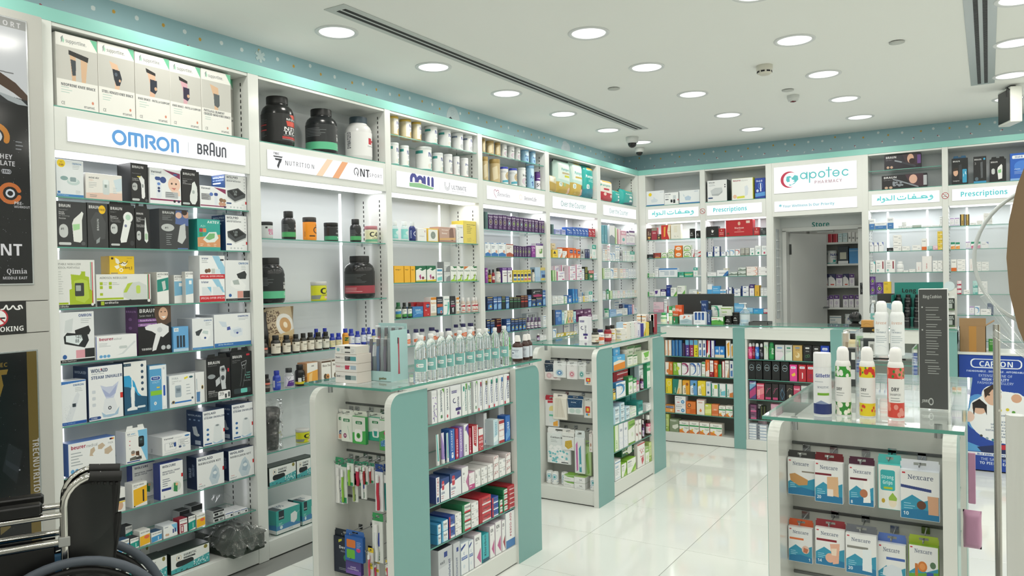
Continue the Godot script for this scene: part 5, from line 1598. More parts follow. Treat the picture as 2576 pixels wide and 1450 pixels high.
	row("lower top shelf, fourth wall bay", "L", 2.256, -.03, "s26 4.963 .049 .193;s26 5.131 .088 .194;blt 5.255 .068 .145;blt 5.394 .071 .148;kab 5.533 .068 .17;apt 5.674 .069 .203;ppt 5.782 .05 .161")
	row("first shelf, fourth wall bay", "L", 1.879, -.02, "tdk 4.914 .045 .135 .06;ppl 4.977 .067 .117;ppl 5.051 .07 .119;ppl 5.12 .058 .121;ppl 5.183 .06 .123;pplb 5.252 .066 .119;pplg 5.321 .062 .121;pplg 5.383 .053 .118;pplb 5.443 .057 .118;pplg 5.514 .07 .117;pplg 5.581 .055 .116;pplb 5.634 .043 .116;ppl 5.692 .061 .115;ppl 5.754 .044 .11;pplg 5.803 .05 .11")
	row("second shelf, fourth wall bay", "L", 1.666, -.02, "wbl 4.931 .079 .107;wbl 5.027 .102 .107;wbl 5.137 .109 .11;wrd 5.251 .108 .105;psm 5.332 .035 .095;psm 5.373 .038 .093;psm 5.418 .043 .091;psm 5.465 .035 .09;psm 5.504 .035 .091;psm 5.56 .061 .092;pst 5.63 .065 .1;veg 5.737 .125 .123;veg 5.792 .072 .127 .05 -.072")
	row("third shelf, fourth wall bay", "L", 1.456, -.02, "pst 4.904 .03 .119;yb2 4.965 .025 .106;rb2 5.016 .025 .107;wb2 5.098 .041 .118;pwh 5.166 .072 .122;pfl 5.245 .071 .122;yst 5.325 .061 .101;yst 5.384 .049 .1;yst 5.438 .05 .1;ystp 5.494 .053 .1;ystp 5.554 .057 .103;wb2 5.639 .024 .106;cbl 5.698 .091 .125;gbl 5.786 .084 .122")
	row("fourth shelf, fourth wall bay", "L", 1.241, -.02, "vnv 4.946 .077 .109;vbl 5.021 .053 .104;vbl 5.083 .057 .104;vbk 5.143 .051 .106;vbl 5.201 .051 .103;vbk 5.262 .054 .095;vbk 5.323 .055 .093;vbk 5.379 .049 .091;vrd 5.438 .053 .103;vrd 5.495 .053 .102;vbl 5.555 .053 .103;vnv 5.621 .068 .068;vnv 5.714 .101 .077;vwn 5.681 .187 .074 .05 -.02 .077;vbl 5.802 .052 .138")
	row("fifth shelf, fourth wall bay", "L", 1.052, -.02, "vnv 4.917 .044 .121;vnv 4.976 .058 .114;vrd 5.128 .067 .116 .05 -.06;vbl 5.209 .061 .108;vnv 5.276 .053 .108;vnv 5.334 .054 .105;vnv 5.393 .055 .105;vnv 5.454 .057 .102;pcb 5.543 .029 .102;pcb 5.605 .029 .099;pcb 5.669 .029 .095;pcb 5.73 .028 .092;gbx 5.728 .2 .128 .05 -.1;wsl 5.804 .049 .105")
	row("sixth shelf, fourth wall bay", "L", .94, -.02, "syp 5.704 .024 .063;wsm 5.744 .053 .052;wsm 5.8 .056 .046")
	row("top compartment, fifth wall bay", "L", 2.256, -.02, "gold 5.993 .161 .155 .08 -.01;pm1 6.238 .278 .316 .12;pm2 6.508 .246 .328 .12;pm3 6.75 .235 .328 .12")
	row("first shelf, fifth wall bay", "L", 1.879, -.02, "tdk 5.974 .049 .088;lav 6.061 .118 .047;lav 6.176 .099 .05;dux 6.302 .114 .075;dux 6.4 .067 .081;dux 6.467 .059 .082;dux 6.531 .058 .083;dux 6.595 .061 .082;dux 6.665 .069 .082;dur 6.742 .07 .082;dur 6.817 .068 .083;dur 6.836 .065 .082 .05 -.072")
	row("second shelf, fifth wall bay", "L", 1.667, -.02, "crm 6.1 .068 .135 .05 -.08;yw 6.017 .097 .072;mixw 6.114 .079 .085;mixw 6.203 .084 .064;ora 6.324 .082 .102 .05 -.1;ora 6.312 .108 .097;ora 6.399 .056 .095;ora 6.474 .081 .086;grb 6.568 .086 .09;nvb 6.642 .046 .09;nvb 6.693 .047 .091;mixw 6.741 .037 .047;tlw 6.817 .09 .138")
	row("third shelf, fifth wall bay", "L", 1.458, -.02, "grs 5.971 .034 .096;grs 6.009 .033 .096;pnk 6.116 .146 .086;pnk 6.181 .096 .138 .05 -.1;pnk 6.3 .138 .146 .05 -.08;pnk 6.338 .132 .067 .05 -.02 0 1/2;pnk 6.338 .132 .067 .05 -.02 .067 2/2;pnk 6.479 .125 .075 .05 -.02 0 1/2;pnk 6.479 .125 .075 .05 -.02 .075 2/2;wsl 6.571 .047 .108;vor 6.637 .059 .064 .05 -.02 0 1/2;vor 6.637 .059 .064 .05 -.02 .064 2/2;grd 6.742 .119 .092;bln 6.835 .067 .065")
	row("fourth shelf, fifth wall bay", "L", 1.245, -.02, "wfl 5.999 .089 .039 .05 -.02 0 1/2;wfl 5.999 .089 .039 .05 -.02 .039 2/2;wfl 6.106 .114 .038 .05 -.02 0 1/2;wfl 6.106 .114 .038 .05 -.02 .038 2/2;wf4 6.199 .063 .034 .05 -.02 0 1/2;wf4 6.199 .063 .034 .05 -.02 .034 2/2;bfl 6.285 .09 .075;btl 6.368 .051 .132;btl 6.424 .053 .129;wf2 6.489 .069 .026 .05 -.02 0 1/2;wf2 6.489 .069 .026 .05 -.02 .026 2/2;wf2 6.695 .09 .092 .05 -.08;wf3 6.616 .115 .029 .05 -.02 0 1/2;wf3 6.616 .115 .029 .05 -.02 .029 2/2;tlw 6.721 .08 .1;wf2 6.815 .106 .021")
	row("fifth shelf, fifth wall bay", "L", 1.059, -.02, "nvl 5.973 .043 .139;blw 6.061 .117 .131;aqn 6.145 .044 .109;gnw 6.2 .056 .12;crm 6.262 .055 .12;crm 6.321 .053 .118;aqn 6.378 .048 .105;pfx 6.562 .156 .112 .05 -.06;pfx 6.729 .165 .111 .05 -.06;pfx 6.633 .223 .066 .038;wsm 6.81 .117 .026 .038 -.02 0 1/2;wsm 6.807 .122 .026 .038 -.02 .026 2/2")
	row("sixth shelf, fifth wall bay", "L", .947, -.02, "wbs 5.982 .062 .08;ylf 6.057 .06 .029;ylf 6.122 .061 .028;san 6.354 .136 .095 .05 -.1;ylf 6.228 .063 .027;ylf 6.3 .073 .025;ylf 6.375 .068 .023;san 6.549 .097 .09 .05 -.1")
	row("top compartment, sixth wall bay", "L", 2.256, -.02, "pmr 7.158 .329 .225 .1;pms 7.449 .18 .148 .09 -.04;pms 7.702 .324 .175 .1")
	row("first shelf, sixth wall bay", "L", 1.825, -.02, "tlb 7.038 .065 .184;tlb 7.107 .062 .187;gws 7.253 .134 .19;gst 7.353 .047 .171;pst2 7.427 .071 .161;pkw 7.541 .137 .149;wpu 7.65 .06 .15;wpu 7.768 .154 .159;bln 7.82 .088 .166 .05 -.072")
	row("second shelf, sixth wall bay", "L", 1.646, -.02, "wsl 7.043 .044 .117;wso 7.093 .045 .118;wsp 7.156 .058 .165;wbs 7.219 .057 .09;wbs 7.287 .06 .091;wsl 7.351 .045 .166;wsl 7.401 .043 .167;grb 7.467 .081 .118;wsg 7.54 .045 .111;wsl 7.591 .045 .112;wsg 7.659 .072 .113;tlw 7.77 .13 .112;rdy 7.832 .063 .098 .05 -.072")
	row("third shelf, sixth wall bay", "L", 1.462, -.02, "gst 7.033 .039 .111;wsg 7.077 .039 .109;wsg 7.148 .085 .113;wbs 7.235 .073 .11;wso 7.322 .092 .113;wso 7.474 .069 .104;wsp 7.548 .07 .104;wsl 7.617 .056 .105;brg 7.687 .062 .102;brg 7.756 .065 .102;brg 7.827 .066 .1;brg 7.83 .067 .1 .05 -.072")
	row("fourth shelf, sixth wall bay", "L", 1.252, -.02, "wsl 7.039 .07 .085;gjr 7.143 .025 .103;grs 7.193 .073 .088;wsl 7.267 .05 .086;wsg 7.327 .056 .084;wsp 7.39 .061 .083;wsl 7.46 .069 .081;wso 7.529 .059 .079;wsl 7.591 .056 .081;wsg 7.655 .06 .079;wsl 7.719 .057 .079;wsg 7.781 .057 .077;wso 7.837 .053 .077;wsp 7.838 .051 .076 .05 -.072")
	row("fifth shelf, sixth wall bay", "L", 1.067, -.02, "gjr 7.134 .05 .091;mus 7.239 .157 .076 .06;wsl 7.557 .114 .151 .05 -.12;mu2 7.4 .148 .064 .06;nvb 7.668 .094 .111 .05 -.12;wfl 7.552 .129 .074;bln 7.817 .069 .117 .05 -.12;blw 7.664 .045 .11;blw 7.714 .045 .108;pst2 7.772 .056 .106;wbs 7.833 .063 .067")
	row("top compartment, first back bay", "B", 2.256, -.02, "bo1 -3.107 .208 .165 .12;bo2 -2.921 .16 .132 .1;bo3 -2.718 .226 .142 .12")
	row("top compartment, second back bay", "B", 2.256, -.02, "bo4 -2.417 .21 .226 .14;bo5 -2.152 .221 .224 .12;bo6 -1.973 .103 .21 .06")
	row("first shelf, first back bay", "B", 1.88, -.02, "chb -3.185 .053 .131;rdp -3.125 .065 .136;chs -3.071 .037 .061 .04;kin -2.992 .105 .158 .06;crb -2.878 .113 .157 .06;bkj -2.701 .059 .104;bkj -2.635 .052 .079")
	row("first shelf, second back bay", "B", 1.88, -.02, "bkb -2.475 .122 .116 .08;rsm -2.377 .062 .09;rbg -2.192 .278 .169 .1;rsm -2.014 .06 .084;gsm -1.948 .059 .076")
	row("second shelf, first back bay", "B", 1.677, -.02, "bfk -3.177 .069 .045 .06;brf -3.098 .085 .058 .06;gov -3.013 .07 .06;gov -2.935 .069 .047 .05 -.02 0 1/2;gov -2.935 .069 .047 .05 -.02 .047 2/2;oov -2.851 .084 .065 .05 -.02 0 1/2;oov -2.851 .084 .065 .05 -.02 .065 2/2;gov -2.755 .092 .065 .05 -.02 0 1/2;gov -2.755 .092 .065 .05 -.02 .066 2/2;rvc -2.689 .032 .085;rvc -2.634 .069 .039 .05 -.02 0 1/2;rvc -2.634 .069 .039 .05 -.02 .04 2/2")
	row("second shelf, second back bay", "B", 1.677, -.02, "wnv -2.507 .063 .05;wnv -2.435 .07 .053 .05 -.02 0 1/2;wnv -2.435 .07 .053 .05 -.02 .053 2/2;wnv -2.364 .063 .048;wbs -2.312 .031 .065;wbs -2.266 .05 .068;wrs -2.21 .051 .069;gyb -2.159 .041 .079;gyb -2.114 .042 .079;wtc -2.063 .05 .075;wtc -2.003 .059 .097;wpc -1.942 .054 .094")
	row("third shelf, first back bay", "B", 1.466, -.02, "wf4 -3.169 .085 .024 .05 -.02 0 1/2;wf4 -3.168 .086 .024 .05 -.02 .024 2/2;wtl -3.104 .04 .108;blwd -2.972 .213 .099 .06;tef -2.828 .068 .054;tey -2.741 .094 .053;tlw -2.664 .049 .1;wsm -2.618 .039 .018")
	row("third shelf, second back bay", "B", 1.466, -.02, "wsm -2.487 .097 .045;ero -2.371 .122 .065 .06;crb -2.368 .055 .086 .05 -.12;grl -2.261 .09 .043;grl -2.169 .08 .044 .05 -.02 0 1/2;grl -2.169 .08 .044 .05 -.02 .044 2/2;pko -2.067 .112 .047 .05 -.02 0 1/2;pko -2.067 .112 .047 .05 -.02 .047 2/2;cjw -1.96 .09 .044 .05 -.02 0 1/2;cjw -1.96 .09 .044 .05 -.02 .045 2/2")
	row("fourth shelf, first back bay", "B", 1.255, -.02, "wf4 -3.175 .073 .052;prw -3.1 .07 .077;puw -3.031 .061 .079;nvt -2.973 .045 .124;gnw -2.912 .07 .096;gnw -2.828 .089 .115;wfl -2.695 .088 .074;wf3 -2.624 .046 .049")
	row("fourth shelf, second back bay", "B", 1.255, -.02, "wbw -2.513 .053 .129;skb -2.444 .082 .109;wbw -2.387 .03 .035 .05 -.02 0 1/2;wbw -2.387 .031 .035 .05 -.02 .036 2/2;wbw -2.354 .03 .035 .05 -.02 0 1/2;wbw -2.354 .03 .035 .05 -.02 .036 2/2;wnv -2.298 .04 .095;wnv -2.228 .082 .04 .05 -.02 0 1/2;wnv -2.228 .082 .04 .05 -.02 .04 2/2;wnv -2.141 .079 .053 .05 -.02 0 1/2;wnv -2.141 .079 .053 .05 -.02 .053 2/2;puw -2.071 .048 .122;ylt -2.015 .055 .112;wtl -1.968 .031 .085;wtl -1.933 .035 .085")
	row("fifth shelf, second back bay", "B", 1.075, -.02, "lum -2.219 .124 .106 .07;lbl -2.109 .088 .058 .06;sky -2.009 .101 .052 .06;rwf -1.936 .041 .048")
	row("fifth shelf, first back bay", "B", 1.075, -.02, "pkf -3.089 .119 .117;wtl -3.007 .036 .15;rrx -2.962 .049 .074;gcd -2.912 .042 .077")
	row("upper top shelf, third back bay", "B", 2.44, -.03, "brs -.672 .306 .135 .08")
	row("lower top shelf, third back bay", "B", 2.256, -.03, "brs2 -.66 .376 .131 .08")
	row("top compartment, fourth back bay", "B", 2.256, -.02, "bm1 -.212 .125 .236 .08;bm2 -.058 .097 .237 .07;bm3 .077 .122 .2 .08;bm4 .241 .149 .238 .1")
	row("first shelf, third back bay", "B", 1.885, -.02, "wlb -.936 .047 .102;wlb -.861 .099 .065;wlb -.778 .055 .106;wsm -.699 .024 .025;wsm -.664 .037 .029 .05 -.02 0 1/2;wsm -.664 .037 .029 .05 -.02 .029 2/2;wsm -.621 .04 .02;sgb -.559 .074 .025;wsm -.48 .075 .016;wsm -.406 .061 .017;wtl -.364 .021 .093")
	row("first shelf, fourth back bay", "B", 1.885, -.02, "lvb -.277 .033 .074;lvb -.238 .037 .074;gdb -.196 .038 .102;gdb -.157 .031 .1;wst2 -.113 .045 .023;wst2 -.063 .046 .02 .05 -.02 0 1/2;wst2 -.063 .046 .02 .05 -.02 .02 2/2;wst2 -.001 .066 .025 .05 -.02 0 1/4;wst2 -.001 .066 .025 .05 -.02 .026 2/4;wst2 -.001 .066 .025 .05 -.02 .051 3/4;wst2 -.001 .066 .025 .05 -.02 .077 4/4")
	row("second shelf, third back bay", "B", 1.674, -.02, "wpb -.941 .038 .091;wpb -.901 .037 .088;wpb -.858 .04 .091;bfk -.786 .05 .033;wst2 -.722 .069 .05 .05 -.02 0 1/3;wst2 -.722 .069 .05 .05 -.02 .051 2/3;wst2 -.722 .069 .05 .05 -.02 .101 3/3;wst2 -.651 .063 .043;wst2 -.563 .071 .05;ofl -.501 .042 .108;tlf -.455 .04 .038;pkf -.411 .038 .039;ybx -.372 .038 .042 .05 -.02 0 1/4;ybx -.373 .041 .042 .05 -.02 .042 2/4;ybx -.373 .041 .042 .05 -.02 .085 3/4;ybx -.373 .041 .042 .05 -.02 .127 4/4")
	row("second shelf, fourth back bay", "B", 1.674, -.02, "gro -.272 .035 .066;gro -.234 .035 .064;lvb -.155 .035 .066;grp -.116 .032 .064;grp -.077 .037 .063;wpb -.025 .056 .059")
	row("third shelf, third back bay", "B", 1.474, -.02, "bgw -.934 .045 .107;bgr -.869 .075 .119 .06;bgr -.783 .079 .119 .06;wbt -.703 .059 .103;wst2 -.652 .042 .018;wst2 -.599 .054 .028;hpr -.546 .042 .092;hpr -.48 .078 .146 .06;wst2 -.414 .04 .051 .05 -.02 0 1/2;wst2 -.414 .04 .051 .05 -.02 .052 2/2;wst2 -.373 .04 .051 .05 -.02 0 1/2;wst2 -.373 .04 .051 .05 -.02 .051 2/2")
	row("third shelf, fourth back bay", "B", 1.474, -.02, "ofl -.266 .044 .109;wst2 -.209 .063 .036 .05 -.02 0 1/3;wst2 -.209 .063 .036 .05 -.02 .036 2/3;wst2 -.209 .063 .036 .05 -.02 .072 3/3;hpr -.131 .026 .11;wst2 -.085 .059 .041 .05 -.02 0 1/2;wst2 -.085 .059 .041 .05 -.02 .041 2/2;wst2 -.025 .054 .04 .05 -.02 0 1/2;wst2 -.025 .054 .04 .05 -.02 .04 2/2")
	row("fourth shelf, third back bay", "B", 1.266, -.02, "ppx -.936 .046 .086 .05 -.02 0 1/2;ppx -.936 .046 .086 .05 -.02 .086 2/2;ppx -.877 .06 .116;ylx -.811 .063 .123")
	row("fourth shelf, fourth back bay", "B", 1.266, -.02, "rwf -.226 .034 .041 .05 -.02 0 1/3;rwf -.226 .034 .041 .05 -.02 .041 2/3;rwf -.226 .034 .041 .05 -.02 .082 3/3;wst2 -.168 .048 .041;tlf -.102 .038 .06 .05 -.02 0 1/2;tlf -.102 .038 .06 .05 -.02 .061 2/2;wst2 -.044 .068 .038 .05 -.02 0 1/3;wst2 -.044 .068 .038 .05 -.02 .039 2/3;wst2 -.044 .068 .038 .05 -.02 .077 3/3")
	row("fifth shelf, fourth back bay", "B", 1.08, -.02, "lvb -.131 .037 .078;wbs -.088 .039 .081;wst2 -.024 .081 .054;nic .011 .047 .103 .05 -.08")
	row("top shelf, store room", "S", 1.815, -.03, "str -1.488 .045 .096 .08;str -1.436 .047 .095 .08;stf -1.385 .043 .098 .08;stf -1.335 .047 .1 .08;stk -1.288 .033 .108 .08;stk -1.251 .032 .104 .08;stk -1.212 .03 .092 .08")
	row("second shelf, store room", "S", 1.577, -.03, "nat -1.476 .107 .149;stg -1.356 .104 .191 .1;bin -1.245 .101 .167 .14")
	row("third shelf, store room", "S", 1.333, -.03, "slc -1.526 .019 .134 .06;slc -1.474 .078 .133 .06;spu -1.399 .066 .126 .06;slc -1.331 .061 .132 .06;spu -1.271 .053 .131 .06")
	row("fourth shelf, store room", "S", 1.095, -.03, "spu -1.523 .023 .12 .06;spu -1.485 .044 .135 .06;spu -1.429 .06 .138 .06;spu -1.337 .054 .134 .06;spu -1.28 .053 .138 .06;spu -1.216 .055 .136 .06")
	row("fifth shelf, store room", "S", .85, -.03, "wfl -1.444 .121 .151 .08;nat -1.307 .092 .17")
	row("first shelf, left counter section", "C", .767, -.03, "tbo -2.459 .026 .14 .04;tbo -2.427 .03 .141 .04;tbb -2.393 .027 .14 .04;tbb -2.362 .027 .143 .04;tbb -2.329 .03 .143 .04;tbd -2.299 .024 .118 .04;ors -2.265 .034 .147 .04;orr -2.226 .035 .148 .04;ory -2.186 .037 .149 .04;wnx -2.147 .032 .149 .04;wnx -2.111 .032 .15 .04;rch -2.075 .03 .147 .04;elb -2.038 .033 .148 .04;bcn -1.976 .084 .098 .06;owt -1.901 .037 .152 .04;owt -1.868 .023 .124 .04")
	row("second shelf, left counter section", "C", .597, -.03, "zec -2.437 .069 .113;zeg -2.36 .076 .111;pnx -2.282 .071 .112;pnb -2.209 .061 .114;pnb -2.161 .03 .116;gch -2.121 .03 .127;orc -2.085 .034 .147;wrc -2.048 .032 .144;orx -2.011 .031 .143;gbe -1.977 .03 .111;rrx -1.947 .023 .14;crx -1.914 .035 .147;wnx -1.875 .032 .149")
	row("third shelf, left counter section", "C", .428, -.03, "kof -2.44 .059 .132;kot -2.362 .087 .131;izo -2.281 .066 .125;izb -2.212 .062 .128;izy -2.14 .07 .128;bch -2.081 .04 .125;oro -2.027 .06 .113;orp -1.961 .061 .113;oroo -1.895 .063 .115")
	row("fourth shelf, left counter section", "C", .258, -.03, "chl -2.434 .084 .066 .06;bio -2.337 .098 .075 .07 -.03 0 1/2;bio -2.337 .098 .075 .07 -.03 .076 2/2;obt -2.24 .089 .11 .06;gin -2.152 .069 .134 .06;lmg -2.085 .058 .097;olt -2.024 .059 .101;sup -1.962 .057 .091 .06;sup -1.9 .06 .096 .06")
	row("bottom deck, left counter section", "C", .086, -.03, "grl2 -2.459 .03 .154;prl -2.396 .085 .114 .07;sup -2.305 .088 .102 .08;sup -2.213 .088 .105 .08;sup -2.12 .088 .103 .08;sup -2.018 .105 .102 .08")
	row("first shelf, middle counter section", "C", .767, -.03, "lub1 -1.718 .032 .134;lub2 -1.7 .033 .134 .05 -.066;lub3 -1.66 .033 .135;lub4 -1.624 .028 .134;gpk -1.584 .034 .147 .04;lub5 -1.543 .046 .145;slv -1.473 .074 .127;sl2 -1.402 .056 .128;gld -1.332 .074 .128;bkd -1.255 .068 .13;bke -1.187 .058 .128;bld -1.121 .066 .13")
	row("second shelf, middle counter section", "C", .597, -.03, "mat -1.705 .058 .151;mat -1.646 .057 .154;mat -1.578 .063 .155;mat -1.506 .062 .157;mat -1.434 .064 .158;pkx -1.367 .058 .137;rdx -1.297 .059 .14;rdz -1.233 .059 .14")
	row("third shelf, middle counter section", "C", .428, -.03, "unp -1.698 .056 .153;unr -1.635 .061 .135;crk -1.572 .055 .136;crk -1.514 .052 .138;crb2 -1.457 .052 .139;crc -1.399 .053 .139;cpk -1.341 .053 .132;slv -1.281 .055 .136")
	row("fourth shelf, middle counter section", "C", .258, -.03, "fls -1.702 .063 .061 .06 -.03 0 1/2;fls -1.702 .063 .061 .06 -.03 .061 2/2;fbl -1.701 .067 .022 .06 -.092 0 1/3;fbl -1.701 .067 .022 .06 -.092 .022 2/3;fbl -1.701 .067 .022 .06 -.092 .044 3/3;fwh -1.672 .057 .019 .05 -.154 0 1/6;fwh -1.672 .057 .019 .05 -.154 .02 2/6;fwh -1.672 .057 .019 .05 -.154 .039 3/6;fwh -1.672 .057 .019 .05 -.154 .059 4/6;fwh -1.672 .057 .019 .05 -.092 .079 5/6;fwh -1.672 .057 .019 .05 -.092 .098 6/6;lmk -1.63 .02 .114;lmk -1.607 .019 .115;pgl -1.506 .091 .139 .06")
	row("bottom deck, middle counter section", "C", .086, -.03, "wbx -1.704 .06 .022 .06 -.03 0 1/6;wbx -1.704 .06 .022 .06 -.03 .022 2/6;wbx -1.704 .06 .022 .06 -.03 .045 3/6;wbx -1.704 .06 .022 .06 -.03 .067 4/6;wbx -1.704 .06 .022 .06 -.03 .09 5/6;wbx -1.704 .06 .022 .06 -.03 .112 6/6;wbx -1.679 .058 .024 .06 -.092 0 1/5;wbx -1.679 .058 .024 .06 -.092 .024 2/5;wbx -1.679 .058 .024 .06 -.092 .049 3/5;wbx -1.679 .058 .024 .06 -.092 .073 4/5;wbx -1.679 .058 .024 .06 -.092 .098 5/5;wbx -1.617 .056 .025 .06 -.03 0 1/5;wbx -1.617 .056 .025 .06 -.03 .026 2/5;wbx -1.617 .056 .025 .06 -.03 .051 3/5;wbx -1.617 .056 .025 .06 -.03 .077 4/5;wbx -1.617 .056 .025 .06 -.03 .102 5/5;pkf -1.659 .065 .141 .05 -.154")
	row("top shelf, nearest island", "1R", .848, -.02, "sn1 2.686 .038 .148;sn2 2.735 .048 .151;sn3 2.782 .036 .151;sn4 2.848 .083 .151 .06;sn5 2.918 .042 .151;sn5 2.958 .027 .151;sn2 3.009 .032 .151;sn6 3.046 .035 .151;sn7 3.092 .043 .151;sn8 3.139 .042 .151;sn8 3.185 .043 .151;sn9 3.234 .046 .151;sn6 3.289 .053 .151")
	row("second shelf, nearest island", "1R", .654, -.02, "tu1 2.713 .02 .14;tu2 2.753 .022 .14;tu1 2.785 .016 .134;cb1 2.814 .04 .146;cr1 2.851 .023 .143;cv1 2.883 .032 .144;kn1 2.926 .039 .15;cr1 2.957 .018 .126;ap1 2.999 .048 .132;ap2 3.047 .041 .108;cw1 3.161 .028 .161 .05 -.07;cw1 3.177 .043 .178 .05 -.122;cw2 3.18 .042 .13;hx1 3.234 .052 .117;bl1 3.293 .045 .131;tru 3.316 .055 .172 .06 -.072")
	row("third shelf, nearest island", "1R", .484, -.02, "fx2 2.698 .027 .12;fx1 2.751 .068 .105 .1;fx1 2.834 .086 .112 .1;kn2 2.909 .053 .119 .08;fl3 2.964 .048 .081 .09;fl1 3.015 .044 .084 .09;fl1 3.07 .051 .041 .12 -.02 0 1/2;fl1 3.07 .051 .041 .12 -.02 .042 2/2;fl1 3.125 .044 .042 .12 -.02 0 1/2;fl1 3.125 .044 .042 .12 -.02 .043 2/2;fl2 3.178 .045 .038 .13 -.02 0 1/3;fl2 3.178 .045 .038 .13 -.02 .038 2/3;fl2 3.178 .045 .038 .13 -.02 .077 3/3;fl1 3.234 .055 .043 .1 -.02 0 1/2;fl1 3.234 .055 .043 .1 -.02 .044 2/2;fl2 3.292 .045 .035 .13 -.02 0 1/3;fl2 3.292 .045 .035 .13 -.02 .035 2/3;fl2 3.292 .045 .035 .13 -.02 .071 3/3;fl2 3.319 .049 .034 .068 -.152 0 1/4;fl2 3.319 .049 .034 .068 -.152 .035 2/4;fl2 3.319 .049 .034 .068 -.152 .069 3/4;fl2 3.319 .049 .034 .068 -.152 .104 4/4")
	row("fourth shelf, nearest island", "1R", .298, -.02, "fl7 2.701 .029 .045 .12 -.02 0 1/2;fl7 2.701 .029 .045 .12 -.02 .046 2/2;fl7 2.744 .048 .049 .12 -.02 0 1/2;fl7 2.744 .048 .049 .12 -.02 .049 2/2;fl6 2.798 .045 .051 .12 -.02 0 1/2;fl6 2.798 .045 .051 .12 -.02 .052 2/2;fl1 2.849 .048 .034 .12 -.02 0 1/3;fl1 2.849 .048 .034 .12 -.02 .035 2/3;fl1 2.849 .048 .034 .12 -.02 .069 3/3;fl4 2.915 .066 .042 .13 -.02 0 1/3;fl4 2.915 .066 .042 .13 -.02 .042 2/3;fl4 2.915 .066 .042 .13 -.02 .085 3/3;fl1 2.984 .06 .039 .13 -.02 0 1/3;fl1 2.984 .06 .039 .13 -.02 .04 2/3;fl1 2.984 .06 .039 .13 -.02 .079 3/3;fl5 3.073 .103 .041 .14 -.02 0 1/3;fl5 3.073 .103 .041 .14 -.02 .041 2/3;fl5 3.073 .103 .041 .14 -.02 .082 3/3;fl6 3.161 .059 .033 .14 -.02 0 1/3;fl6 3.161 .059 .033 .14 -.02 .033 2/3;fl6 3.161 .059 .033 .14 -.02 .066 3/3;fl4 3.213 .032 .035 .13 -.02 0 1/2;fl4 3.213 .032 .035 .13 -.02 .035 2/2;fl4 3.256 .042 .028 .14 -.02 0 1/4;fl4 3.256 .042 .028 .14 -.02 .029 2/4;fl4 3.256 .042 .028 .14 -.02 .057 3/4;fl4 3.256 .042 .028 .14 -.02 .086 4/4;fl5 3.311 .064 .024 .14 -.02 0 1/5;fl5 3.312 .063 .024 .14 -.02 .024 2/5;fl5 3.312 .063 .024 .14 -.02 .048 3/5;fl5 3.312 .062 .024 .14 -.02 .072 4/5;fl5 3.311 .065 .024 .14 -.02 .096 5/5")
	row("bottom deck, nearest island", "1R", .1, -.02, "ch1 2.744 .106 .17 .08;ch2 2.831 .052 .167 .07;cu1 2.894 .061 .149 .06;cu1 2.948 .038 .142 .06;ki1 3.004 .06 .155 .07;klo 3.069 .057 .137 .07;ki1 3.13 .044 .16 .07;ki1 3.185 .054 .166 .07;ki2 3.234 .032 .158 .07;per 3.299 .087 .185 .08")
	row("top shelf, second island", "2R", .848, -.02, "inf 4.825 .112 .151 .05 -.05;inf 4.8 .193 .099 .028;wja 5.066 .054 .111 .05 -.08;wgb 4.985 .094 .085 .06;wgb 5.077 .076 .078 .06;wgb 5.158 .125 .131 .05 -.09;wgb 5.293 .13 .126 .05 -.09;wgr 5.278 .16 .083 .06;wgr 5.29 .136 .125 .06 -.142")
	row("second shelf, second island", "2R", .654, -.02, "yo3 4.71 .04 .072;wbl2 4.819 .158 .108 .038;rfl 4.91 .246 .037 .1 -.06 0 1/5;rfl 4.91 .246 .037 .1 -.06 .037 2/5;rfl 4.91 .246 .037 .1 -.06 .074 3/5;rfl 4.91 .246 .037 .1 -.06 .111 4/5;rfl 4.91 .246 .037 .1 -.06 .147 5/5;gcd 4.987 .077 .127 .038;gcd 5.063 .063 .105 .038;pib 5.119 .038 .078;syp 5.218 .027 .106;blt2 5.307 .102 .165 .05 -.09;blt2 5.271 .114 .177 .037 -.051;grt 5.325 .066 .186 .029;grbk 5.238 .241 .159 .04 -.17")
	row("third shelf, second island", "2R", .484, -.02, "cyl 4.738 .096 .058 .12 -.02 0 1/2;cyl 4.738 .096 .058 .12 -.02 .058 2/2;cyl 4.833 .08 .043 .12 -.02 0 1/3;cyl 4.833 .08 .043 .12 -.02 .043 2/3;cyl 4.833 .08 .043 .12 -.02 .087 3/3;cyl 4.921 .08 .046 .12 -.02 0 1/2;cyl 4.921 .08 .046 .12 -.02 .046 2/2;wgn 5.025 .111 .036 .078 -.02 0 1/2;wgn 5.025 .111 .036 .078 -.02 .036 2/2;tls 5.118 .081 .138 .08 -.1;tls 5.221 .104 .135 .08 -.1;tls 5.146 .11 .095 .08;wsm 5.314 .088 .053")
	row("fourth shelf, second island", "2R", .298, -.02, "gsl 4.73 .073 .178;softs 4.809 .067 .177;softs 4.887 .069 .173;gmb 4.99 .119 .169 .06;pdr 5.085 .05 .152;pdr 5.143 .051 .148;syp 5.216 .017 .13;syp 5.334 .018 .15 .05 -.064;syb 5.338 .041 .147")
	row("bottom deck, second island", "2R", .1, -.02, "wos 4.746 .096 .134 .08;dct 4.847 .085 .091 .06;dct 4.979 .154 .097 .07;kid 4.97 .18 .059 .07 -.05 .12;kid 5.105 .074 .046 .06 -.05 .12;pan 5.157 .137 .172 .028;gwn 5.272 .07 .12 .06;ltg 5.333 .05 .144 .06")
	row("top hooks, nearest island end", "1F", 0, 0, "gu1 -2.495 .066 .139 .018 -.13 .773;gu2 -2.458 .069 .143 .018 -.118 .771;gu3 -2.372 .081 .146 .018 -.106 .771;gu4 -2.303 .074 .125 .018 -.13 .787;gu5 -2.228 .073 .159 .018 -.118 .753")
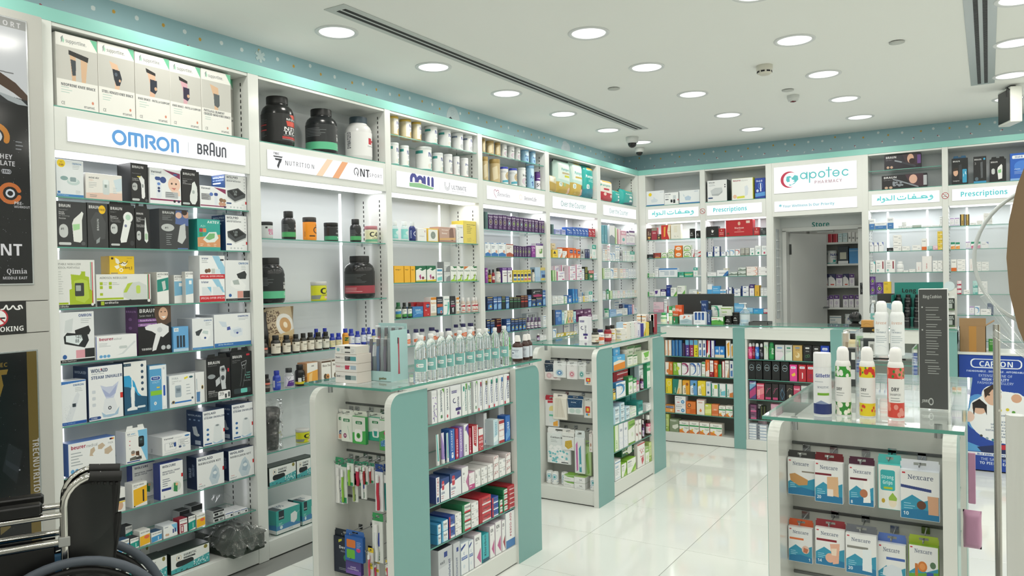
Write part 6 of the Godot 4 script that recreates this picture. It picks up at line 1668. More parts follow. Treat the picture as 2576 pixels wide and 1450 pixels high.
	row("middle hooks, nearest island end", "1F", 0, 0, "se1 -2.503 .051 .21 .008 -.11 .486;tk1 -2.464 .036 .195 .008 -.098 .496;tk1 -2.412 .038 .12 .008 -.086 .584;tk2 -2.383 .057 .108 .008 -.11 .582;tk3 -2.333 .034 .101 .008 -.098 .597;tk3 -2.285 .027 .088 .008 -.086 .612;tk5 -2.408 .033 .157 .008 -.11 .506;tk4 -2.344 .032 .143 .008 -.098 .531;se2 -2.243 .045 .205 .008 -.086 .495;se3 -2.218 .043 .205 .008 -.11 .492")
	row("bottom hooks, nearest island end", "1F", 0, 0, "dtn -2.452 .151 .196 .018 -.09 .18;dtp -2.397 .094 .084 .018 -.078 .193;dtb -2.38 .109 .135 .018 -.066 .257;tk4 -2.261 .062 .215 .008 -.09 .268;tk5 -2.179 .042 .206 .008 -.078 .282;tk6 -2.284 .031 .121 .008 -.066 .213;tk6 -2.271 .031 .065 .008 -.09 .208;tk6 -2.187 .046 .064 .008 -.078 .228")
	row("top hooks, second island end", "2F", 0, 0, "pa2 -2.512 .122 .131 .018 -.09 .797;pac -2.449 .098 .11 .018 -.078 .818;pap -2.349 .077 .117 .018 -.066 .813;pat -2.289 .063 .112 .018 -.09 .813;tee -2.235 .058 .085 .018 -.078 .778")
	row("middle hooks, second island end", "2F", 0, 0, "bti -2.521 .104 .21 .018 -.09 .48;bib -2.452 .107 .173 .018 -.078 .534;pa3 -2.33 .115 .123 .018 -.066 .58;tee -2.248 .059 .132 .018 -.09 .559")
	row("bottom hooks, second island end", "2F", 0, 0, "cot -2.466 .179 .242 .018 -.08 .234;spo -2.388 .092 .139 .018 -.068 .336;cmb -2.297 .074 .284 .018 -.056 .192;grp2 -2.251 .052 .232 .018 -.08 .178;nip -2.22 .025 .141 .018 -.068 .34")
	row("top hooks, right island end", "3F", 0, 0, "nx1 -.514 .086 .141 .03 -.1 .781;nx2 -.43 .084 .154 .03 -.088 .772;nx3 -.335 .072 .147 .03 -.076 .779;nx4 -.26 .064 .164 .03 -.1 .773;nx5 -.178 .104 .175 .03 -.088 .757")
	row("middle hooks, right island end", "3F", 0, 0, "nx6 -.52 .075 .135 .03 -.1 .564;nx7 -.429 .088 .142 .03 -.088 .572;nx8 -.338 .088 .147 .03 -.076 .568;nx9 -.256 .078 .161 .03 -.1 .534;nxa -.17 .079 .151 .03 -.088 .556")
	row("glass top of nearest island", "W", 1.05, 0, "dng -2.382 .13 .049 .09 -2.415 0;dnp -2.382 .132 .038 .09 -2.415 .049;dnl -2.382 .134 .04 .09 -2.415 .087;dnt -2.382 .125 .036 .08 -2.415 .127;wat -2.105 .06 .202 .06 -2.562 0;wat -2.102 .055 .205 .055 -2.632 0;wat -2.1 .05 .208 .05 -2.708 0;wat -2.099 .048 .208 .048 -2.768 0;wat -2.101 .051 .204 .051 -2.849 0;wat -2.1 .05 .202 .05 -2.932 0;wat -2.099 .049 .201 .049 -3.008 0;wat -2.098 .047 .2 .047 -3.068 0;wat -2.098 .045 .198 .045 -3.148 0;wat -2.1 .049 .201 .049 -3.235 0;syr -2.131 .058 .139 .058 -3.408 0;syr -2.126 .046 .139 .046 -3.484 0;syr -2.136 .047 .138 .047 -3.533 0;grm -2.234 .031 .12 .031 -3.49 0")
	row("glass top of second island", "W", 1.05, 0, "sn4 -2.373 .072 .165 .06 -4.695 0;vb -2.204 .049 .1 .049 -4.506 0;now -2.226 .053 .084 .053 -4.628 0;rb2 -2.19 .051 .108 .051 -4.67 0;wb2 -2.194 .044 .107 .044 -4.758 0;wf3 -2.162 .052 .037 .07 -4.799 0;wf3 -2.162 .054 .044 .07 -4.799 .037;cbl -2.3 .056 .1 .06 -5.139 0;wso -2.163 .029 .115 .06 -4.922 0;wsg -2.163 .029 .114 .06 -4.998 0;wsp -2.169 .03 .113 .06 -5.082 0;elb -2.148 .037 .095 .06 -5.122 0;ylf -2.161 .038 .097 .06 -5.254 0;vor -2.166 .023 .099 .06 -5.359 0;wso -2.308 .043 .139 .06 -5.53 0;wso -2.274 .043 .137 .06 -5.53 0;wrc -2.199 .027 .143 .06 -5.53 0;wrc -2.206 .032 .139 .06 -5.53 0")
	row("service counter top", "W", 1.052, 0, "dtl -2.489 .054 .101 .054 -6.502 0;dtl -2.444 .037 .156 .037 -6.564 0;gtb -2.404 .06 .064 .05 -6.575 0;oil -2.41 .063 .11 .05 -6.607 0;oil -2.384 .063 .164 .05 -6.63 0;wdp -2.293 .115 .077 .08 -6.554 0;nsd -2.164 .106 .108 .07 -6.54 0;asb -2.158 .05 .205 .05 -6.656 0;aso -2.1 .043 .123 .05 -6.589 0;cwg -2.064 .082 .158 .06 -6.697 0;cgt -1.978 .095 .147 .06 -6.72 0;mon -2.016 .106 .063 .06 -6.579 0;bkj -1.933 .066 .072 .066 -6.602 0;bkj -1.872 .062 .102 .062 -6.618 0;hsn -1.793 .082 .185 .082 -6.607 0")
	row("counter right of doorway", "W", 1.052, 0, "wpb2 -.695 .085 .184 .05 -6.689 0;wat -.793 .062 .202 .062 -6.747 0")
	row("glass top of right island", "W", 1.05, 0, "spg -.445 .052 .194 .052 -2.504 0;sp1 -.387 .045 .214 .045 -2.522 0;sp2 -.319 .044 .215 .044 -2.529 0;sp3 -.241 .045 .215 .045 -2.535 0;rng -.152 .082 .386 .075 -2.771 0;prf -.451 .041 .148 .05 -3.193 0")

const DESIGNS := [
"kb1|b|150,220|f0efea|white carton with neoprene knee brace|@KB;p d9b594 32,22 47,24 46,62 37,62;p d9b594 58,26 76,28 70,62 60,62;p 262626 30,21 78,26 76,33 30,27;p 3d454b 34,33 47,34 46,54 38,55;T 10 67 3.6 44484c l NEOPRENE KNEE BRACE",
"kb2|b|150,220|f0efea|white carton with steel hinged brace|@KB;p e2bd9e 30,24 52,27 62,44 56,62 44,62 44,44;p 242a33 38,34 58,35 64,46 58,56 48,57 42,48;e 48 41 4 5a6672;e 58 49 3 d8b090;T 8 66 3.4 44484c l STEEL HINGED KNEE BRACE",
"kb3|b|150,220|f0efea|white carton with navy patella support|@KB;p e0b79c 32,22 56,26 60,44 54,62 40,62 42,44;p 262626 30,21 58,26 58,30 32,27;p 222a3a 42,36 62,37 62,52 56,57 42,54;e 58 49 4 d8b090;T 6 66 3 44484c l KNEE BRACE - PATELLA SUPPORT",
"kb4|b|150,220|f0efea|white carton with plum patella support|@KB;p d8a8b4 30,22 54,26 58,44 54,62 42,62 42,44;p 262626 28,21 56,26 56,30 30,27;p 2a2440 42,36 62,37 62,52 56,57 42,54;e 58 49 4 d8b090;T 6 66 3 44484c l KNEE BRACE - PATELLA SUPPORT",
"kb5|b|150,220|f0efea|white carton with grey banded brace|@KB;p d9b594 28,22 56,26 58,44 54,62 42,62 42,44;p 555d60 40,36 60,37 60,54 54,58 42,55;T 6 64 3.2 44484c l PATELLA & LIGAMENT;T 6 69 3.2 44484c l CROSSED BAND KNEE BRACE",
"kbg|b|40,60|2e7d5b|green topped carton behind brace boxes|b 3d8f6c;r 70 6 22 5 1d2420",
"om1|b|140,190|dfe6ea|blood pressure monitor carton, yellow sticker|b e4e9ec;r 0 93 100 7 3f86c4;T 94 6 5 5f86b0 r OMRON;l 60 14 34 3 a8b0b4 4;e 62 58 24 c2d4d4 13;e 60 54 18 d8e4e4 10;o 50 46 22 12 8fa4a8 3;e 28 50 14 8aa8a8 8;e 18 10 15 f2d21e;T 18 12 6 8a5a10 c 199;t 18 6 2.6 8a5a10 c AED;r 3 86 10 6 2f6fb4;l 70 82 26 3 b0b8bc 4;t 4 95 2.6 ffffff l All for Healthcare",
"mini|b|190,140|e6e2dc|pale carton with small mesh nebulizer|b e9e7e2;p e8c9ba 0,78 100,70 100,100 0,100;p cfdfe8 76,20 100,8 100,60 84,66;T 8 14 7 55595c l mini Air;t 8 24 6 d8b8a8 l 360+;l 8 36 22 4 b8bcbc 6;o 46 22 18 58 cfd8d8 4;o 48 20 14 20 e6eeee 3;r 51 40 6 12 8a9a98;l 74 50 12 4 b8c8d0 7;l 10 84 24 2 8a8a86 6",
"br1|b|100,220|1a1a1c|black carton with ear thermometer picture|b 1d1d1f;@BRW;t 6 24 2.6 c8c8c8 l ThermoScan 3;T 6 38 2.6 d8d8d8 l Compact;T 6 42 2.6 d8d8d8 l and Quick;o 6 50 30 20 b8bcbc;T 10 57 5 44484a l #1;p f0f2f2 44,36 60,30 78,40 80,84 72,90 60,88 58,52;p e8d860 34,34 52,36 56,32 36,32;o 62 52 10 9 9aa0a2;o 4 90 44 6 c8cccc;o 80 90 16 7 55585a|tab:1a1a1c",
"ver1|b|200,220|eef0f2|white pack with smiling baby and thermometer|b eef1f3;p 8c2c58 42,2 98,10 98,26;e 82 14 7 3f6fa4 3;T 4 8 6 3c4450 l Veroval;t 4 17 3 8aa4c0 l baby;e 78 42 20 efc9b4 24;e 70 40 3 4a3830;e 84 40 3 4a3830;p c87870 68,52 84,52 78,58;p f4d8c8 62,64 96,58 98,74 60,74;o 20 26 16 58 e2e8f0 6;o 16 24 18 10 2f4a8c 5;o 23 40 10 8 5f88d0;e 28 56 4 2c3c6c;e 28 64 4 2c3c6c;e 42 32 10 2f4a8c;o 48 64 42 18 b8bcc0 3;l 50 66 36 3 5a6064 5;r 0 86 100 4 8c2c58;e 78 90 4 1c1c20;e 92 90 4 2c2c50",
"br2|b|100,220|1a1a1c|black carton with nasal aspirator picture|b 1d1d1f;@BRW;t 6 22 2.6 c8c8c8 l Nasal aspirator;T 6 28 2.6 d8d8d8 l Gentle;T 6 32 2.6 d8d8d8 l and;T 6 36 2.6 d8d8d8 l Comfortable;p e6ebe9 58,34 72,28 86,44 88,64 86,82 74,94 56,94 44,84 44,70 54,52;o 58 54 14 10 aeb8b6;o 4 90 40 6 b8c4c4|tab:1a1a1c",
"ver2|b|170,140|eef0f2|small white thermometer pack, family photo|b eef1f3;p 8c2c58 52,2 98,8 98,30;T 4 6 8 3c4450 l Veroval;o 4 34 36 30 a8aaac 3;l 6 38 30 4 55585c 7;o 54 38 12 56 e2e8f0 4;o 53 28 14 14 2f4a8c 4;e 42 36 7 5878c0;e 80 60 8 8a6850;e 92 62 7 9a7458;e 78 78 8 c89a80;e 90 80 8 c89a80;r 0 88 100 5 8c2c58;e 94 92 4 2c2c50",
"wol1|b|130,200|24406e|white and navy arm monitor carton|b f0f2f3;T 6 4 6 3c4048 l WOLPRO;l 6 13 50 1 9aa0a4 3;T 6 16 3.4 5a5e64 l ARM BP MONITOR;p 4a4e52 8,46 60,36 96,52 94,62 44,76 10,62;p 1f2224 12,47 58,39 88,52 44,66;t 34 44 6 d8e4e4 l 128;t 40 52 6 d8e4e4 l 80;p c8cccc 10,62 44,76 94,62 94,66 44,80 10,66;p d02828 94,74 100,74 100,82 94,82;o 4 80 24 4 2c4a80;l 76 84 18 1 9aa0a4 3;e 24 93 4 c8ccd0;e 40 93 4 c8ccd0;e 56 93 4 c8ccd0;e 72 93 4 c8ccd0;l 88 8 8 5 b8bcc0 9|l:wols",
"wols|b|70,200|24406e|x|b 24406e;T 10 5 5 d8e0ec l WOLPRO;T 10 14 3.4 c8d4e8 l BP MONITOR;o 10 22 60 4 e8eef4",
"br3|b|150,200|3a3b3c|black ear thermometer carton in shrink film|b 343638;@BRW;t 6 17 2.4 c8c8c8 l ThermoScan 7;T 6 22 3 e0e0e0 l Precise;T 6 26 3 e0e0e0 l Reliable;t 6 30 3 c8c8c8 l Ear Technology;T 6 36 3 d8d8d8 l Precision;o 6 50 30 30 c8cccc;T 12 58 5 44484a l #1;p e9ece8 56,38 76,26 84,20 90,24 84,40 84,84 76,90 54,88 50,48;p a8d8a0 52,50 76,48 76,60 54,64;o 4 90 42 6 d0d4d4;o 80 88 14 8 585a5c",
"br4|b|110,190|3a3b3c|black film-wrapped carton, yellow FREE sticker|b 3a3b3d;@BRW;p 4a4c4e 14,40 40,20 66,22 90,44 84,80 30,84;V 42 62 10 c8cccc BRAUN;e 72 14 17 f2c41e;T 72 12 5 7a5a10 c FREE;p 9aa0a2 40,84 60,76 56,88 40,92",
"br5|b|140,210|1a1a1c|black carton with round-headed thermometer|b 1d1d1f;@BRW;t 6 16 2.6 c8c8c8 l Sensor 7;T 6 26 3 e0e0e0 l Braun's;T 6 30 3 e0e0e0 l Advanced;t 6 34 3 c8c8c8 l Non-contact;t 6 38 3 c8c8c8 l Thermometer;o 6 44 26 24 c8cccc;T 11 51 5 44484a l #1;e 74 28 19 eef1f0;e 74 28 10 b8d8c4;p eef1f0 58,36 86,40 66,86 44,88 42,80;e 64 48 5 7a80a0;o 6 90 34 5 c8cccc;o 80 82 16 12 3c3e40|tab:1a1a1c",
"br6|b|90,190|1a1a1c|slim black carton with digital thermometer|b 1d1d1f;T 8 10 5 f0f0f0 l BRAUN;T 8 22 3 e0e0e0 l Braun's;T 8 26 3 e0e0e0 l Age Precision;T 8 30 3 e0e0e0 l Digital;T 8 40 3 d0d0d0 l Braun Digital;T 8 44 3 d0d0d0 l thermometer;o 8 56 30 24 c8cccc;T 14 63 5 44484a l #1;p e6eae9 68,22 72,22 80,54 88,62 88,80 76,86 62,80 62,62;o 66 62 18 16 a8c8a8 6|tab:1a1a1c",
"br7|b|150,210|4a4c4f|grey film-wrapped thermometer box, mother photo|b 3e4043;T 10 6 6 e6e8e8 l BRAUN;t 10 15 2.6 c8c8c8 l ThermoScan 7;l 10 20 36 3 9aa0a2 3;p 5a70a8 56,2 100,2 100,40 54,36;e 66 14 11 efc9b4;e 92 12 12 d8a890;e 86 6 10 3c2c24;e 28 46 22 c2c6c6 13;T 18 44 5 44484a l #1;p c8cccc 70,40 88,34 90,70 76,86 60,80;l 22 62 20 6 9aa0a2 5;r 60 96 36 3 5878a8",
"akt|b|120,190|2a9088|teal and orange arm monitor carton|b 2fa59a;T 96 5 8 f4f8f6 r AKTEV;p d99a6a 0,60 100,48 100,90 0,90;r 0 90 100 10 3aa89c;t 14 20 6 e6f4f0 l A2+;r 8 30 14 12 b83848;r 24 30 14 12 e08850;r 8 44 14 12 3a9850;p e4ece6 24,66 50,42 82,40 92,60 74,74 40,76;p 7ab87a 34,62 52,46 76,45 74,60 50,68;l 12 80 14 2 f4e4d4 5;l 42 80 14 2 f4e4d4 5;l 70 80 14 2 f4e4d4 5",
"neb1|b|170,220|d8dcd8|white carton, lime portable nebulizer picture|b e4e6e3;t 2 7 4 6a6e6c l RTABLE NEBULIZER;t 2 14 4 6a6e6c l ROSOL PORTATILE;l 4 24 12 10 c0c4c2 5;p a8c028 36,30 60,32 64,26 62,24 74,24 74,34 84,36 86,62 94,66 94,94 32,94 32,62 38,60;p b8d04a 44,44 64,40 80,44 84,80 70,90 48,84;o 46 48 24 28 3a3f3c 3;o 48 53 14 12 aab4ac 2;r 0 88 28 4 a8c028;r 0 93 100 7 222422;T 2 94.5 3.6 f0f0ee l orditalia;r 88 4 2 60 2a8a4a;r 90 4 1.4 60 f4f4f4;r 92 4 2.6 88 c02a3a;e 92 94 4 e8e8e6",
"neb2|b|250,150|d4d8d4|white carton with white aerosol nebulizer|b e6e8e5;t 6 8 6 5c605e l AEROSOL NEBULIZER;r 6 24 5 9 a8c028;r 22 24 5 9 a8c028;r 6 36 5 9 a8c028;r 22 36 5 9 a8c028;r 6 58 5 8 a8c028;l 12 26 8 2 a8acaa 5;l 28 26 14 2 a8acaa 5;r 0 73 48 6 a8c028;p d0d6d2 48,50 58,28 78,24 92,36 94,80 80,92 60,84 48,72;p b4cc40 48,58 56,30 66,26 60,40 54,58;o 72 36 8 26 c0d860 3;p 24282a 60,80 76,90 70,96 50,96;r 0 82 100 18 1e2020;T 14 85 7 f0f0ee l orditalia;r 7 84 6 12 a8c028;r 94 0 1.4 86 2a8a4a;r 96 0 1.6 86 c02a3a;e 96 86 3 e8e8e6",
"lib|b|150,110|e8c01e|yellow carton with white butterfly|b f0c820;p f8f4e4 22,8 36,18 42,40 34,46 24,36;p f8f4e4 42,44 56,30 72,40 62,56 48,54;p f8f4e4 18,56 36,48 40,64 28,74;e 46 78 8 f8f4e4;e 46 78 4 f0c820;T 92 58 12 44300c r Libre 2;t 92 72 6 6a501c r PLUS;z 44300c 2.4 72,26 66,40 58,42 52,34 46,42 38,40;t 92 8 5 7a6020 r FreeStyle;r 6 6 9 12 44300c;r 4 94 28 4 3a5a9a|l:libs",
"libs|b|40,110|d8b01a|x|b dcb41c",
"acc1|b|90,200|cfd0cc|white and teal test strip carton|b eeefec;S 6 4 5 2a2e34 l ACCU-CHEK;t 6 12 3.4 5a6064 l Active;p 1f8a7c 0,24 100,16 100,56 0,62;p c8d0cc 40,30 70,26 78,52 52,58",
"acc2|b|90,200|cfd0cc|white and light blue test strip carton|b f0f1f0;S 6 4 5 2a2e34 l ACCU-CHEK;t 6 12 3.4 5a6064 l Guide;p 7fb8d8 0,22 100,22 100,70 0,74;r 46 28 34 12 f4f6f6",
"tri1|b|150,120|e4e8ea|blue cut carton, red SPECIAL OFFER band|b f2f4f5;p 9ccde6 50,0 76,0 100,50 100,80 84,80;T 8 8 8 3a4a74 l trister;l 8 22 26 2 8a9094 6;o 82 14 14 8 3a3e44 2;e 26 66 7 6a5040;e 36 64 7 7a5a44;r 46 56 14 22 c8ccc8;r 62 58 18 20 d8ecf4;r 0 80 100 20 c8202c;T 4 85 10 f8f0f0 l SPECIAL OFFER  SPECIAL",
"tri2|b|140,100|e4e8ea|lower blue cut carton, red offer band|b f2f4f5;p 9ccde6 50,0 76,0 100,60 84,60;T 8 8 9 3a4a74 l trister;r 10 34 36 36 dfe6ea;r 52 34 40 36 dfe6ea;p 8cc4e0 30,34 46,34 46,60;p 8cc4e0 78,34 92,34 92,60;r 0 72 100 28 c8202c;T 4 79 13 f8f0f0 l SPECIAL OFFER SPECIAL",
"om2|b|130,200|dfe3e5|white wrist monitor carton, black base|b e8ebec;T 96 5 5 4a6a9c r OMRON;l 66 14 30 3 a8b0b4 4;p 2e3234 46,34 80,26 88,34 84,46 54,46;p f0f2f2 22,50 56,44 84,62 78,76 40,70 20,62;p aeb8b6 28,50 52,47 58,60 34,60;r 48 76 24 17 d8988c;r 72 76 28 17 26282a;r 0 94 100 6 1e2022;e 18 86 6 2f5fa4;t 6 95.6 2.4 f0f0f0 l All for Healthcare",
"om3|b|170,230|dfe3e5|white monitor carton with pink square|b e9ecee;T 94 4 5.4 3c4f86 r OMRON;l 62 14 32 3 a8b0b4 3.6;p d4dadc 18,16 40,12 36,38 14,40;p 24282c 12,48 22,40 80,46 84,58 72,72 14,62;p dfe9ec 18,46 62,46 66,56 54,66 18,58;t 44 47 6 2c3438 l 140;t 44 55 6 2c3438 l 88;p 26282a 44,36 84,28 90,38 84,46 46,46;r 46 76 26 16 e0a0ac;r 72 74 28 18 26282a;r 0 94 100 6 1e2022;e 14 88 6 2f5fa4;T 6 95.4 2.6 f0f0f0 l All for Healthcare",
"beu1|b|200,125|e6e8ea|long white carton with white thermometer|b eff1f2;T 8 8 12 9c1c3c l beurer;t 38 12 8 8a8e92 l medical;l 8 32 30 3 a8b0b4 6;p d8dde0 48,88 62,80 94,30 98,34 66,84;o 56 48 20 12 c8d0d0 3;e 12 88 4 6aa8d8;e 21 88 4 6aa8d8;e 30 88 4 6aa8d8;r 0 0 2 100 2c4a94",
"hair|b|150,220|2a2030|black purple hair dryer box, woman photo|b 1c1a1e;T 4 5 7.4 f4f4f4 l BRAUN;t 4 17 4 e4e4e4 l Satin Hair 1;r 0 25 62 7 7a4890;T 6 27 3 f0e4f4 l PowerPerfection;r 0 34 56 7 8a5a9c;T 6 36 3 f0e4f4 l Ultra Light;p 5a4436 50,0 100,0 100,34 84,40 58,36 50,20;e 76 16 14 dcb094 20;p f4f4f4 70,22 84,22 78,26;e 70 12 2 3a2a20;e 82 12 2 3a2a20;p e9eaec 20,42 34,38 70,36 92,44 92,56 74,66 66,64 52,92 40,94 42,84 52,58 40,52 22,48;e 64 50 8 cfd2d6;T 8 86 5 f0f0f0 l 1800W;e 74 88 7 c0c4c8;e 90 88 7 c0c4c8|l:hairs",
"hairs|b|50,220|5a3468|x|b 563060;T 6 8 4 b890c8 l BRAUN;e 40 26 14 8a6098;e 40 44 14 8a6098;e 40 60 14 8a6098",
"blub|b|90,140|5a98c8|blue carton with three dark tubes|b 6aaadc;r 6 4 30 14 f0f4f6;t 10 7 8 44607c l bls;r 22 36 14 48 2c3c4c;r 42 36 14 48 2c3c4c;r 62 36 14 48 2c3c4c;r 0 88 100 12 b8d4e8",
"om4|b|130,190|c8cdd2|white monitor carton, blue base stripe|b e8ecee;T 94 5 5 4a6a9c r OMRON;l 64 14 30 3 a8b0b4 4;p 3c4448 14,42 44,34 54,40 30,56 18,54;p f2f5f6 34,52 48,36 82,38 86,56 70,72 42,68;p c8d8d8 46,48 52,40 76,42 74,54;e 60 64 5 2c4a8c;r 0 93 100 7 3f86c4;t 6 95 2.4 ffffff l All for Healthcare",
"om5|b|190,180|c4c9d0|wide white compressor nebulizer carton|b ebeeef;T 94 5 6 3c4f86 r OMRON;l 66 15 28 2 a8b0b4 4;p d0dce8 12,20 32,24 34,40 22,38;p 4a5aa4 34,40 42,38 44,48 34,50;p e2e9f0 44,46 64,40 78,48 76,68 54,74 42,66;p c8d4e4 50,50 72,46 74,58 54,62;e 62 60 3 3a4a94;r 0 88 100 12 2f6fb4;T 10 91 3.6 f0f4f8 l All for Healthcare|l:om5s",
"om5s|b|60,180|b8bec8|x|b c2c8d0;r 60 78 36 14 26408c",
"om6|b|130,230|dde2e6|white and blue ear thermometer carton|b e9edf0;p 3f78c0 0,0 100,0 100,3 0,7;T 92 8 4.6 4a6a9c r OMRON;l 56 17 36 3 a8b0b4 3.4;p dde2e8 54,36 66,26 74,34 66,50 40,92 22,92 16,86;p c8d0da 50,54 62,50 60,60 46,62;o 44 52 14 8 2e3a44 2;d 40 b8c0c8 0.8 14 56 24 30;r 0 93 100 7 2458a8;t 6 95 2.6 f0f4f8 l All for Healthcare",
"steam|b|170,250|2c4168|tall navy white steam inhaler carton|b eef0f2;T 8 5 6 2c3a5c l WOLAID;p d02828 36,5 38,5 38,8 36,8;t 10 13 1.8 6a7080 l WE BREATHE FOR LIFE;T 8 18 6 3c4c74 l STEAM INHALER;p c8cfe6 34,36 50,40 70,40 88,32 82,46 72,62 50,62 42,50;p aab4d8 38,42 60,54 82,38 78,54 62,60 48,58;p e4e8ee 46,62 74,62 82,80 76,90 44,90 40,80;e 60 80 5 2a2e38;e 60 80 2.6 e4e8ee;p a8c4dc 36,86 48,92 74,92 88,80 84,94 60,97 40,96;l 10 46 14 1 a0a8b4 4;o 10 44 10 6 d0d6de 2;o 10 56 10 6 d0d6de 2;o 10 68 10 6 d0d6de 2;p d03830 92,54 100,54 100,64 92,64;o 0 93 34 5 2c4a8c;T 6 94.4 2.4 ffffff l CLASSIC|l:steams",
"steams|b|80,250|2c4168|x|b 2a3f64;T 10 8 4.6 c8d4e4 l WOLAID",
"hlt|b|120,250|2a4a60|white blue carton, toothbrush silhouette|b f0f1ef;p 3aa4d8 0,26 24,26 46,40 60,60 76,68 100,70 100,100 0,100;p 2e5c7c 0,46 20,48 44,54 60,66 100,70 100,100 0,100;r 0 3 32 5 2c4a60;t 4 4.4 2.2 c8d4dc l HL-220P;p f2f5f6 32,26 36,26 38,48 46,50 44,86 56,88 56,93 12,93 12,89 30,86 28,56 33,46;e 80 9 6 3a5068;e 80 21 6 3a5068;e 80 32 6 3a5068;e 80 43 6 3a5068;e 80 55 6 3a5068;o 56 86 36 4 e4ecf0",
"orb|b|110,230|5a9cc8|blue electric toothbrush carton, clear side|b e8eef2;r 0 8 70 92 5ba4d4;o 6 24 58 9 f0f4f8 8;o 9 25 52 7 2c4c9c 8;T 35 26.4 3.4 f4f8fc c Oral-B;t 35 36 3.6 d8ecf8 c VITALITY;r 4 56 66 10 8cc83c;e 30 84 8 f0f4f6;T 30 82 4 2c3c5c c 1;r 40 48 18 3 e8c83c;p f4f6f8 80,10 86,10 88,40 92,46 92,92 78,92 78,46;o 79 46 12 24 2c5ab4 5;e 84 8 6 c8d0d8",
"fora|b|160,180|d4d8da|white glucose meter carton|b edf0f1;s 10 6 6 8a949c l FORA;t 10 17 3.4 a0a8ae l COMFORT plus;t 10 23 3.4 a0a8ae l G20;o 22 32 24 38 aab8c4 4;o 25 40 18 16 8a9aa8 2;t 27 44 6 3c4850 l 160;p e8d83c 58,10 72,6 74,11 60,16;e 86 10 8 3a6470 4;r 6 84 80 5 3a7ac4;e 14 84 6 c8a858;e 14 84 4 2c3a54;l 66 32 20 4 b8c0c6 10;e 90 78 4 4a5a64",
"foras|b|90,160|d8dcde|slim white strip carton with gold seal|b f0f1f1;v 12 80 8 9aa2aa FORA COMFORT;r 8 20 12 36 c8d0d6;e 76 50 12 c8a858;e 76 50 8 3a3e44;p 5a88b8 10,64 50,64 46,96 10,96",
"brd|b|140,230|1c1c1e|black beard trimmer carton, white corner|b 202022;@BRW;t 6 15 2.6 c8c8c8 l BeardTrimmer;p c8ccd0 56,20 74,18 82,32 78,60 80,76 62,76 58,56 54,34;e 68 28 10 8a9094;e 68 28 5 2a2c30;o 60 42 14 12 44484c;e 20 42 16 9aa0a4 9;p c4c8cc 36,52 54,44 56,60 38,68;T 6 76 2.8 f0f0f0 l Ultimate;T 6 80 2.8 f0f0f0 l precision for;t 6 84 2.8 d8d8d8 l 100% control;t 6 88 2.8 d8d8d8 l of your style;o 46 80 52 22 f0f0f0 6;t 50 83 8 2a2c30 l 39;r 74 88 8 10 3a3e42;r 88 84 8 12 4a4e52;o 88 26 6 9 c83040 1|l:brds,tab:1c1c1e",
"brds|b|50,230|b8bab8|x|b c0c2c0",
"br9|b|140,230|1c1c1e|black shaver carton, teal panel|b 1e1f21;T 8 7 6 f0f0f0 l BRAUN;t 8 17 2.6 c8c8c8 l BeardTrimmer;t 8 21 2.6 c8c8c8 l Series 9;q 9aa0a4 1 54,30 48,62 42,78;q 9aa0a4 1 72,26 66,52 54,80;q c8ccd0 1.4 50,24 74,20 72,28 52,32 50,24;a 60 34 6 8 0 360 1 b8bcc0;T 92 46 3.4 7fd0c0 r Look;T 92 52 3.4 7fd0c0 r Barber;T 92 58 3.4 7fd0c0 r Fresh;t 92 64 3.4 b8c0c0 r Everyday;o 12 82 80 12 3a4448 6;o 44 83 32 10 6cc8bc 4;o 74 5 16 4 c83040 1|tab:1c1c1e",
"beu2|b|230,140|5a7ec0|white pain relief carton, wrapped joints|b eef0f1;T 5 8 11 9c1c3c l beurer;t 37 12 8 8a8e92 l medical;r 88 4 10 5 26282a;r 92 4 3 5 c02a2a;r 95 4 3 5 e0b83c;t 84 16 6 a0a4a8 l PAIN;p c8b49c 46,28 54,22 56,34 50,44 52,50 44,48;p c8b49c 62,20 72,14 78,24 70,34 62,32;p c8b49c 76,36 90,28 94,44 84,54 76,50;l 5 30 26 5 a8b0b4 9;e 8 86 4 6aa8d8;e 17 86 4 6aa8d8;e 26 86 4 6aa8d8|l:beus",
"beus|b|30,140|4a72bc|x|b 4a74c0",
"oxi|b|120,190|d8dcdc|white oximeter carton with couple photo|b f0f1ef;p 7fc0e4 56,0 100,0 100,100 94,100 66,50;T 8 6 5 2a3a64 l tri;T 24 6 5 5a9cd0 l ster;l 8 14 44 1 a0a8b0 3;o 58 20 26 34 1f2426 8;o 62 24 16 20 3a4448 3;t 64 28 5 9ae0e0 l 98;p c83040 16,29 22,29 19,33;e 18 43 3 c87888;e 18 54 3 b8bcc0;e 32 72 9 d8b094;e 32 67 9 8a8078;e 52 74 9 d8b094;p 5a4030 44,66 60,66 62,86 56,80 46,78;p 6a6a64 18,84 46,80 48,92 16,92;p 4a4a48 46,84 70,82 72,92 46,92;r 4 94 60 3 2c3c8c|tab:eceeec",
"ver3|b|190,150|dcdee0|white compact arm monitor carton|b eff0f1;T 6 8 8 4a4e58 l Veroval;t 42 10 6 b0b4b8 l compact;e 88 12 9 3f78b4 4;o 8 34 40 44 c8ccd0 3;o 10 36 36 40 f0f1f2 2;t 22 38 10 3c4650 l 128;t 24 52 10 3c4650 l 84;o 40 38 8 24 2a4a8c 3;o 56 26 40 34 b8bcc0 3;o 57 28 38 30 f2f3f4 3;l 60 32 32 4 6a6e74 7;e 62 68 5 3a4a74;e 76 68 5 b8c4d0;l 8 86 60 2 b0b4b8 5|l:vers",
"vers|b|60,150|d4d6d8|x|b d8dadc;v 20 92 12 7a7e86 Veroval",
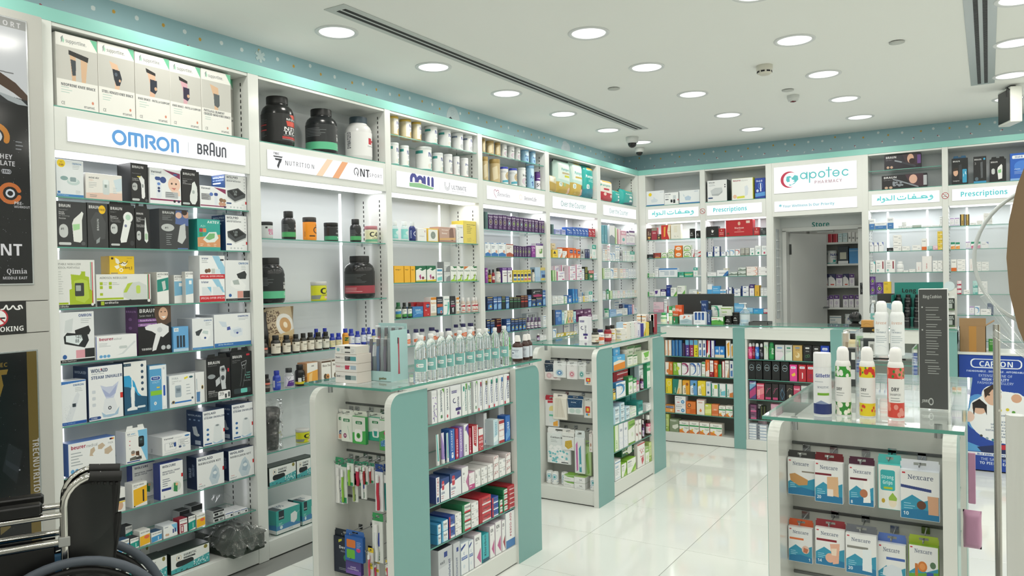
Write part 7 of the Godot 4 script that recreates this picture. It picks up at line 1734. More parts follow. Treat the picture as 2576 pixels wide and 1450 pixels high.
"wst|b|130,220|2a3e66|white navy compact steam inhaler carton|b eef0f2;T 6 6 6 3c4458 l WOLAID;t 8 14 1.8 6a7080 l WE BREATHE;T 6 18 6 4a5468 l STEAM INHALER;p e2e7ea 50,52 56,44 76,44 84,54 88,92 46,92;e 66 46 11 d0d6da 6;e 66 46 7 8a9298 4;e 22 54 6 3a6aa4;e 22 68 6 3a6aa4;e 22 82 6 3a6aa4;p d02828 94,58 100,58 100,68 94,68;p a8c8e0 42,90 60,96 92,90 88,98 50,98;o 6 93 34 4 2c5a9c|l:wsts",
"wsts|b|70,220|2a3e66|x|b 2a4068;T 8 10 5 d0dcec l WOLAID;e 22 26 7 8aa4c8;e 50 26 7 8aa4c8;e 78 26 7 8aa4c8;p d0d8e0 36,46 60,44 70,62 60,72 44,68;e 66 68 14 dfe6ea;r 52 84 34 12 c8d4e4",
"wcu|b|140,200|2a3a80|white carton, green figure circle, navy edge|b f0f1f0;r 0 0 3 100 2a3a84;T 12 6 6 3c4458 l WOLCURE;T 12 22 4 55596a l MENSTRUAL CRAMP;T 12 28 4 55596a l RELIEF PATCH;l 12 44 34 4 7a8090 6;r 8 70 40 7 2a3a84;e 70 72 21 d4dcd4;p 3a8a54 60,60 76,64 74,88 58,84;e 72 66 6 e8b48c;p d02828 92,38 100,38 100,48 92,48;t 14 90 6 4a4e5c l 3",
"accy|b|110,180|d0d0cc|white yellow lancing device carton|b eeeeea;S 8 6 5 2a2e34 l ACCU-CHEK;t 8 14 3 5a6064 l Softclix;p f0b82c 8,26 100,16 100,84 8,96;r 70 32 10 50 24262a;r 8 94 10 4 26282a",
"nkc|b|140,190|1f2f50|white navy nebulizer kit, child mask|b eef0f1;T 6 6 7 3c4458 l WOLAID;T 6 20 6 55595f l NEBULIZER KIT;p c4d2dc 56,44 68,34 80,50 84,74 74,96 54,96 44,74;p a8bccc 60,50 70,46 76,66 68,80 56,74;e 66 60 7 e8eef2;p d02828 94,46 100,46 100,58 94,58;l 8 84 16 1 c04040 3;T 6 90 4 8a8e94 l CHILD|l:nks",
"nka|b|140,190|1f2f50|white navy nebulizer kit, adult mask|b eef0f1;T 6 6 7 3c4458 l WOLAID;T 6 20 6 55595f l NEBULIZER KIT;p c4d2dc 52,40 64,30 78,48 86,72 76,96 50,96 38,72;p a8bccc 56,48 68,42 76,64 68,80 52,74;e 64 58 8 e8eef2;p d02828 94,46 100,46 100,58 94,58;l 8 84 16 1 c04040 3;T 6 90 4 8a8e94 l ADULT|l:nks",
"nks|b|40,190|1a2a48|x|b 1c2c4c;V 12 66 26 c8d4e4 WOLAID;V 56 60 18 a8b8d0 NEBULIZER KIT",
"smw|b|80,130|e0e0de|small white carton with baby photo|b eeeeec;r 0 42 100 12 2a2c30;e 50 74 30 d8b094;r 0 56 100 5 e8c83c",
"act|b|110,110|2a2c30|black topped white and teal lancet box|b f0f1ef;S 8 10 11 2a2e34 l ACCU-CHEK;p 1f9a8c 0,44 100,34 100,86 0,100;r 62 50 8 36 d8ecea|top:1e2024",
"acb|b|110,110|d4d8da|white and blue test strip box|b f0f1ef;S 8 10 11 2a2e34 l ACCU-CHEK;p 4a9ad0 0,44 100,34 100,86 0,100;r 62 50 8 36 dcecf4|top:2a4a6c",
"acy|b|110,140|d8d8d2|white and yellow lancet box, coral oval|b f0f0ea;S 8 8 9 2a2e34 l ACCU-CHEK;p f2b82a 0,36 100,28 100,90 0,98;e 68 46 26 e8704c 15",
"acr|b|90,130|9c2438|white and crimson test box|b f0f0ee;S 6 8 9 2a2e34 l ACCU-CHEK;r 6 34 90 8 9c2438;r 12 46 40 50 9c2438;r 22 52 20 36 e8dcdc|top:8a1c30",
"tris|b|140,110|d4dade|white glucose strip carton with couple|b f2f4f4;p 7fc0e4 56,0 100,0 100,80;T 8 8 8 2a3a64 l trister;e 20 74 8 d8b094;e 32 76 8 d8b094;r 66 40 9 34 2c3e80;r 80 36 9 34 2c3e80",
"blk|b|110,60|c4c8ca|black and silver small box|b d8dcdc;r 0 0 100 36 2a2c2e;r 10 50 36 40 26282a;r 56 50 30 40 8a8e90|top:2a2c2e",
"omf|b|120,60|e4e6e8|flat white box with navy stripe|b eef0f2;r 0 0 100 16 2c4a8c;l 10 34 50 3 9aa2ac 16;r 66 40 26 42 3a3e44",
"dia|b|230,120|22302c|dark green white diabetic case carton|b e9ece9;r 0 0 100 5 2c3a34;T 32 18 10 44484a l DIABETIC;r 32 33 30 8 44484a;t 33 34.4 5 e0e4e0 l TRAVEL CASE;o 14 18 12 24 c8a878 3;o 15 20 10 20 eef0ec 2;r 18 24 4 10 44484a;o 12 46 46 28 1d2226 8;e 90 16 5 8a8238;p 4aa8ac 0,80 40,72 70,62 100,52 100,100 0,100;d 26 d8ecec 1.6 56 60 42 34;d 10 2a5a60 1.6 10 84 80 14|l:dias,top:22302c",
"dias|b|40,120|1e2a26|x|b 1e2a26",
"tb1|T|220,170|1c1d1e/141415|large black tub with red logo|b 1b1c1d;p c84838 52,4 62,0 66,12 60,18;p c84838 62,2 74,6 76,18 66,14;T 46 16 8 f0f0f0 l MUSCLETECH;p c84838 46,26 80,26 76,44 48,44;T 42 48 12 f0f0f0 l NITRO;T 42 62 12 f0f0f0 l TECH;t 42 76 4 c8c8c8 l WHEY PROTEIN;r 40 82 34 8 b83838;l 40 92 40 1 d0d0d0 4;r 2 40 16 4 b83838;r 2 58 16 4 b83838;l 2 20 18 5 6a6e70 4;l 2 66 18 5 6a6e70 4",
"tb2|T|220,150|1d2022/161718|black tub with mint band|b 202426;r 0 70 100 30 5ab88c;T 62 10 6 e4e4e4 l ON;T 58 34 7 e8e8e8 l SERIOUS;T 58 46 18 f4f4f4 l MASS;l 4 16 40 6 6a7072 6;l 60 78 30 2 d0f0e0 7",
"tb3|T|200,170|e4e4e4/3a4a54|white tub with red emblem, dark cap|b ececec;p c02838 50,24 58,24 58,34 66,30 66,20 76,36 66,52 66,42 58,40 58,50 50,50;t 48 56 4 3a3e44 l Dymatize;r 72 0 28 100 46525a;T 74 30 14 f0f0f0 l ISO;V 8 70 8 3a3e44 DYMATIZED",
"tb4|T|220,160|191a1b/121213|black tub with crimson band, gold lettering|b 1d1e1f;r 0 62 100 34 a03c48;T 66 14 6 e4e4e4 l ON;T 64 34 5 c8b060 l GOLD STANDARD;T 64 42 16 f4f4f4 l WHEY;l 4 14 40 8 6a7072 5;l 6 72 30 3 e8c8c8 7;l 62 70 34 3 e8c8c8 7",
"jr1|j|150,90|b8bcbc/222426|grey jar with pink lettering|b c4c8c8;T 40 26 22 d04c8c l BOOST;T 42 52 22 d04c8c l CREA;r 30 6 8 14 2a2c30",
"bt1|B|150,90|1c1e1f/151617|black bottle with green band|b 202223;r 0 66 100 34 4aa060;T 60 10 8 d8d8d8 l ON;T 56 34 14 f0f0f0 l AMINO;l 6 16 34 6 787c7e 9",
"jo|j|150,110|e88c1e/3a3634|orange jar with black lid|b ee9422;a 62 44 14 14 0 360 5 5a3a20;T 58 10 8 3a2a18 l QNT;r 30 78 24 7 2a2420;v 6 86 6 7a4a18 SPORT",
"jb|j|150,90|1e2021/161718|black jar with green label band|b 212425;r 0 68 100 32 3f9a70;T 56 12 8 e0e0e0 l ON;T 50 40 18 f4f4f4 l CREATINE;r 58 74 34 10 d8ecd8",
"jc|j|150,90|dcd8c0/b87880|cream jar, black C4 lettering, pink lid|b e4e0b8;p 6ab08c 0,80 100,74 100,100 0,100;T 22 16 40 26282a l C4;t 34 64 12 3a3c40 l ORIGINAL",
"jy|j|150,100|c8cc2a/c8c8c4|yellow jar with bold C4, silver lid|b d4d428;p 8a9088 0,70 40,66 34,100 0,100;T 34 14 44 1c1c1c l C4;t 40 64 10 2a2a2a l ORIGINAL;r 52 78 46 16 e0b0b8;p 26282a 80,0 100,0 90,16",
"cof|P|180,190|8a7050|brown coffee pouch, latte cup picture|b 8c7454;p c8b494 4,4 90,0 96,60 8,66;d 120 5a4028 1.6 6 8 44 50;e 62 40 30 e8e6e0 26;e 62 40 19 c89a60 17;e 62 40 7 f0e0c4;p d8c094 10,66 90,50 94,66 14,84;S 18 64 10 6a4a20 l microground;r 0 86 100 14 2c2a28",
"blp|P|90,160|1a1a1b|black glossy pouch behind bottles|b 1e1e1f",
"vb|B|150,90|2a2a26/1c1c1c|dark bottle, cream vitamin label|b e4ded0;e 20 14 6 5a5040;T 34 28 15 6a6454 l OMEGA;t 34 52 8 8a8474 l 3-6-9;p b8a888 60,100 100,40 100,100;r 62 70 18 8 b04848;r 2 40 8 50 d0cab8",
"vb2|B|150,90|2a2a26/1c1c1c|dark bottle, teal swirl vitamin label|b e2e0d4;e 20 14 6 5a5040;T 32 28 15 55564c l IRON;t 32 52 8 8a8474 l vitamin C;p 6ab0a8 56,100 100,46 100,100",
"bb|B|150,90|2a3c9c/2438a8|blue bottle with cream label|b e6dcb0;T 30 24 12 5a5a68 l Puritan's;l 30 46 50 4 9a9484 9;r 0 0 100 10 3a4cae",
"bb2|B|150,90|2a3c9c/2438a8|blue bottle with white label|b e4e8f0;T 40 22 20 3a4ca0 l Ca;l 30 56 50 3 8a90ac 9;r 0 84 100 16 3a4cae",
"bb3|B|150,90|d8902a/2438a8|amber bottle, blue cap, green picture label|b e8a83c;r 24 14 60 40 3a5a34;d 10 c8c048 4 26 20 54 30;l 24 62 60 3 8a6420 9",
"rd1|B|120,90|2a2422/181616|dark bottle with salmon label|b 3a3432;r 0 16 100 22 d87868;l 20 50 60 3 c8c0b8 10",
"blb|B|150,90|2c44ac/2838a0|blue bottle, blue printed label|b 3850b8;T 34 30 13 f0e880 l L-CARNITINE;l 34 54 46 3 b8c4f0 9;r 4 20 16 70 d8dce8",
"lcr|B|150,100|~e8e8f0/303234|clear bottle with purple carnitine label|b e4e2ea;p 5a3488 30,46 100,34 100,100 20,100;T 36 52 14 f4f0f8 l L-CARNITINE;q 6a6a74 2 20,10 30,40 42,8",
"opt|B|160,110|1a1a1a/141414|large black bottle, white lettering, yellow band|b 1c1c1c;r 0 76 100 24 d8c82c;T 48 18 8 d8d8d8 l ON;T 46 34 16 f4f4f4 l OPTI-;T 46 54 16 f4f4f4 l MEN;r 22 40 18 40 e0e0dc",
"org|b|110,150|c89060|white carton with orange silk picture|b ecebe6;p e8a848 0,46 100,34 100,100 0,100;p f0c884 20,52 50,44 40,100 10,100;T 40 12 6 5a5a56 l 4000|l:orgs",
"orgs|b|40,150|b87848|x|b c08450;p d8a878 0,20 100,0 100,60 0,90",
"mac|b|110,150|d8d4cc|white maca carton, root picture|b eceae4;r 0 0 100 8 5a4434;S 10 18 10 4a4038 l Maca Tea;e 40 74 18 5a4a34;e 66 76 18 d89858;e 66 76 8 5a3a20",
"n95|b|200,170|3aa49c|teal mask carton, white mask picture|b 3fa8a0;p 4a88b8 0,66 60,60 100,76 100,84 0,84;r 10 2 22 38 26303a;T 21 28 6 e8ecee c MUSK;p e6eceb 60,30 78,22 88,34 86,60 74,72 60,64;q d8e0e0 1 86,34 98,26;l 10 54 20 3 b8e0dc 5;e 20 74 6 d8ecec;r 0 84 100 16 d8dcda;t 60 87 7 8a9292 c FFP2|t:n95t,l:n95s",
"n95t|b|200,80|e4e6e4|x|b e6e8e6;T 40 30 34 4a6478 c N95;r 0 30 26 70 3a4650",
"n95s|b|90,170|3f9c98|x|b 429e9a;r 0 0 40 40 2c3a44;p 3f80b0 0,70 100,60 100,84 0,84;r 0 84 100 16 d8dcda",
"nag|t|200,120|c8a858/d0b04c|white tin with gold lid, navy lettering|b e9e7e0;r 0 0 34 100 d4c8a4;T 46 16 18 2c3a84 l NAN;l 48 44 34 2 8a90b0 8;e 62 76 12 c8a860;r 0 92 100 8 b89a50",
"nat|t|200,120|e8ecec/e0e6e6|white tin, navy lettering, teal bird|b eef1f0;r 4 6 26 14 3f9a94;T 44 14 20 2c3a84 l NAN;l 50 44 26 2 7a88a8 8;p 3fa49c 46,76 58,66 70,70 66,86 52,90;e 50 78 7 e8e4dc;T 80 62 18 3f9a94 l 2;r 0 93 100 7 5ab0a8",
"nap|t|200,120|eef0f0/e4e8ea|white tin, navy lettering, blue flag|b eff1f1;r 4 8 26 12 7a88a0;T 44 14 20 2c3a84 l NAN;l 50 44 26 2 7a88a8 8;e 52 76 10 c4c8cc;p 3a4a94 62,60 82,54 80,72",
"pre|t|180,120|eef0f0/e6e8ea|white tin, slim navy lettering, red flag|b f0f1f1;T 36 20 14 2c3a84 l PreNAN;l 48 44 26 2 7a88a8 8;e 52 72 10 c4c8cc;p c84858 70,62 88,58 86,74;r 0 94 100 6 d8a0a8",
"gum|B|120,80|~bfe8e4/e8ecec|clear bottle of turquoise gummies|b 8fd8d4;e 60 40 24 d8f0ee 14;l 20 62 60 3 e8f6f6 9",
"nav|B|120,90|22306c/d8dcdc|navy bottle with white rings|b 24347a;a 56 44 16 16 0 360 5 e8ecf4;V 10 90 10 d8dcec VITAMIN;r 84 0 16 100 c03848",
"bwt|b|110,120|e4e6e6|white carton with small butterfly|b eff0ee;p b04858 78,18 86,12 84,24 90,30 80,26;s 20 54 9 9a9e9e l collagen",
"yov|b|120,110|e0b83c|white carton with grey oval, yellow edges|b e8c04a;r 8 6 86 88 eff0ea;e 52 50 22 8c9890 26;t 52 46 6 e0e4e0 c skin",
"ros|b|180,130|b89484|rose brown skin care box|b c4a496;p 8a6c60 60,20 70,4 84,4 90,70 82,90 60,80;T 14 14 9 f0e4dc l Dermabel;T 14 36 10 f4ece4 l Renew;p d8b078 0,74 100,66 100,80 0,88;r 0 88 100 12 a88474",
"der|b|100,190|e0e2e0|tall white carton with curling line|b eef0ee;s 14 12 6 6a6e70 l Dermabel;s 14 22 5 8a8e90 l plus;z 5a6468 1.6 30,96 20,80 40,72 22,58 34,46 28,40;r 60 66 34 5 4a3a64",
"mar|b|150,230|d8c050|tall yellow collagen carton|b e8d468;T 26 14 4.6 4a4a3c l Marine Collagen;l 26 24 40 5 8a8048 7;q 8a8048 1 30,78 40,78 40,92 30,92 30,78;q 8a8048 1 46,76 56,76 56,92 46,92 46,76;d 8 6a6038 1 72 84 20 10",
"yel|b|110,150|e0a828|yellow carton, dark lettering|b f2b834;T 12 18 7 5a4410 l Omega 3",
"grn|b|110,150|1f6a48|green and white herbal carton|b eef0ea;p 1f6a48 0,0 100,0 100,18 60,30 30,18 0,26;e 44 16 14 dfe8e0 6;p b04a88 30,62 46,50 52,76 40,84;e 68 74 12 7a3040;p e0c83c 0,90 100,84 100,96 0,98;r 0 96 100 4 2a7a50",
"sed|b|90,140|e4e8e8|white carton with aqua swoosh|b f0f2f2;r 8 8 84 14 3f8fb8;T 10 38 12 3a6a7c l SEDATIF;p 7fd0cc 10,70 90,60 90,90 10,94",
"gry|b|100,120|8c9092|grey and silver serum carton|b c8cccc;p 8a8e90 40,60 100,30 100,100 30,100;T 12 30 14 f0f2f2 l Sesderma",
"pro|b|110,150|e4e8e0|white probiotic carton, green stalks|b eef1ec;p 3a7a50 30,0 100,0 100,10 60,14;T 8 24 11 4a6a5a l Probulin;r 46 58 34 8 6a5a54;p 9ac83c 0,92 40,84 70,50 76,52 60,92 100,90 100,100 0,100;p 3a7a3c 80,100 84,60 90,62 90,100",
"pro2|b|110,150|e4e8e0|white orange-cornered probiotic carton|b eef1ec;p d07838 0,0 80,0 40,12 0,22;T 8 24 11 4a6a5a l Probulin;r 46 58 34 8 6a5a54;p 9ac83c 0,92 40,84 70,50 76,52 60,92 100,90 100,100 0,100",
"gbt|B|120,90|2a5a3c/1f6a40|green capped bottle with landscape label|b e8ece6;p 3f8ac0 0,30 100,20 100,60 0,64;p 7ab050 0,64 100,56 100,100 0,100;T 20 8 12 2a4a3a l Zinc",
"dbt|B|120,90|1f2a24/1a1c1a|dark bottle with green wave label|b eef0ea;p 4a9a54 0,70 50,60 100,76 100,100 0,100;T 24 18 14 2a4a3a l Zen",
"bcd|b|140,130|3a6aa4|blue carton with swoosh lines|b 3f80bc;p 6aa8d8 20,40 60,30 100,48 100,60 40,70;T 26 24 12 e8f0f8 l Exhale;q d8ecf8 1.4 10,80 50,60 90,72",
"red|b|110,170|a82830|red carton with blue and white badge|b c03034;e 64 26 26 2c5a8c 22;T 64 22 7 f0f4f8 c Heparin;T 24 52 8 f0e0e0 l Fer;e 68 86 8 e89898",
"sty|b|80,190|e4e4e0|tall white and yellow supplement carton|=J,f0efe8,d88a28,c8b8a0,Nutra",
"sdk|b|80,190|2c3038|tall dark carton with red medallion|b 2e3440;T 8 10 6 e4e8ec l immune;T 8 20 7 f0f0f0 l MARINE;r 0 38 100 16 c86040;p 4a88b8 0,60 100,54 100,90 0,90;e 70 82 20 d8d0d0;e 70 82 14 c04040",
"stl|b|80,190|e0e8e6|tall white carton with teal curve|b eff2f0;T 14 12 8 3a7a74 l nature;p 6ac0b4 30,40 70,36 60,90 40,100 70,100 96,60 90,30;r 16 46 44 6 4aa498",
"sbk|b|80,190|26282c|tall black carton with pink band|b 2a2c30;T 10 26 7 e4e4e8 l LION;T 10 38 7 e4e4e8 l SHARK;r 6 50 88 8 a83860;p c8ccd0 30,66 70,62 60,90 40,90",
"rwb|B|120,110|c8b8ac/e8e6e4|pale bottle with red swoosh label|b ece4de;p b83040 0,30 60,10 100,20 100,34 50,40;T 24 58 12 a04048 l K2;r 20 76 60 12 c86050",
"now|B|150,120|e6e8ea/2c2a5c|white vitamin bottle, dark purple cap, orange label|b ecedee;T 66 12 10 3a3a6c l NOW;p e8784c 10,50 50,36 92,42 92,88 40,96 10,80;T 40 54 12 f8f0ec c ADO;l 24 74 50 2 f4d8cc 7",
"s26|t|180,150|c0a878/b89c60|gold formula tin|b c8b488;r 0 0 100 8 a88c50;p e0d4b4 20,30 40,20 44,80 24,90;p e0d4b4 54,24 74,18 72,84 58,88;T 66 36 16 5a4a70 l S2;e 60 70 14 d8c8a0",
"kab|t|160,150|e4e8e8/dfe4e4|white goat milk tin, dark lettering|b edf0ef;T 34 24 16 4a4e54 l kabrita;e 50 66 20 d8c8d4;e 60 72 14 c8e0d8;l 24 88 52 2 a8b0b0 5",
"apt|t|160,150|8cb8d8/7fb0d4|light blue formula tin|b 9cc8e4;p c8e4f4 30,0 80,10 70,60 40,50;T 30 36 14 3a5a9c l Aptamil;T 34 66 22 2c4c9c l 1;r 60 74 34 10 3a6ab0",
"blt|t|160,120|e8ecee/3a48b8|white formula tin with bright blue lid|b eceff0;e 62 46 26 c8b48c 22;T 62 38 16 4a3a60 c S26;p 5ab0c8 20,76 80,68 80,84 20,90;l 10 14 40 2 a8b0b8 7",
"ppt|t|120,150|e8e4ee/4a2a6c|small purple topped tin|b eceaf0;r 0 0 100 44 5a3080;p e8e4f0 20,30 90,20 60,36;T 40 60 20 3a3a44 c S1",
"tdk|b|80,170|2c4848|dark teal carton with pale script|=D,48686a,2a4446,9ad0c8,KIDNEY",
"ppl|b|90,150|3a1f4c|purple supplement box, round herb badge|=H,e8e4ea,4a2a60,9a8a78,iRemedies",
"pplg|b|90,150|3a1f4c|purple supplement box, green herb badge|=H,e8e4ea,4a2a60,9cb868,iRemedies",
"pplb|b|90,150|3a1f4c|purple supplement box, pale blue badge|=H,e8e4ea,4a2a60,a8c8d8,iRemedies",
"wbl|b|110,130|dde4ea|white carton, blue wave, face photo|b eef2f4;p 4a84c0 0,0 30,0 40,8 70,8 80,0 100,0 100,6 0,6;T 10 22 7 3a4a64 l BEAUTY;T 10 34 7 3a4a64 l SHOTS;p 3a7abc 0,80 50,70 100,82 100,100 0,100;e 74 64 14 d8a890",
"wrd|b|110,130|e4dcd8|white carton with red brown wave|b f0ece8;r 0 0 100 8 a04a3a;T 10 20 7 5a3a34 l COLLAGEN;T 10 32 7 5a3a34 l POWER;p b05a44 0,76 50,66 100,80 100,100 0,100",
"psm|b|70,110|3a1f4c|small purple box with round badge|=H,e8e4ea,4a2a60,a8b878,herb",
"veg|b|100,140|e6e4ec|white carton, purple top, leafy picture|b eff0ec;r 0 0 100 16 5a3a80;T 12 4 6 e8e0f0 l Benefits;p 6a9a54 40,44 90,36 84,70 50,74;e 58 50 14 d8e0c4",
"pst|b|50,150|6a3080|narrow magenta purple box|=B,e8d8f0,8a3a94,b86ab8,Life",
"yb2|B|120,110|3a2c20/1c1c1c|dark bottle, yellow label, black cap|b d8b83c;T 20 14 14 3a2a1c l HCl;r 0 40 100 20 b03838;l 20 70 60 2 6a5020 9",
"rb2|B|120,110|8a1f2c/181818|crimson bottle with black cap|b a82834;r 10 20 80 50 e8dcd8;T 50 30 14 7a1a28 c Q10",
"wb2|B|140,120|d0c8bc/1c1a1a|white labelled bottle, ridged dark cap|b eceae4;r 50 20 30 16 d8b83c;T 50 48 12 3a3a3c c MAX;l 24 70 52 3 a0a09c 7",
"pwh|b|90,170|5a3a80|white carton, purple head and side|b f0f0ee;r 0 0 100 18 6a3f90;T 12 5 6 ece4f4 l RenewLife;T 12 32 8 4a4458 l CLEANSE;r 30 50 60 5 7a5a54",
"pfl|b|90,170|5a3a80|white carton, purple head, seed picture|b f0f0ee;r 0 0 100 18 6a3f90;T 12 5 6 ece4f4 l RenewLife;T 12 30 8 4a4458 l FLAX;p 8a6a4c 40,52 70,40 76,60 50,70;r 60 84 30 4 9ab068",
"yst|b|70,150|d8c038|yellow striped vial carton|b e8d44c;T 50 10 9 6a5a1c c BLESS;r 10 32 80 22 2c3a6c;r 10 56 80 10 e8e8e0;r 10 68 80 18 5a88c0;e 50 22 10 f4ecc0",
"ystp|b|70,150|d8c038|yellow striped vial carton, pink foot|b e8d44c;T 50 10 9 6a5a1c c BLESS;r 10 32 80 22 2c3a6c;r 10 56 80 10 e8e8e0;r 10 68 80 18 c86a94;e 50 22 10 f4ecc0",
"cbl|b|100,180|9cb8d0|translucent pale blue carton|b b4cce0;r 8 66 80 28 a4c0d8",
"gbl|b|90,180|c8b860|blue carton with gold squares|b 7fa4cc;r 0 0 100 20 d0c070;T 10 28 7 2c4a7c l Folic;r 30 50 66 22 2c4a80;r 10 76 86 18 d0c060",
"vnv|b|90,170|1c2c50|navy vitamin carton, gold cap band|b 20335c;r 0 4 100 6 c8b05c;T 8 18 10 e8ecf4 l Vitabiotics;r 0 34 100 12 3a5a94;p 5a94d0 20,60 80,52 90,90 10,92;e 60 72 16 e8c83c",
"vbl|b|80,170|2c4a7c|blue vitamin carton|b 3f6aa8;T 8 14 10 f0f4f8 l Wellman;r 0 30 100 10 c8d8ec;p 8cb8e0 10,60 90,50 90,92 10,94",
"vbk|b|80,170|1a2422|dark green vitamin carton|b 22342c;r 0 4 100 4 b8a860;T 8 16 10 e4ece4 l Menopace;r 0 34 100 8 4a8a60",
"vrd|b|80,170|3a1418|dark red vitamin carton|b 4a1a20;r 0 4 100 4 c8a05c;T 8 20 11 f0d8b8 l IMMUNACE;r 0 44 100 10 c84838",
"vwn|b|120,150|1a1c1e|black carton with magenta bottle|b 24262a;p a83868 10,70 60,60 96,72 90,92 20,92;T 50 22 8 d8dcdc c RESVERA;e 22 40 8 c8ccd0;l 12 50 60 2 8a8e92 5",
"pcb|B|110,90|5a4464/6a5a80|small bottle with mauve cap|b e6e2e6;T 50 20 14 4a3a5c c ZINC;r 0 60 100 16 8a6a9c",
"gbx|b|100,150|b0b8bc|pale grey barcode carton|b c8ced2;r 16 8 10 20 6a7074;r 32 8 6 20 6a7074;r 44 8 12 20 6a7074;r 62 8 6 20 6a7074",
"pm1|p|200,300|b8d8d0|mint and gold diaper pack, size one|b c8e4dc;p e4f0ea 10,10 90,14 90,60 10,56;T 56 24 7 4aa8a4 c Pampers;o 30 36 60 5 c8b890;o 46 44 36 6 d8d848;p d0b45c 0,64 100,70 100,100 0,100;o 14 66 18 12 e8f0ec 6;T 19 68 7 3a8a8c l 1;e 84 88 16 efc9b4;e 46 72 8 a8c48c",
"pm2|p|200,300|b8d8d0|mint and gold diaper pack, size three|b c4e2da;p e4f0ea 6,14 94,16 90,54 10,52;r 40 2 50 6 e8c848;T 56 28 8 4aa8a4 c Pampers;o 26 42 60 5 c8b05c;p d0b45c 0,60 100,66 100,100 0,100;o 12 64 20 14 e8f0ec 6;T 17 67 8 3a8a8c l 3;e 84 72 12 6a4434;p e0b49c 70,78 96,74 98,96 66,98",
"pm3|p|180,300|2a9c98|turquoise diaper pack, white lettering|b 2fa8a2;r 30 8 60 6 e8b848;T 58 30 9 f4f8f6 c Pampers;l 40 44 50 2 b8e4e0 4;o 24 58 22 14 f0f4f4 6;T 30 61 8 2a8a8c l 6;p 3f8a9c 0,74 100,66 100,100 0,100;e 94 66 14 e0b49c",
"pmr|p|160,200|e0dcd4|white, red and yellow diaper pack|b ece8de;r 20 4 70 8 f0c848;T 40 22 9 3aa49c c Pampers;o 24 40 40 8 c03848;p c03440 0,56 100,62 100,100 0,92;e 34 66 9 f0d8cc;e 78 72 9 f0d8cc",
"pms|p|140,170|2a9c98|turquoise diaper pack, size seven|b 30a8a2;r 30 4 56 7 e8b848;T 58 26 9 f4f8f6 c Pampers;o 56 42 22 14 f0f4f4 6;e 66 74 12 e4ecec;p 4a7c8c 20,86 100,70 100,100 10,100",
"gold|p|120,180|c8b478|clear pack with gold print|b dcd4b4;p c0a458 10,40 90,50 84,96 16,90;p f0f0e4 20,10 60,16 50,40 16,34",
"dux|b|90,120|2c5aac|blue condom box with white arrow|b 2f64b8;p f0f4f8 10,20 90,50 10,34;T 40 60 12 e4ecf8 l Extra",
"dur|b|90,120|a82838|red condom box with white arrow|b b82c3c;p f4ecec 10,20 90,50 10,34;T 40 60 12 f8e8e8 l Kohi",
"lav|b|130,90|8a94c4|flat lavender carton|=G,a8b0dc,7a84bc,c4c8e4,Trim",
"ora|b|110,140|d86020|orange tea box with navy badge|b e8702c;e 66 36 34 2c3a7c 22;T 66 30 12 f4f0ec c Royal;p f0b088 40,80 100,66 100,100 40,100;e 84 86 12 f0d8b0",
"yw|b|110,130|d8b838|yellow box with dark fan|b f0d048;p 3a3a3c 40,10 70,50 10,50;T 30 62 10 5a4410 l Ginger",
"mixw|b|90,130|dcdcd8|small white coloured print carton|=C,f0efec,d87848,e8b868,Tea",
"grb|b|90,130|9aa0a4|grey box with black fan|b b8bcc0;p 2a2c30 40,10 74,50 8,50;T 16 66 12 2a2c30 l Kyn",
"nvb|b|80,130|1f2a54|dark navy narrow box|=B,c8d0e8,24305c,3a4a88,Night",
"tlw|b|90,140|dce8e4|white carton with teal band|=E,eef2f0,3fa898,c8e4dc,Bio",
"pnk|b|110,120|e8dce4|white carton, pink stripe, silver waves|b f0eef2;r 0 0 10 100 c03878;p c8c4dc 30,20 90,8 100,20 50,34;T 20 44 14 6a4a78 l alpha;r 66 82 28 12 c03878",
"grs|b|60,170|5a9a48|green striped carton|=D,cfe4c0,5a9a48,e8e8a0,ALOE",
"vor|b|80,110|24281e|black box with yellow grid|b 262a22;r 14 14 72 30 c8c83c;r 20 20 60 18 3a3e20;r 14 56 72 30 c8c83c;r 20 62 60 18 3a3e20",
"grd|b|90,150|2a6a48|green and red herbal carton|=E,3a7a50,c03c38,e8c8b8,Herbs",
"wfl|b|130,70|dfe2df|flat white medicine box|=F,f0f2f0,7a9aa8,b8c8c0,Sensinol",
"wf2|b|130,70|dfe4e8|flat white box with blue end|=G,eef2f4,4a8ac0,c8dcec,Cipro",
"wf3|b|130,70|e4e2dc|flat white box with yellow end|=G,f2f2ea,e8c83c,e0d8a0,Nutra",
"wf4|b|130,70|e2e6e0|flat white box with green end|=G,f0f4ee,5aa868,cfe4c8,Flora",
"bfl|b|110,120|2c6ab0|blue medicine carton|=E,3f80c8,2a5ca4,cfe0f0,OXY",
"btl|b|90,200|2470b0|tall bright blue carton|b 2f88c8;p 3a5aa0 60,0 100,0 100,60 70,50;V 16 90 20 c8e4f4 SENSATIV;e 40 78 14 e8c83c",
"nvl|b|60,150|24282c|narrow charcoal carton|=D,3a4048,24282c,8a9098,NIGHT",
"blw|b|110,170|3a6ab0|blue carton with white icons|=B,e0ecf8,3a70b8,6a9ad4,Rhino",
"aqn|b|70,150|8cc0d0|pale aqua carton|=A,c8e4ec,6ab0c8,e8f4f8,Aqua",
"crm|b|110,160|d8c8a0|cream carton with coloured lines|b ead8b0;r 10 30 20 60 c8a860;p 3f80b0 60,60 96,50 90,90;p c84838 30,80 60,70 54,96 28,96;T 12 10 8 6a5830 l Bioton",
"pfx|b|150,80|5a2a54|flat plum carton|b 6a3464;p 8a4a80 0,60 100,40 100,100 0,100;r 60 14 30 16 e0c8dc;T 8 20 16 e8d4e4 l Lutein",
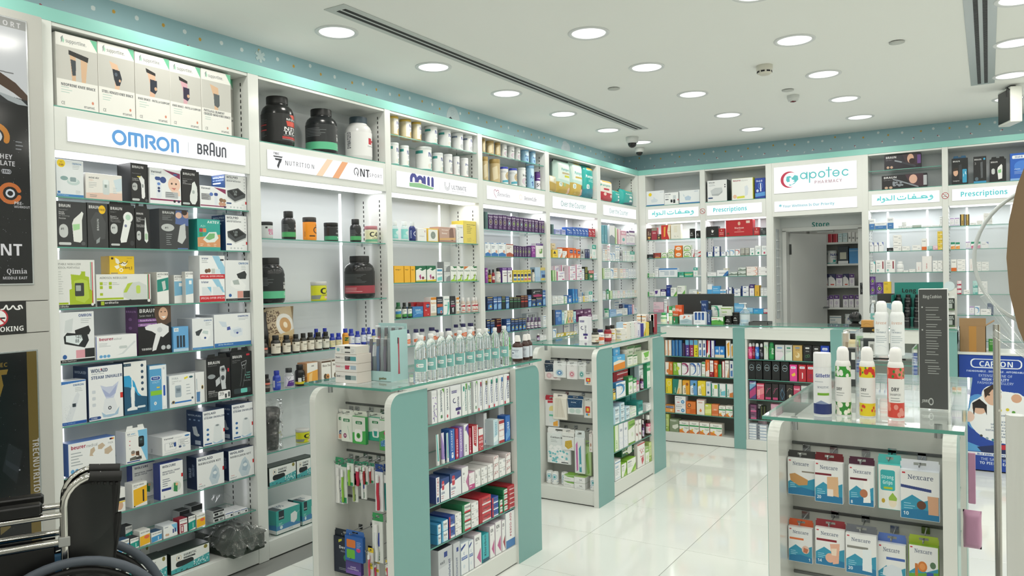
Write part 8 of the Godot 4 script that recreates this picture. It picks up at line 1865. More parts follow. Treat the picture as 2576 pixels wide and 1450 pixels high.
"san|b|120,130|dcdfe6|white toothpaste carton, purple side|b eef0f4;r 0 0 12 100 4a3a84;T 20 16 12 3a4a9c l Sanino;a 62 60 14 14 0 300 3 6a8ac8;l 20 84 60 2 a0a8b8 6",
"ylf|b|80,90|e0c850|small yellow and white flat carton|=C,f0f0dc,e8c040,8ac060,Baby",
"wsl|b|60,170|dde2e2|slim white carton, thin blue print|=F,f0f3f3,5a8ab8,a8c8d8,Derm",
"wsg|b|60,170|dde2de|slim white carton, thin green print|=F,f0f3f0,6aa884,b8d8c0,Hydra",
"wsp|b|60,170|e4dee0|slim white carton, thin pink print|=F,f3f0f1,d07890,e8c0cc,Rosa",
"wso|b|60,170|e4e0d8|slim white carton, thin orange print|=F,f3f1ea,d89048,e8cca0,Sol",
"tlb|b|100,240|4a94a4|tall teal syringe carton|b 58a4b4;r 60 0 40 100 4a8ea0;V 10 90 16 d8f0f4 SYRINGE;d 8 e8f4f6 3 10 76 40 20",
"gws|b|110,230|c8ccce|tall white and grey carton|b eef0f0;p 8a98a0 0,60 40,50 100,66 100,100 0,100",
"gst|b|50,200|98b878|slim light green carton|=D,d8e8c8,98b878,e8f0d8,CALM",
"pst2|b|60,200|d89cac|slim pink carton|=D,f0d8e0,d890a4,f4e4e8,ROSE",
"pkw|b|100,190|d0a0b0|pink and white carton with teal picture|=E,f0e0e6,d8a0b4,6ab8b4,Skin",
"wpu|b|110,190|e0dee6|white carton with purple bar|=J,f0f0f2,6a4a80,c8c0d4,Derma",
"bln|b|70,190|b8c8dc|white carton with blue bars|b e8eef4;r 0 26 100 8 6a8ac0;r 0 72 100 8 6a8ac0",
"brg|b|70,150|c8d4e4|white carton with blue ring|b eef1f4;a 54 44 24 30 0 360 5 3a5a9c;T 54 76 10 4a5a78 c D3",
"rdy|b|60,150|d8c838|slim yellow carton with red head|=J,f0e468,c83838,e8d040,Pain",
"gjr|j|110,100|d8e4de/3a9a68|white jar with green lid|=E,eef2ee,5ab088,c8e0d0,Balm",
"mus|b|140,200|7aa4cc|blue baby wash carton|b 8cb4dc;p a4c8e8 0,60 100,50 100,100 0,100;T 50 18 8 2c4a7c c Mustela;l 20 34 60 3 d8e8f4 5",
"mu2|b|110,200|dce4ea|white and blue baby cream carton|b f0f3f4;p 8cb8dc 0,70 50,60 100,72 100,100 0,100;T 50 16 7 3a5a84 c Mustela",
"bo1|b|150,120|dfe3e5|white nebulizer carton, yellow price sticker|b e8ecee;e 22 24 9 f0d028;t 96 8 5 8a98b0 r OMRON;p d4dde4 26,60 50,52 66,62 60,76 30,78;p c8d8e8 40,40 48,50 44,58;r 0 93 100 7 3a78b8",
"bo2|b|130,100|dfe3e5|white carton with two small black devices|b ebeeee;T 6 10 9 4a4e58 l WOLAID;l 6 28 44 2 a0a6ac 7;r 62 24 20 30 c8d0d4;o 44 58 14 24 24282c 4;o 62 58 16 30 24282c 5;p d02828 94,56 100,56 100,68 94,68;o 6 52 24 8 5a6068",
"bo3|b|160,110|dfe3e5|white carton with pale compressor picture|b e8edef;t 92 8 5 4a6a9c r OMRON;p b8cce0 26,50 44,40 58,52 54,76 30,74;p c4d4e0 18,22 26,40 22,48;r 0 92 100 8 3a78b8",
"bo4|b|170,160|2c3844|white carton, oval grey device picture|b ebedee;T 8 8 6 55595f l WOLAID;l 8 20 50 2 a0a6ac 5;p c8cdd0 16,48 40,36 74,36 78,50 60,64 22,66;p aeb4b8 16,50 22,66 60,64 78,50 76,60 56,74 24,72;e 90 24 3 3a3e48;e 90 34 3 3a3e48;o 4 80 24 6 2c4878",
"bo5|b|180,180|c8c83c|white carton, breast pump, yellow edges|b eef0ec;T 6 6 8 9c3c4c l beurer;t 40 8 6 b0b4b0 l babycare;p d8e0e8 60,40 72,34 78,50 74,80 62,84;e 14 84 9 e8c0a0;p d8d848 24,84 60,82 60,92 24,94;r 97 0 3 100 c8c83c",
"bo6|b|100,170|20367c|dark blue toothbrush carton|b 24409c;T 10 10 9 e8f0f8 l Oral-B;a 54 38 22 26 0 360 3 7ab0e0;p e8eef4 50,26 60,26 62,66 50,66;e 24 62 12 c8d8f0;p 5a9ad8 0,74 100,68 100,88 0,92",
"brs|b|230,100|1c1a20|long black hair styler box, woman photo|b 26222c;T 4 8 14 f0f0f0 l BRAUN;t 4 30 6 c8c8c8 l Satin Hair 3;p 3c2c34 50,0 90,0 92,80 60,70;e 72 32 9 d8ac94 14;e 76 50 8 2c1c20;q 9aa0a8 4 30,40 44,50 84,86;q 3a3c44 5 50,56 84,88;e 10 84 4 c8a890;e 20 84 4 c8a890;r 90 10 10 60 6a4a88",
"brs2|b|230,100|1c1a20|long black steam styler box, woman photo|b 201e24;T 4 8 14 f0f0f0 l BRAUN;t 4 30 6 c8c8c8 l Satin Hair 5;p 46303a 52,0 92,0 92,90 64,80;e 70 36 9 dcb09c 14;d 14 8a9098 3 26 50 20 30;q 8a9098 4 26,30 40,44 80,92;e 10 88 4 c8a890;e 20 88 4 c8a890;r 92 14 8 70 b8bcc0",
"bm1|b|110,180|1a1c1e|black grooming carton, man's face|b 202224;T 6 8 6 f0f0f0 l BRAUN;e 24 54 15 dcb094 22;p 3a2c24 10,38 38,36 36,46 12,48;p 3a3c40 44,26 62,22 64,80 46,82;o 66 42 28 52 3aa0c8 6;d 6 e8f4f8 3 70 50 20 38;T 6 84 4 e8e8e8 l Complete|tab:2a5a7c",
"bm2|b|90,180|1a1c1e|slim black beard trimmer carton|b 202224;T 6 8 6 f0f0f0 l BRAUN;e 86 10 8 3aa8d8;t 8 22 8 d8d8d8 l 3;p 5a5e62 54,22 72,20 74,80 58,82;e 24 84 14 5a6a74;r 0 92 100 8 3a9ac8",
"bm3|b|120,150|1a1c1e|black carton, white ear thermometer|b 202224;T 6 8 7 f0f0f0 l BRAUN;o 10 40 22 26 c8cccc;p eef0ee 50,36 72,22 78,30 76,86 52,90 46,48;p 8ac88c 50,48 70,44 70,60 52,62|tab:1a1c1e",
"bm4|b|130,190|2c5ab4|bright blue toothbrush head carton|b 2f66c4;o 10 8 66 12 f0f4f8 6;T 43 11 6 2c4c9c c Oral-B;e 60 48 40 4a84dc 30;T 20 56 4 e8f0f8 l electric;l 20 66 60 3 b8d0f0 4;r 0 92 100 8 8cb8ec",
"chb|b|60,140|4a2a20|brown chocolate carton, gold truffles|b 4c2c22;V 18 62 20 e8d8b8 Choco;V 56 62 20 e8d8b8 Roy;e 36 78 16 d8b060;e 66 78 16 d8b060;e 50 90 14 c89848",
"rdp|b|80,140|8a2430|red sachet under clear lid|b 9c2c3c;r 0 0 100 26 8a8474;T 50 40 9 f0dcd8 c HERB",
"chs|b|40,80|4a3c2c|small dark gold packet|=E,5a4a34,3a3028,d8b868,Bar",
"kin|b|110,160|c8a058|red and cream biscuit carton|b ece0c0;p c42c28 0,0 80,0 66,50 90,100 0,100;p e8a83c 30,14 50,10 44,80 28,84;T 60 44 6 c42c28 l Leckerli",
"crb|b|120,160|d8d4bc|cream carton with tiny dark figures|b eceade;l 30 12 40 5 d8cca0 9;d 6 3a3a38 2 30 78 50 8",
"bkj|j|110,90|161616/0e0e0e|black jar with white emblem|b 1a1a1a;p e8e8e8 38,40 50,24 62,40 54,40 50,34 46,40;T 50 56 12 f0f0f0 c BEEZ",
"bkb|b|120,110|161616|black carton with white bird|b 1c1c1c;p f0f0f0 40,34 50,42 46,26 58,40 66,34 56,58 46,58;T 50 70 6 e0e0e0 c ROOST",
"rsm|b|80,90|a02028|small red honey carton|b b0242c;e 50 22 10 d8b8a0;T 50 44 11 f4e0d8 c Marjaan;r 16 66 68 8 e8a090",
"rbg|b|250,150|941c24|wide red honey gift box|b b8242c;e 50 22 5 d8b49c 7;S 50 44 10 f4e4dc c MarJaan;t 50 60 5 ecc8c0 c HONEY;r 76 6 14 16 e0c8bc;p 6a4428 2,82 8,74 14,80 10,92;r 32 72 36 3 e0a8a0",
"gsm|b|90,90|2c2e2e|small charcoal carton|=B,8a8e8e,34383a,5a6062,Coal",
"bfk|b|110,50|24262a|flat black box|=G,2e3034,1c1e20,6a6e72,Dark",
"brf|b|120,50|8a3428|flat red brown box|=G,a84438,6a3028,c89858,Choc",
"gov|b|110,80|d8e4cc|cream carton with green oval|b ecefe0;a 54 54 40 30 150 390 7 3f8a3c;T 54 44 16 5a6a4c c Celes;p 8ac050 10,80 60,70 90,90 10,96",
"oov|b|110,80|d86a1c|orange carton with white oval|b e87824;e 50 50 36 f4e4d0 22;T 50 40 16 c85a18 c Celes",
"rvc|b|80,100|e4dcdc|white carton with red chevron|=C,f0eeee,c83840,e89890,Venu",
"wnv|b|90,80|24386c|white carton with navy edge|b eef1f4;r 0 0 20 100 26407c;r 34 20 30 16 3a5a9c",
"wbs|b|70,120|dce4ec|white carton with blue curve|=I,f0f4f6,7ab0dc,3a6aa8,Lipo",
"wrs|b|70,120|e4e0e0|white carton with red blue curve|=I,f0f2f4,d86858,3a5aa0,Bio",
"gyb|b|80,130|8a8c88|warm grey carton|=A,b8b8b0,8a8a82,d8d8d0,Moka",
"wtc|b|90,130|dce6e4|white carton with aqua circle|b eef2f2;a 56 70 44 44 180 300 4 6ab8bc;T 20 20 12 8a9ca0 l SILER;r 40 66 30 22 3a9a80",
"wpc|b|90,130|e0e6e6|white carton with pink square|b eef2f2;a 56 70 44 44 180 300 4 6ab8bc;T 20 20 12 8a9ca0 l SILER;r 40 66 30 22 c04868",
"blwd|b|190,90|dce4ec|wide white carton with blue top|b e8eef2;r 0 0 100 18 4a88c8;o 30 30 24 50 c8d4dc 4;o 60 30 24 50 c8d4dc 4;T 8 30 10 5a7a9c l Otosan",
"tef|b|120,70|2c9078|flat teal green box|=G,4ab094,2a8a70,d8ece4,Otri",
"tey|b|120,70|2c9078|flat green box, yellow stripe|b 3fa888;r 0 40 100 10 e8d848;T 10 56 18 f0f8f4 l CANESTEN",
"ero|b|130,90|dce0e4|white carton with blue wedge|b f0f2f4;p 3a78b8 50,100 80,30 100,10 100,100;p 24487c 76,100 100,50 100,100;T 18 40 18 4a5a6c l eroxon",
"grl|b|120,60|8a9c8c|grey green landscape carton|b d8e0dc;p 7a8c80 0,60 30,30 60,50 100,34 100,80 0,84;T 10 10 18 4a5a54 l Bio",
"pko|b|120,80|e8ccc4|white carton with peach crescent|b f2ece8;a 64 56 30 28 -60 90 8 e8a490;T 8 24 12 8a5a50 l Clario",
"cjw|b|110,80|e8e6e6|white carton with thin red arc|b f2f2f2;a 26 50 14 14 90 200 2 c05858;r 84 10 10 16 3a3e44",
"prw|b|90,100|e4e0ea|white carton with purple fan|b f0f0f2;p 5a3a90 6,20 60,14 50,60 20,70",
"nvt|b|80,150|1f307c|tall navy carton|b 24398c;T 10 14 8 d8e0f4 l Strepsil;e 50 60 24 3a58b8",
"gnw|b|100,120|cfe0c4|white and green carton|=C,f0f3ec,6ab050,c8dc88,Gavis",
"wbw|b|90,160|d4e0ec|white carton with sky blue foot|b eef2f5;r 0 44 100 56 5aaae0",
"skb|b|110,130|4a9cd4|sky blue carton|b 5aaee4;T 12 20 10 f0f6fa l Cerelax;r 10 44 80 4 c8e4f6;r 0 70 100 30 4a9cd4",
"puw|b|80,150|3a2a6c|white carton with purple head|=E,f0f0f2,3f2c74,d8d0e4,Uro",
"ylt|b|80,150|c8a030|yellow carton, black edge|b e0b444;r 88 0 12 100 2a2620;V 30 90 14 5a4410 Propol",
"lum|b|180,110|5a9cc8|pale-lettered blue carton|b 6ab0dc;p 8cc8ec 0,30 100,14 100,40 0,52;T 34 38 14 f4f8fc l Lumicidal;r 0 80 100 20 4a90c4",
"lbl|b|140,80|8ac4e4|light blue flat carton|=A,a8d4ec,6ab0dc,e8f4fa,Lumi",
"sky|b|150,80|3aa0d8|bright sky blue flat carton|b 4aacdf;r 0 0 100 12 2a6ab0;T 14 36 14 e8f4fa l Lumic",
"rwf|b|80,60|b8304a|small white carton, red base|=A,f0eef0,b83050,c8c0c8,Rap",
"wlb|b|90,110|dfe4e8|white carton, blue lower half|b eef1f3;r 0 46 100 54 4a80bc;T 10 14 10 5a6a7c l Augment;r 30 66 40 4 dce8f4",
"wsm|b|90,60|e2e4e4|small white medicine box|=F,f2f3f3,8a98a4,c8d0d4,Medi",
"wst2|b|110,60|e4e4e2|stacked white medicine box|b f2f2f0;T 10 24 18 6a7078 l Clexan;r 66 54 24 18 c8ccd0",
"wtl|b|60,140|e4e6e6|slim tall white carton|=F,f2f4f4,9aa4ac,c8d4d8,Avo",
"sgb|b|120,50|8a9c90|small flat grey green box|=A,b8c4ba,8a9c90,d8e0d8,Sal",
"wpb|b|90,110|dcdfe8|white carton with violet corner|b f0f1f4;p 6a7ab8 60,0 100,0 100,40;T 10 30 10 5a6478 l Nasal",
"ybx|b|100,60|e0c048|small yellow stack box|b f0d45c;T 10 22 20 7a6420 l Yeast;r 60 56 34 26 f4ecd0",
"ofl|b|90,130|e4e0d8|white carton with orange foot|b f0f0ec;r 0 70 100 30 e07030;T 12 16 10 5a5a58 l Crestor",
"tlf|b|90,60|8cc4c0|small teal flat box|=A,b8dcd8,6ab4ae,e8f4f2,Tel",
"pkf|b|90,60|e0b8c8|small pink flat box|=A,ecd0da,d898b0,f4e8ee,Pin",
"gdb|b|70,150|5a4a20|black and gold upright carton|b c8a85c;r 0 0 24 100 26221c;r 78 0 22 100 26221c;V 32 92 24 3a2e14 Gold",
"lvb|b|80,110|d8d4e4|white carton with lilac band|=J,f0f0f4,b098c8,d8d0e8,Lil",
"gro|b|100,100|c8dcd0|white, green and orange carton|b f0f2ee;r 0 0 100 30 2c9070;p f0a860 0,60 100,50 100,100 0,100;T 30 64 20 c86a28 c 10",
"grp|b|100,100|c8dcd0|white, green and pink carton|b f0f2f2;r 0 0 100 30 2c9070;p d888a8 0,60 100,50 100,100 0,100;T 30 64 20 a84868 c 20",
"bgw|b|120,130|e0e4e2|white tablets carton, teal corner|b f0f2f1;p 5ac0c4 60,0 100,0 100,30;T 12 20 8 6a7478 l Jentad;e 22 82 10 7ac0b8;l 12 40 60 4 b0b8b8 7",
"bgr|b|120,130|e4e2e2|white tablets carton, crimson bar|b f2f2f1;r 74 10 14 60 8c2838;T 12 20 8 6a7478 l Xigdu;e 22 82 10 7ac0b8;l 12 40 50 4 b0b8b8 7",
"wbt|B|110,100|eceeee/eef0f0|plain white medicine bottle|b f0f2f2;T 50 40 10 6a7078 c VESOMNI",
"hpr|b|110,170|e2dedc|large white carton with red script|b eeecea;V 36 80 12 b84848 Galvus",
"ppx|b|80,120|4a2a6c|purple carton with green badge|=H,e4dcec,5a3484,9ac050,rem",
"ylx|b|100,140|d0b02c|yellow carton, dark ring|b e0c23c;T 10 14 6 5a4a14 l Movicol;a 44 56 12 12 0 360 2 5a4a14",
"nic|b|100,110|1c3468|navy nicotine carton|b 20386c;T 10 30 16 e4ecf4 l Nico",
"stf|b|60,140|c8dcd8|slim pale aqua carton|=F,d8e8e8,6aa0b0,b8d4d8,Nat",
"str|b|60,140|a82838|slim red carton|=D,b83040,a02434,e8d0d0,Raz",
"stk|b|60,140|e4e4e0|slim white carton, black letter|b eeeeea;T 50 50 20 2a2c30 c M",
"stg|b|110,180|2a3840|dark gift box with cream window|b 303c44;r 18 34 64 40 c8c8b4;r 0 84 100 16 e0e4e4",
"slc|b|110,150|2a2c54|white carton, navy arch|b f0f0ee;p 24285c 0,0 100,0 100,60 80,36 40,20 0,30;T 20 12 7 e8e8f0 l Alka;r 30 84 50 10 c84838",
"spu|b|100,140|e4e0ea|white carton, purple top|=E,f2f0f4,5a3080,d8d0e0,Fer",
"bin|b|150,140|3a88c8|blue plastic storage box|b 4a98d4;r 0 12 100 8 88bce4;z 3a80bc 1 10,50 40,56 80,48",
"tbo|b|40,150|e8e4dc|white tube box, orange print|=D,f2f0ea,e08838,e8c8a0,SUPRA",
"tbb|b|40,150|2c6aa8|blue effervescent tube box|=D,3a80c0,2c64a4,e8d040,CALCIUM",
"tbd|b|40,130|2a2848|dark violet tube box|=D,3a3858,2a2848,c83850,ZINC",
"ors|b|50,160|4a3478|purple box, light blue head|b 543a88;r 0 0 100 30 6ab0d8;V 30 92 40 f0ecf8 O.R.S",
"orr|b|50,160|8a2850|maroon box, light blue head|b 94305c;r 0 0 100 30 6ab0d8;V 30 92 40 f8ecf4 O.R.S",
"ory|b|50,160|d8c82c|yellow box, light blue head|b e4d838;r 0 0 100 30 6ab0d8;V 30 92 40 3a3414 O.R.S",
"wnx|b|60,160|2a3a78|white carton with navy cross|b eef1f4;p 2a4488 30,20 70,20 70,44 30,44;p 5a8ac8 20,60 80,56 80,92 20,92",
"rch|b|60,160|b83038|red white carton, green foot|b f0ecec;p c83038 0,0 60,0 40,70 0,80;p 5aa850 40,90 100,80 100,100 40,100",
"elb|b|60,160|2c2a8c|white carton, violet blue band|=D,eef0f6,34309c,a8b0d8,Electro",
"bcn|b|100,110|2f7ac4|blue effervescent display box|b 3a88d4;r 46 0 5 100 e8eef4;e 24 40 14 c8e0f4;e 74 40 14 c8e0f4;r 0 74 100 26 ecdcc0",
"owt|b|60,160|e4e0d4|white carton, amber wedge|b f2f0ec;p e8a83c 20,20 80,6 80,80 40,96",
"zec|b|100,130|c87838|white orange lozenge box|b f0ece4;p d88038 50,0 100,0 100,100 40,100;e 36 72 20 e08c48;V 66 66 18 f8ece0 ZECUF",
"zeg|b|100,130|7aa83c|white green lozenge box|b f0f2ea;p 88b83c 0,0 50,0 70,100 0,100;e 60 46 20 c8d848;V 12 66 18 f0f4e4 ZECUF",
"pnx|b|100,130|e4e0e6|white maroon syrup box|=I,f2f0f2,94305c,5a3a6c,Prospan",
"pnb|b|100,130|dce2ea|white blue syrup box|=I,f0f3f6,3a6ab0,4a3a7c,Prospan",
"gch|b|50,150|e4e8e0|white carton with green leaf|=J,f2f3ee,4a9a58,c8dcc0,Bron",
"orc|b|60,170|e06820|orange topped carton|b f0ece8;p e87028 0,0 100,0 100,60 0,70;V 36 66 34 f8f0e8 Vitons",
"wrc|b|60,170|9c2838|white carton, crimson foot|=A,f4f2f0,9c2838,e0b0b0,Cerebr",
"orx|b|70,160|d8581c|orange red carton|=B,f8e0d0,e0602c,f0a060,Mega",
"gbe|b|60,130|2a8a4a|green effervescent box|=D,3aa45c,2a8a4a,d8ecd8,BEROCCA",
"rrx|b|50,160|c02830|white carton, red script|=D,f4efee,c82c34,e8a8a8,Panadol",
"crx|b|70,160|e0d4c4|cream white carton|=C,f4f0ea,d8a878,c87858,Orovex",
"kof|b|90,150|d8c020|yellow lozenge bag box|b ecd838;a 56 30 24 24 0 360 4 e8e8d8;V 10 90 14 3a6a3c Koflet",
"kot|b|120,140|2a7c6c|green gold herbal box|b 2f8474;p ecdcb4 40,100 60,50 70,0 100,0 100,100;p e8a848 50,100 68,60 76,60 64,100;V 20 92 10 f0e8d0 Koflet",
"izo|b|90,150|d89828|orange lozenge box, white script|b e8a838;p f4ecd8 0,40 40,30 50,100 0,100;e 66 26 18 a85a20;V 16 90 22 7a5018 IZZY",
"izb|b|90,150|5a94c8|blue lozenge box, leaf picture|b 6aa4d8;p f0f4f4 0,40 40,30 50,100 0,100;e 62 26 16 3a5a3c;V 16 90 22 2c4c78 IZZY",
"izy|b|90,150|d8c020|yellow lemon lozenge box|b ecd43c;p f8f4dc 0,40 40,30 50,100 0,100;e 66 30 18 f0e080;V 16 90 22 7a6a18 IZZY",
"bch|b|60,150|c8d4e0|pale carton, dark seal|b dfe6ec;e 50 76 22 2c5a84;r 20 10 60 20 a8c0d8",
"oro|b|80,130|dce4e0|white teal sachet box, green badge|b f0f3f1;r 0 0 16 100 1f8a74;r 50 10 44 30 c8d848;V 16 92 20 1f7a68 Orofer",
"orp|b|80,130|dce4e4|white teal sachet box, aqua picture|b f0f4f4;r 0 0 16 100 1f8a74;p 7ac8d8 40,60 100,50 100,90 40,90;V 16 92 20 1f7a68 Orofer",
"oroo|b|80,130|e4e0dc|white teal sachet box, orange foot|b f4f2f0;r 0 0 16 100 1f8a74;p e08848 50,70 100,60 100,100 50,100;V 16 92 20 1f7a68 Orofer",
"chl|b|130,100|d88c3c|orange throat lozenge carton|b e8a458;o 4 10 90 34 2c4a7c 8;T 50 18 18 f0f4f8 c Chloraseptic;e 66 72 12 f4d8a8",
"bio|b|150,110|dfe4ea|white magnesium carton, blue rosette|b f2f3f4;T 8 12 13 5a6470 l Biolectra;t 8 38 8 8a949c l MAGNESIUM;e 74 66 16 3a88c0;e 74 66 9 a8d0e8;r 20 70 24 8 c84858",
"obt|b|120,140|c06420|orange carton with dark rosette|b e88440;e 34 30 18 3a2c24;e 34 30 12 e8a060;T 10 52 7 5a3018 l BEAUTY;p d86a2c 40,64 100,56 100,90 40,94",
"gin|b|120,160|e4dcd4|white honey carton, drop picture|b f4f0ea;r 0 0 100 4 b83838;T 20 16 8 b85838 l GINSED;p e8904c 50,58 66,72 60,82 40,82 34,72;l 30 90 40 1 c0b8b0 4",
"lmg|b|90,130|c8d048|lime green sachet carton|b d4dc70;r 10 8 40 10 f4f4e0;p e8ec98 0,50 100,40 100,80 0,84",
"olt|b|90,130|d87838|salmon orange sachet carton|b e89060;T 30 40 12 f8ece0 l Oily;p d87440 0,60 100,50 100,80 0,86",
"sup|b|110,120|e4dcd0|white orange soup carton, green band|b f2f0ea;T 50 10 12 8a9088 c Sugar;r 0 30 100 12 3a9a5c;t 54 50 12 5a7a54 l Sugar;p e88838 0,70 30,76 60,100 0,100;p d86a28 70,100 100,74 100,100;e 30 70 9 e8c848",
"grl2|b|60,160|9cb858|lime green carton|=A,c8d888,9cb858,e8f0c8,Ben",
"prl|b|110,140|7a8c6c|grey green electrolyte carton|b 8a9a7c;p e4e8da 30,50 90,36 100,60 60,80 30,70;T 6 6 11 f0f4ea l Prolyte",
"lub1|L|80,110|d83878/f0f0f2|pink gel bottle, white cap|=B,f4d8e4,e04888,f08cb0,play",
"lub2|L|80,110|c82c44/f0f0f2|red gel bottle, white cap|=B,f4d8dc,d03048,e88c98,play",
"lub3|L|80,110|2c6ac0/f0f0f2|blue gel bottle, white cap|=B,d8e4f4,2f70cc,8cc0f0,play",
"lub4|L|80,110|1e1e24/e8e8ea|black gel bottle, white cap|=B,c8c8d0,24242c,6a6a78,play",
"lub5|L|90,110|2a8a4c/2f9a58|green gel bottle|b 2f9a54;e 56 34 20 1f7a40;V 44 60 24 f0f8f0 play",
"gpk|b|60,150|b8c0b8|pale grey green carton|=I,d0d8d0,a8d098,8ab8c8,dur",
"slv|b|110,150|c4c8c8|silver iridescent carton|b d0d4d2;p e0d8e0 0,40 60,30 100,70 60,100 0,100;p c8e0d8 50,100 100,60 100,100;o 22 14 56 10 7aa0c8 6;T 50 38 8 a8acac c INVISIBLE",
"sl2|b|90,150|c4c8c8|silver iridescent carton, green oval|b d0d4d2;p d8e4d8 0,60 100,40 100,100 0,100;o 22 14 56 10 3a8a6c 6;T 50 36 8 8ab8a0 c HYDRO",
"gld|b|110,150|a88c50|gold carton with pale leaf|b c8a868;o 26 12 48 9 7a94b0 6;e 50 64 24 e4d4a8;e 40 58 14 c8a868;T 50 26 6 6a5a34 c real feel",
"bkd|b|110,150|1a1a1c|black carton with green rings|b 242426;o 26 12 48 10 d8dcdc 6;T 50 34 6 d8d8d8 c Infinity;a 38 70 14 10 0 360 5 3a6a44;a 62 66 14 10 0 360 5 4a7a54",
"bke|b|100,150|1a1a1c|black carton with grey lettering|b 2a2a2c;o 24 14 52 10 c8cccc 6;T 50 32 6 d8d8d8 c Intense;e 50 66 20 3a3a3e",
"bld|b|110,130|2040a8|royal blue carton, white oval|b 2448b8;o 20 12 60 16 f0f4f8 6;T 50 16 9 2448b8 c durex;T 50 36 6 e4ecf8 c Extra Safe",
"mat|b|90,170|18181a|black carton with glowing ring|b 1e2022;a 50 34 32 32 0 360 4 6a8a98;a 50 34 30 30 0 360 2 c8d8e0;T 50 31 6 e4ecf0 c mates|top:1a1a1c",
"pkx|b|90,150|d83878|hot pink carton, white oval|b e0489a;o 16 10 68 14 f4f0f8 6;T 50 13 7 3a4a9c c durex;p f0c848 20,60 70,46 80,64 40,72",
"rdx|b|90,150|a82030|red carton with white feather|b b82c38;o 16 10 68 14 f4f0f0 6;T 50 13 7 3a4a9c c durex;p f4ecec 46,44 60,50 56,80 46,84",
"rdz|b|90,150|a82030|red carton with dark rings|b b02834;o 16 10 68 14 f4f0f0 6;T 50 13 7 3a4a9c c durex;a 40 66 14 18 0 360 4 5a3a6c;a 62 66 14 18 0 360 4 5a3a6c",
"unp|b|90,150|2c2c44|violet pink gradient print carton|b 5a4c84;p b8487c 0,60 100,30 100,70 0,100;p 7ab0d0 0,20 100,0 100,20 0,50;T 50 8 8 e8e4f0 c WINGMAN",
"unr|b|90,150|b83c4c|coral pink marbled carton|b d8607c;p e89098 0,40 100,20 100,60 0,80;V 16 90 16 f4e0e4 Sensual;T 50 8 8 f4e8ec c WINGMAN",
"crk|b|80,140|2a2226|dark carton, pink flash lines|b 302a2c;q d84c88 4 20,60 60,30 90,24;q c8a8b0 2 20,50 50,24;r 10 82 80 14 c04878",
"crb2|b|80,140|2a2226|dark carton, blue diamond|b 2c3038;q 5a94b8 4 20,60 50,30 84,60 50,92 20,60;q c8d4d8 2 20,44 60,20",
"crc|b|80,140|2a2226|dark carton, cream blossom|b 34302e;q c8c0a8 3 10,40 50,20 90,30;e 60 70 22 d8d4b8",
"cpk|b|80,140|a83858|pink carton with white lettering|b c04c6c;T 50 14 12 f4e8ec c CareX;e 50 64 28 d87890",
"fls|b|120,50|5a3050|flat dark pink layered box|=G,7a4a6c,3a2438,d86a98,Fiesta",
"fbl|b|120,50|5a6884|flat slate blue box|=G,8a98b0,5a6884,c8d4e4,Skyn",
"fwh|b|120,50|e0e4e4|flat white box with black text|=G,f0f2f2,c8cccc,3a3e44,Moods",
"lmk|b|60,140|2a3020|black carton, lime line|=D,2c2e2a,24261e,b8d048,LIME",
"pgl|b|120,150|b87890|pink glitter carton|b d0a0b4;d 60 f0dce4 1.4 4 4 92 60;T 50 70 10 8a3a5c c Sweet",
"wbx|b|130,50|dce4ec|small pale blue edged box|b eef1f4;r 0 0 100 14 8aa4c4;r 0 84 100 16 a8bcd4;l 10 36 60 2 b0bcc8 16",
"sn1|b|50,170|e8eaec|white toothpaste box, violet dots|b f0f1f3;d 12 8a6ab8 8 10 20 80 70;V 20 94 24 5a5a7c sensodyne",
"sn2|b|60,180|e8eaec|white toothpaste box, green corner|b f2f4f3;p 6ab04c 60,0 100,0 100,14;V 30 70 30 3a4a5c SENSODYNE;z 6a88a8 2 20,80 60,60 80,90;o 40 80 30 10 5a8a64 8",
"sn3|b|60,180|e8eaec|white toothpaste box, red seal|b f2f4f3;V 30 70 30 3a4a5c SENSODYNE;z 3a4a64 2 20,90 60,60 90,70;e 50 88 16 c84858",
"sn4|b|80,190|e0e2e8|white whitening toothpaste box, violet labels|b eff0f3;r 10 14 50 8 3c3478;T 35 15.6 5 f0f0f8 c WHITE;V 60 90 16 4a4e64 SENSODYNE;a 40 46 16 16 60 260 6 2c2c60;r 46 70 50 9 3c3478;r 60 84 24 8 6a4a84",
"sn5|b|70,190|e4ecea|white toothpaste box, teal ring|b f1f4f3;o 22 8 30 16 2a9a84 10;V 52 88 26 2c6a6c SENSODYNE;z 4aa898 3 10,70 50,50 84,20;p 6ab04c 70,0 100,0 100,20 80,18",
"sn6|b|60,200|e6e8ea|white toothpaste box, navy curve, red flag|b f3f4f5;r 60 6 36 14 b83048;z 3a5ab0 5 70,24 50,40 30,60 20,100;V 50 84 30 2c3a6c SENSODYNE;r 4 90 28 10 c04050",
"sn7|b|60,200|e6e8ea|white toothpaste box, navy curve, olive flag|b f3f4f5;r 60 6 36 14 8a8a4c;z 3a5ab0 5 70,24 50,40 30,60 20,100;V 50 84 30 2c3a6c SENSODYNE",
"sn8|b|60,200|e6e8ea|white toothpaste box, navy curve, green flag|b f3f4f5;r 60 6 36 14 2a9a7c;z 3a5ab0 5 70,24 50,40 30,60 20,100;V 50 84 30 2c3a6c SENSODYNE;r 4 90 28 10 c04050",
"sn9|b|60,200|e6e8ea|white toothpaste box, navy curve, blue flag|b f3f4f5;r 60 6 36 14 3a84c8;z 3a5ab0 5 70,24 50,40 30,60 20,100;V 50 84 30 2c3a6c SENSODYNE",
"tu1|u|80,160|f0f2f2/eef0f0|white squeeze tube, teal stripe|b eef1f1;r 20 0 30 100 7ac0bc;V 60 90 24 5a7a80 kin",
"tu2|u|80,160|8a6ab0/eef0f0|violet squeeze tube, white cap|b a890cc;p e8e4f0 20,0 80,0 60,50;V 40 90 20 5a4488 kin",
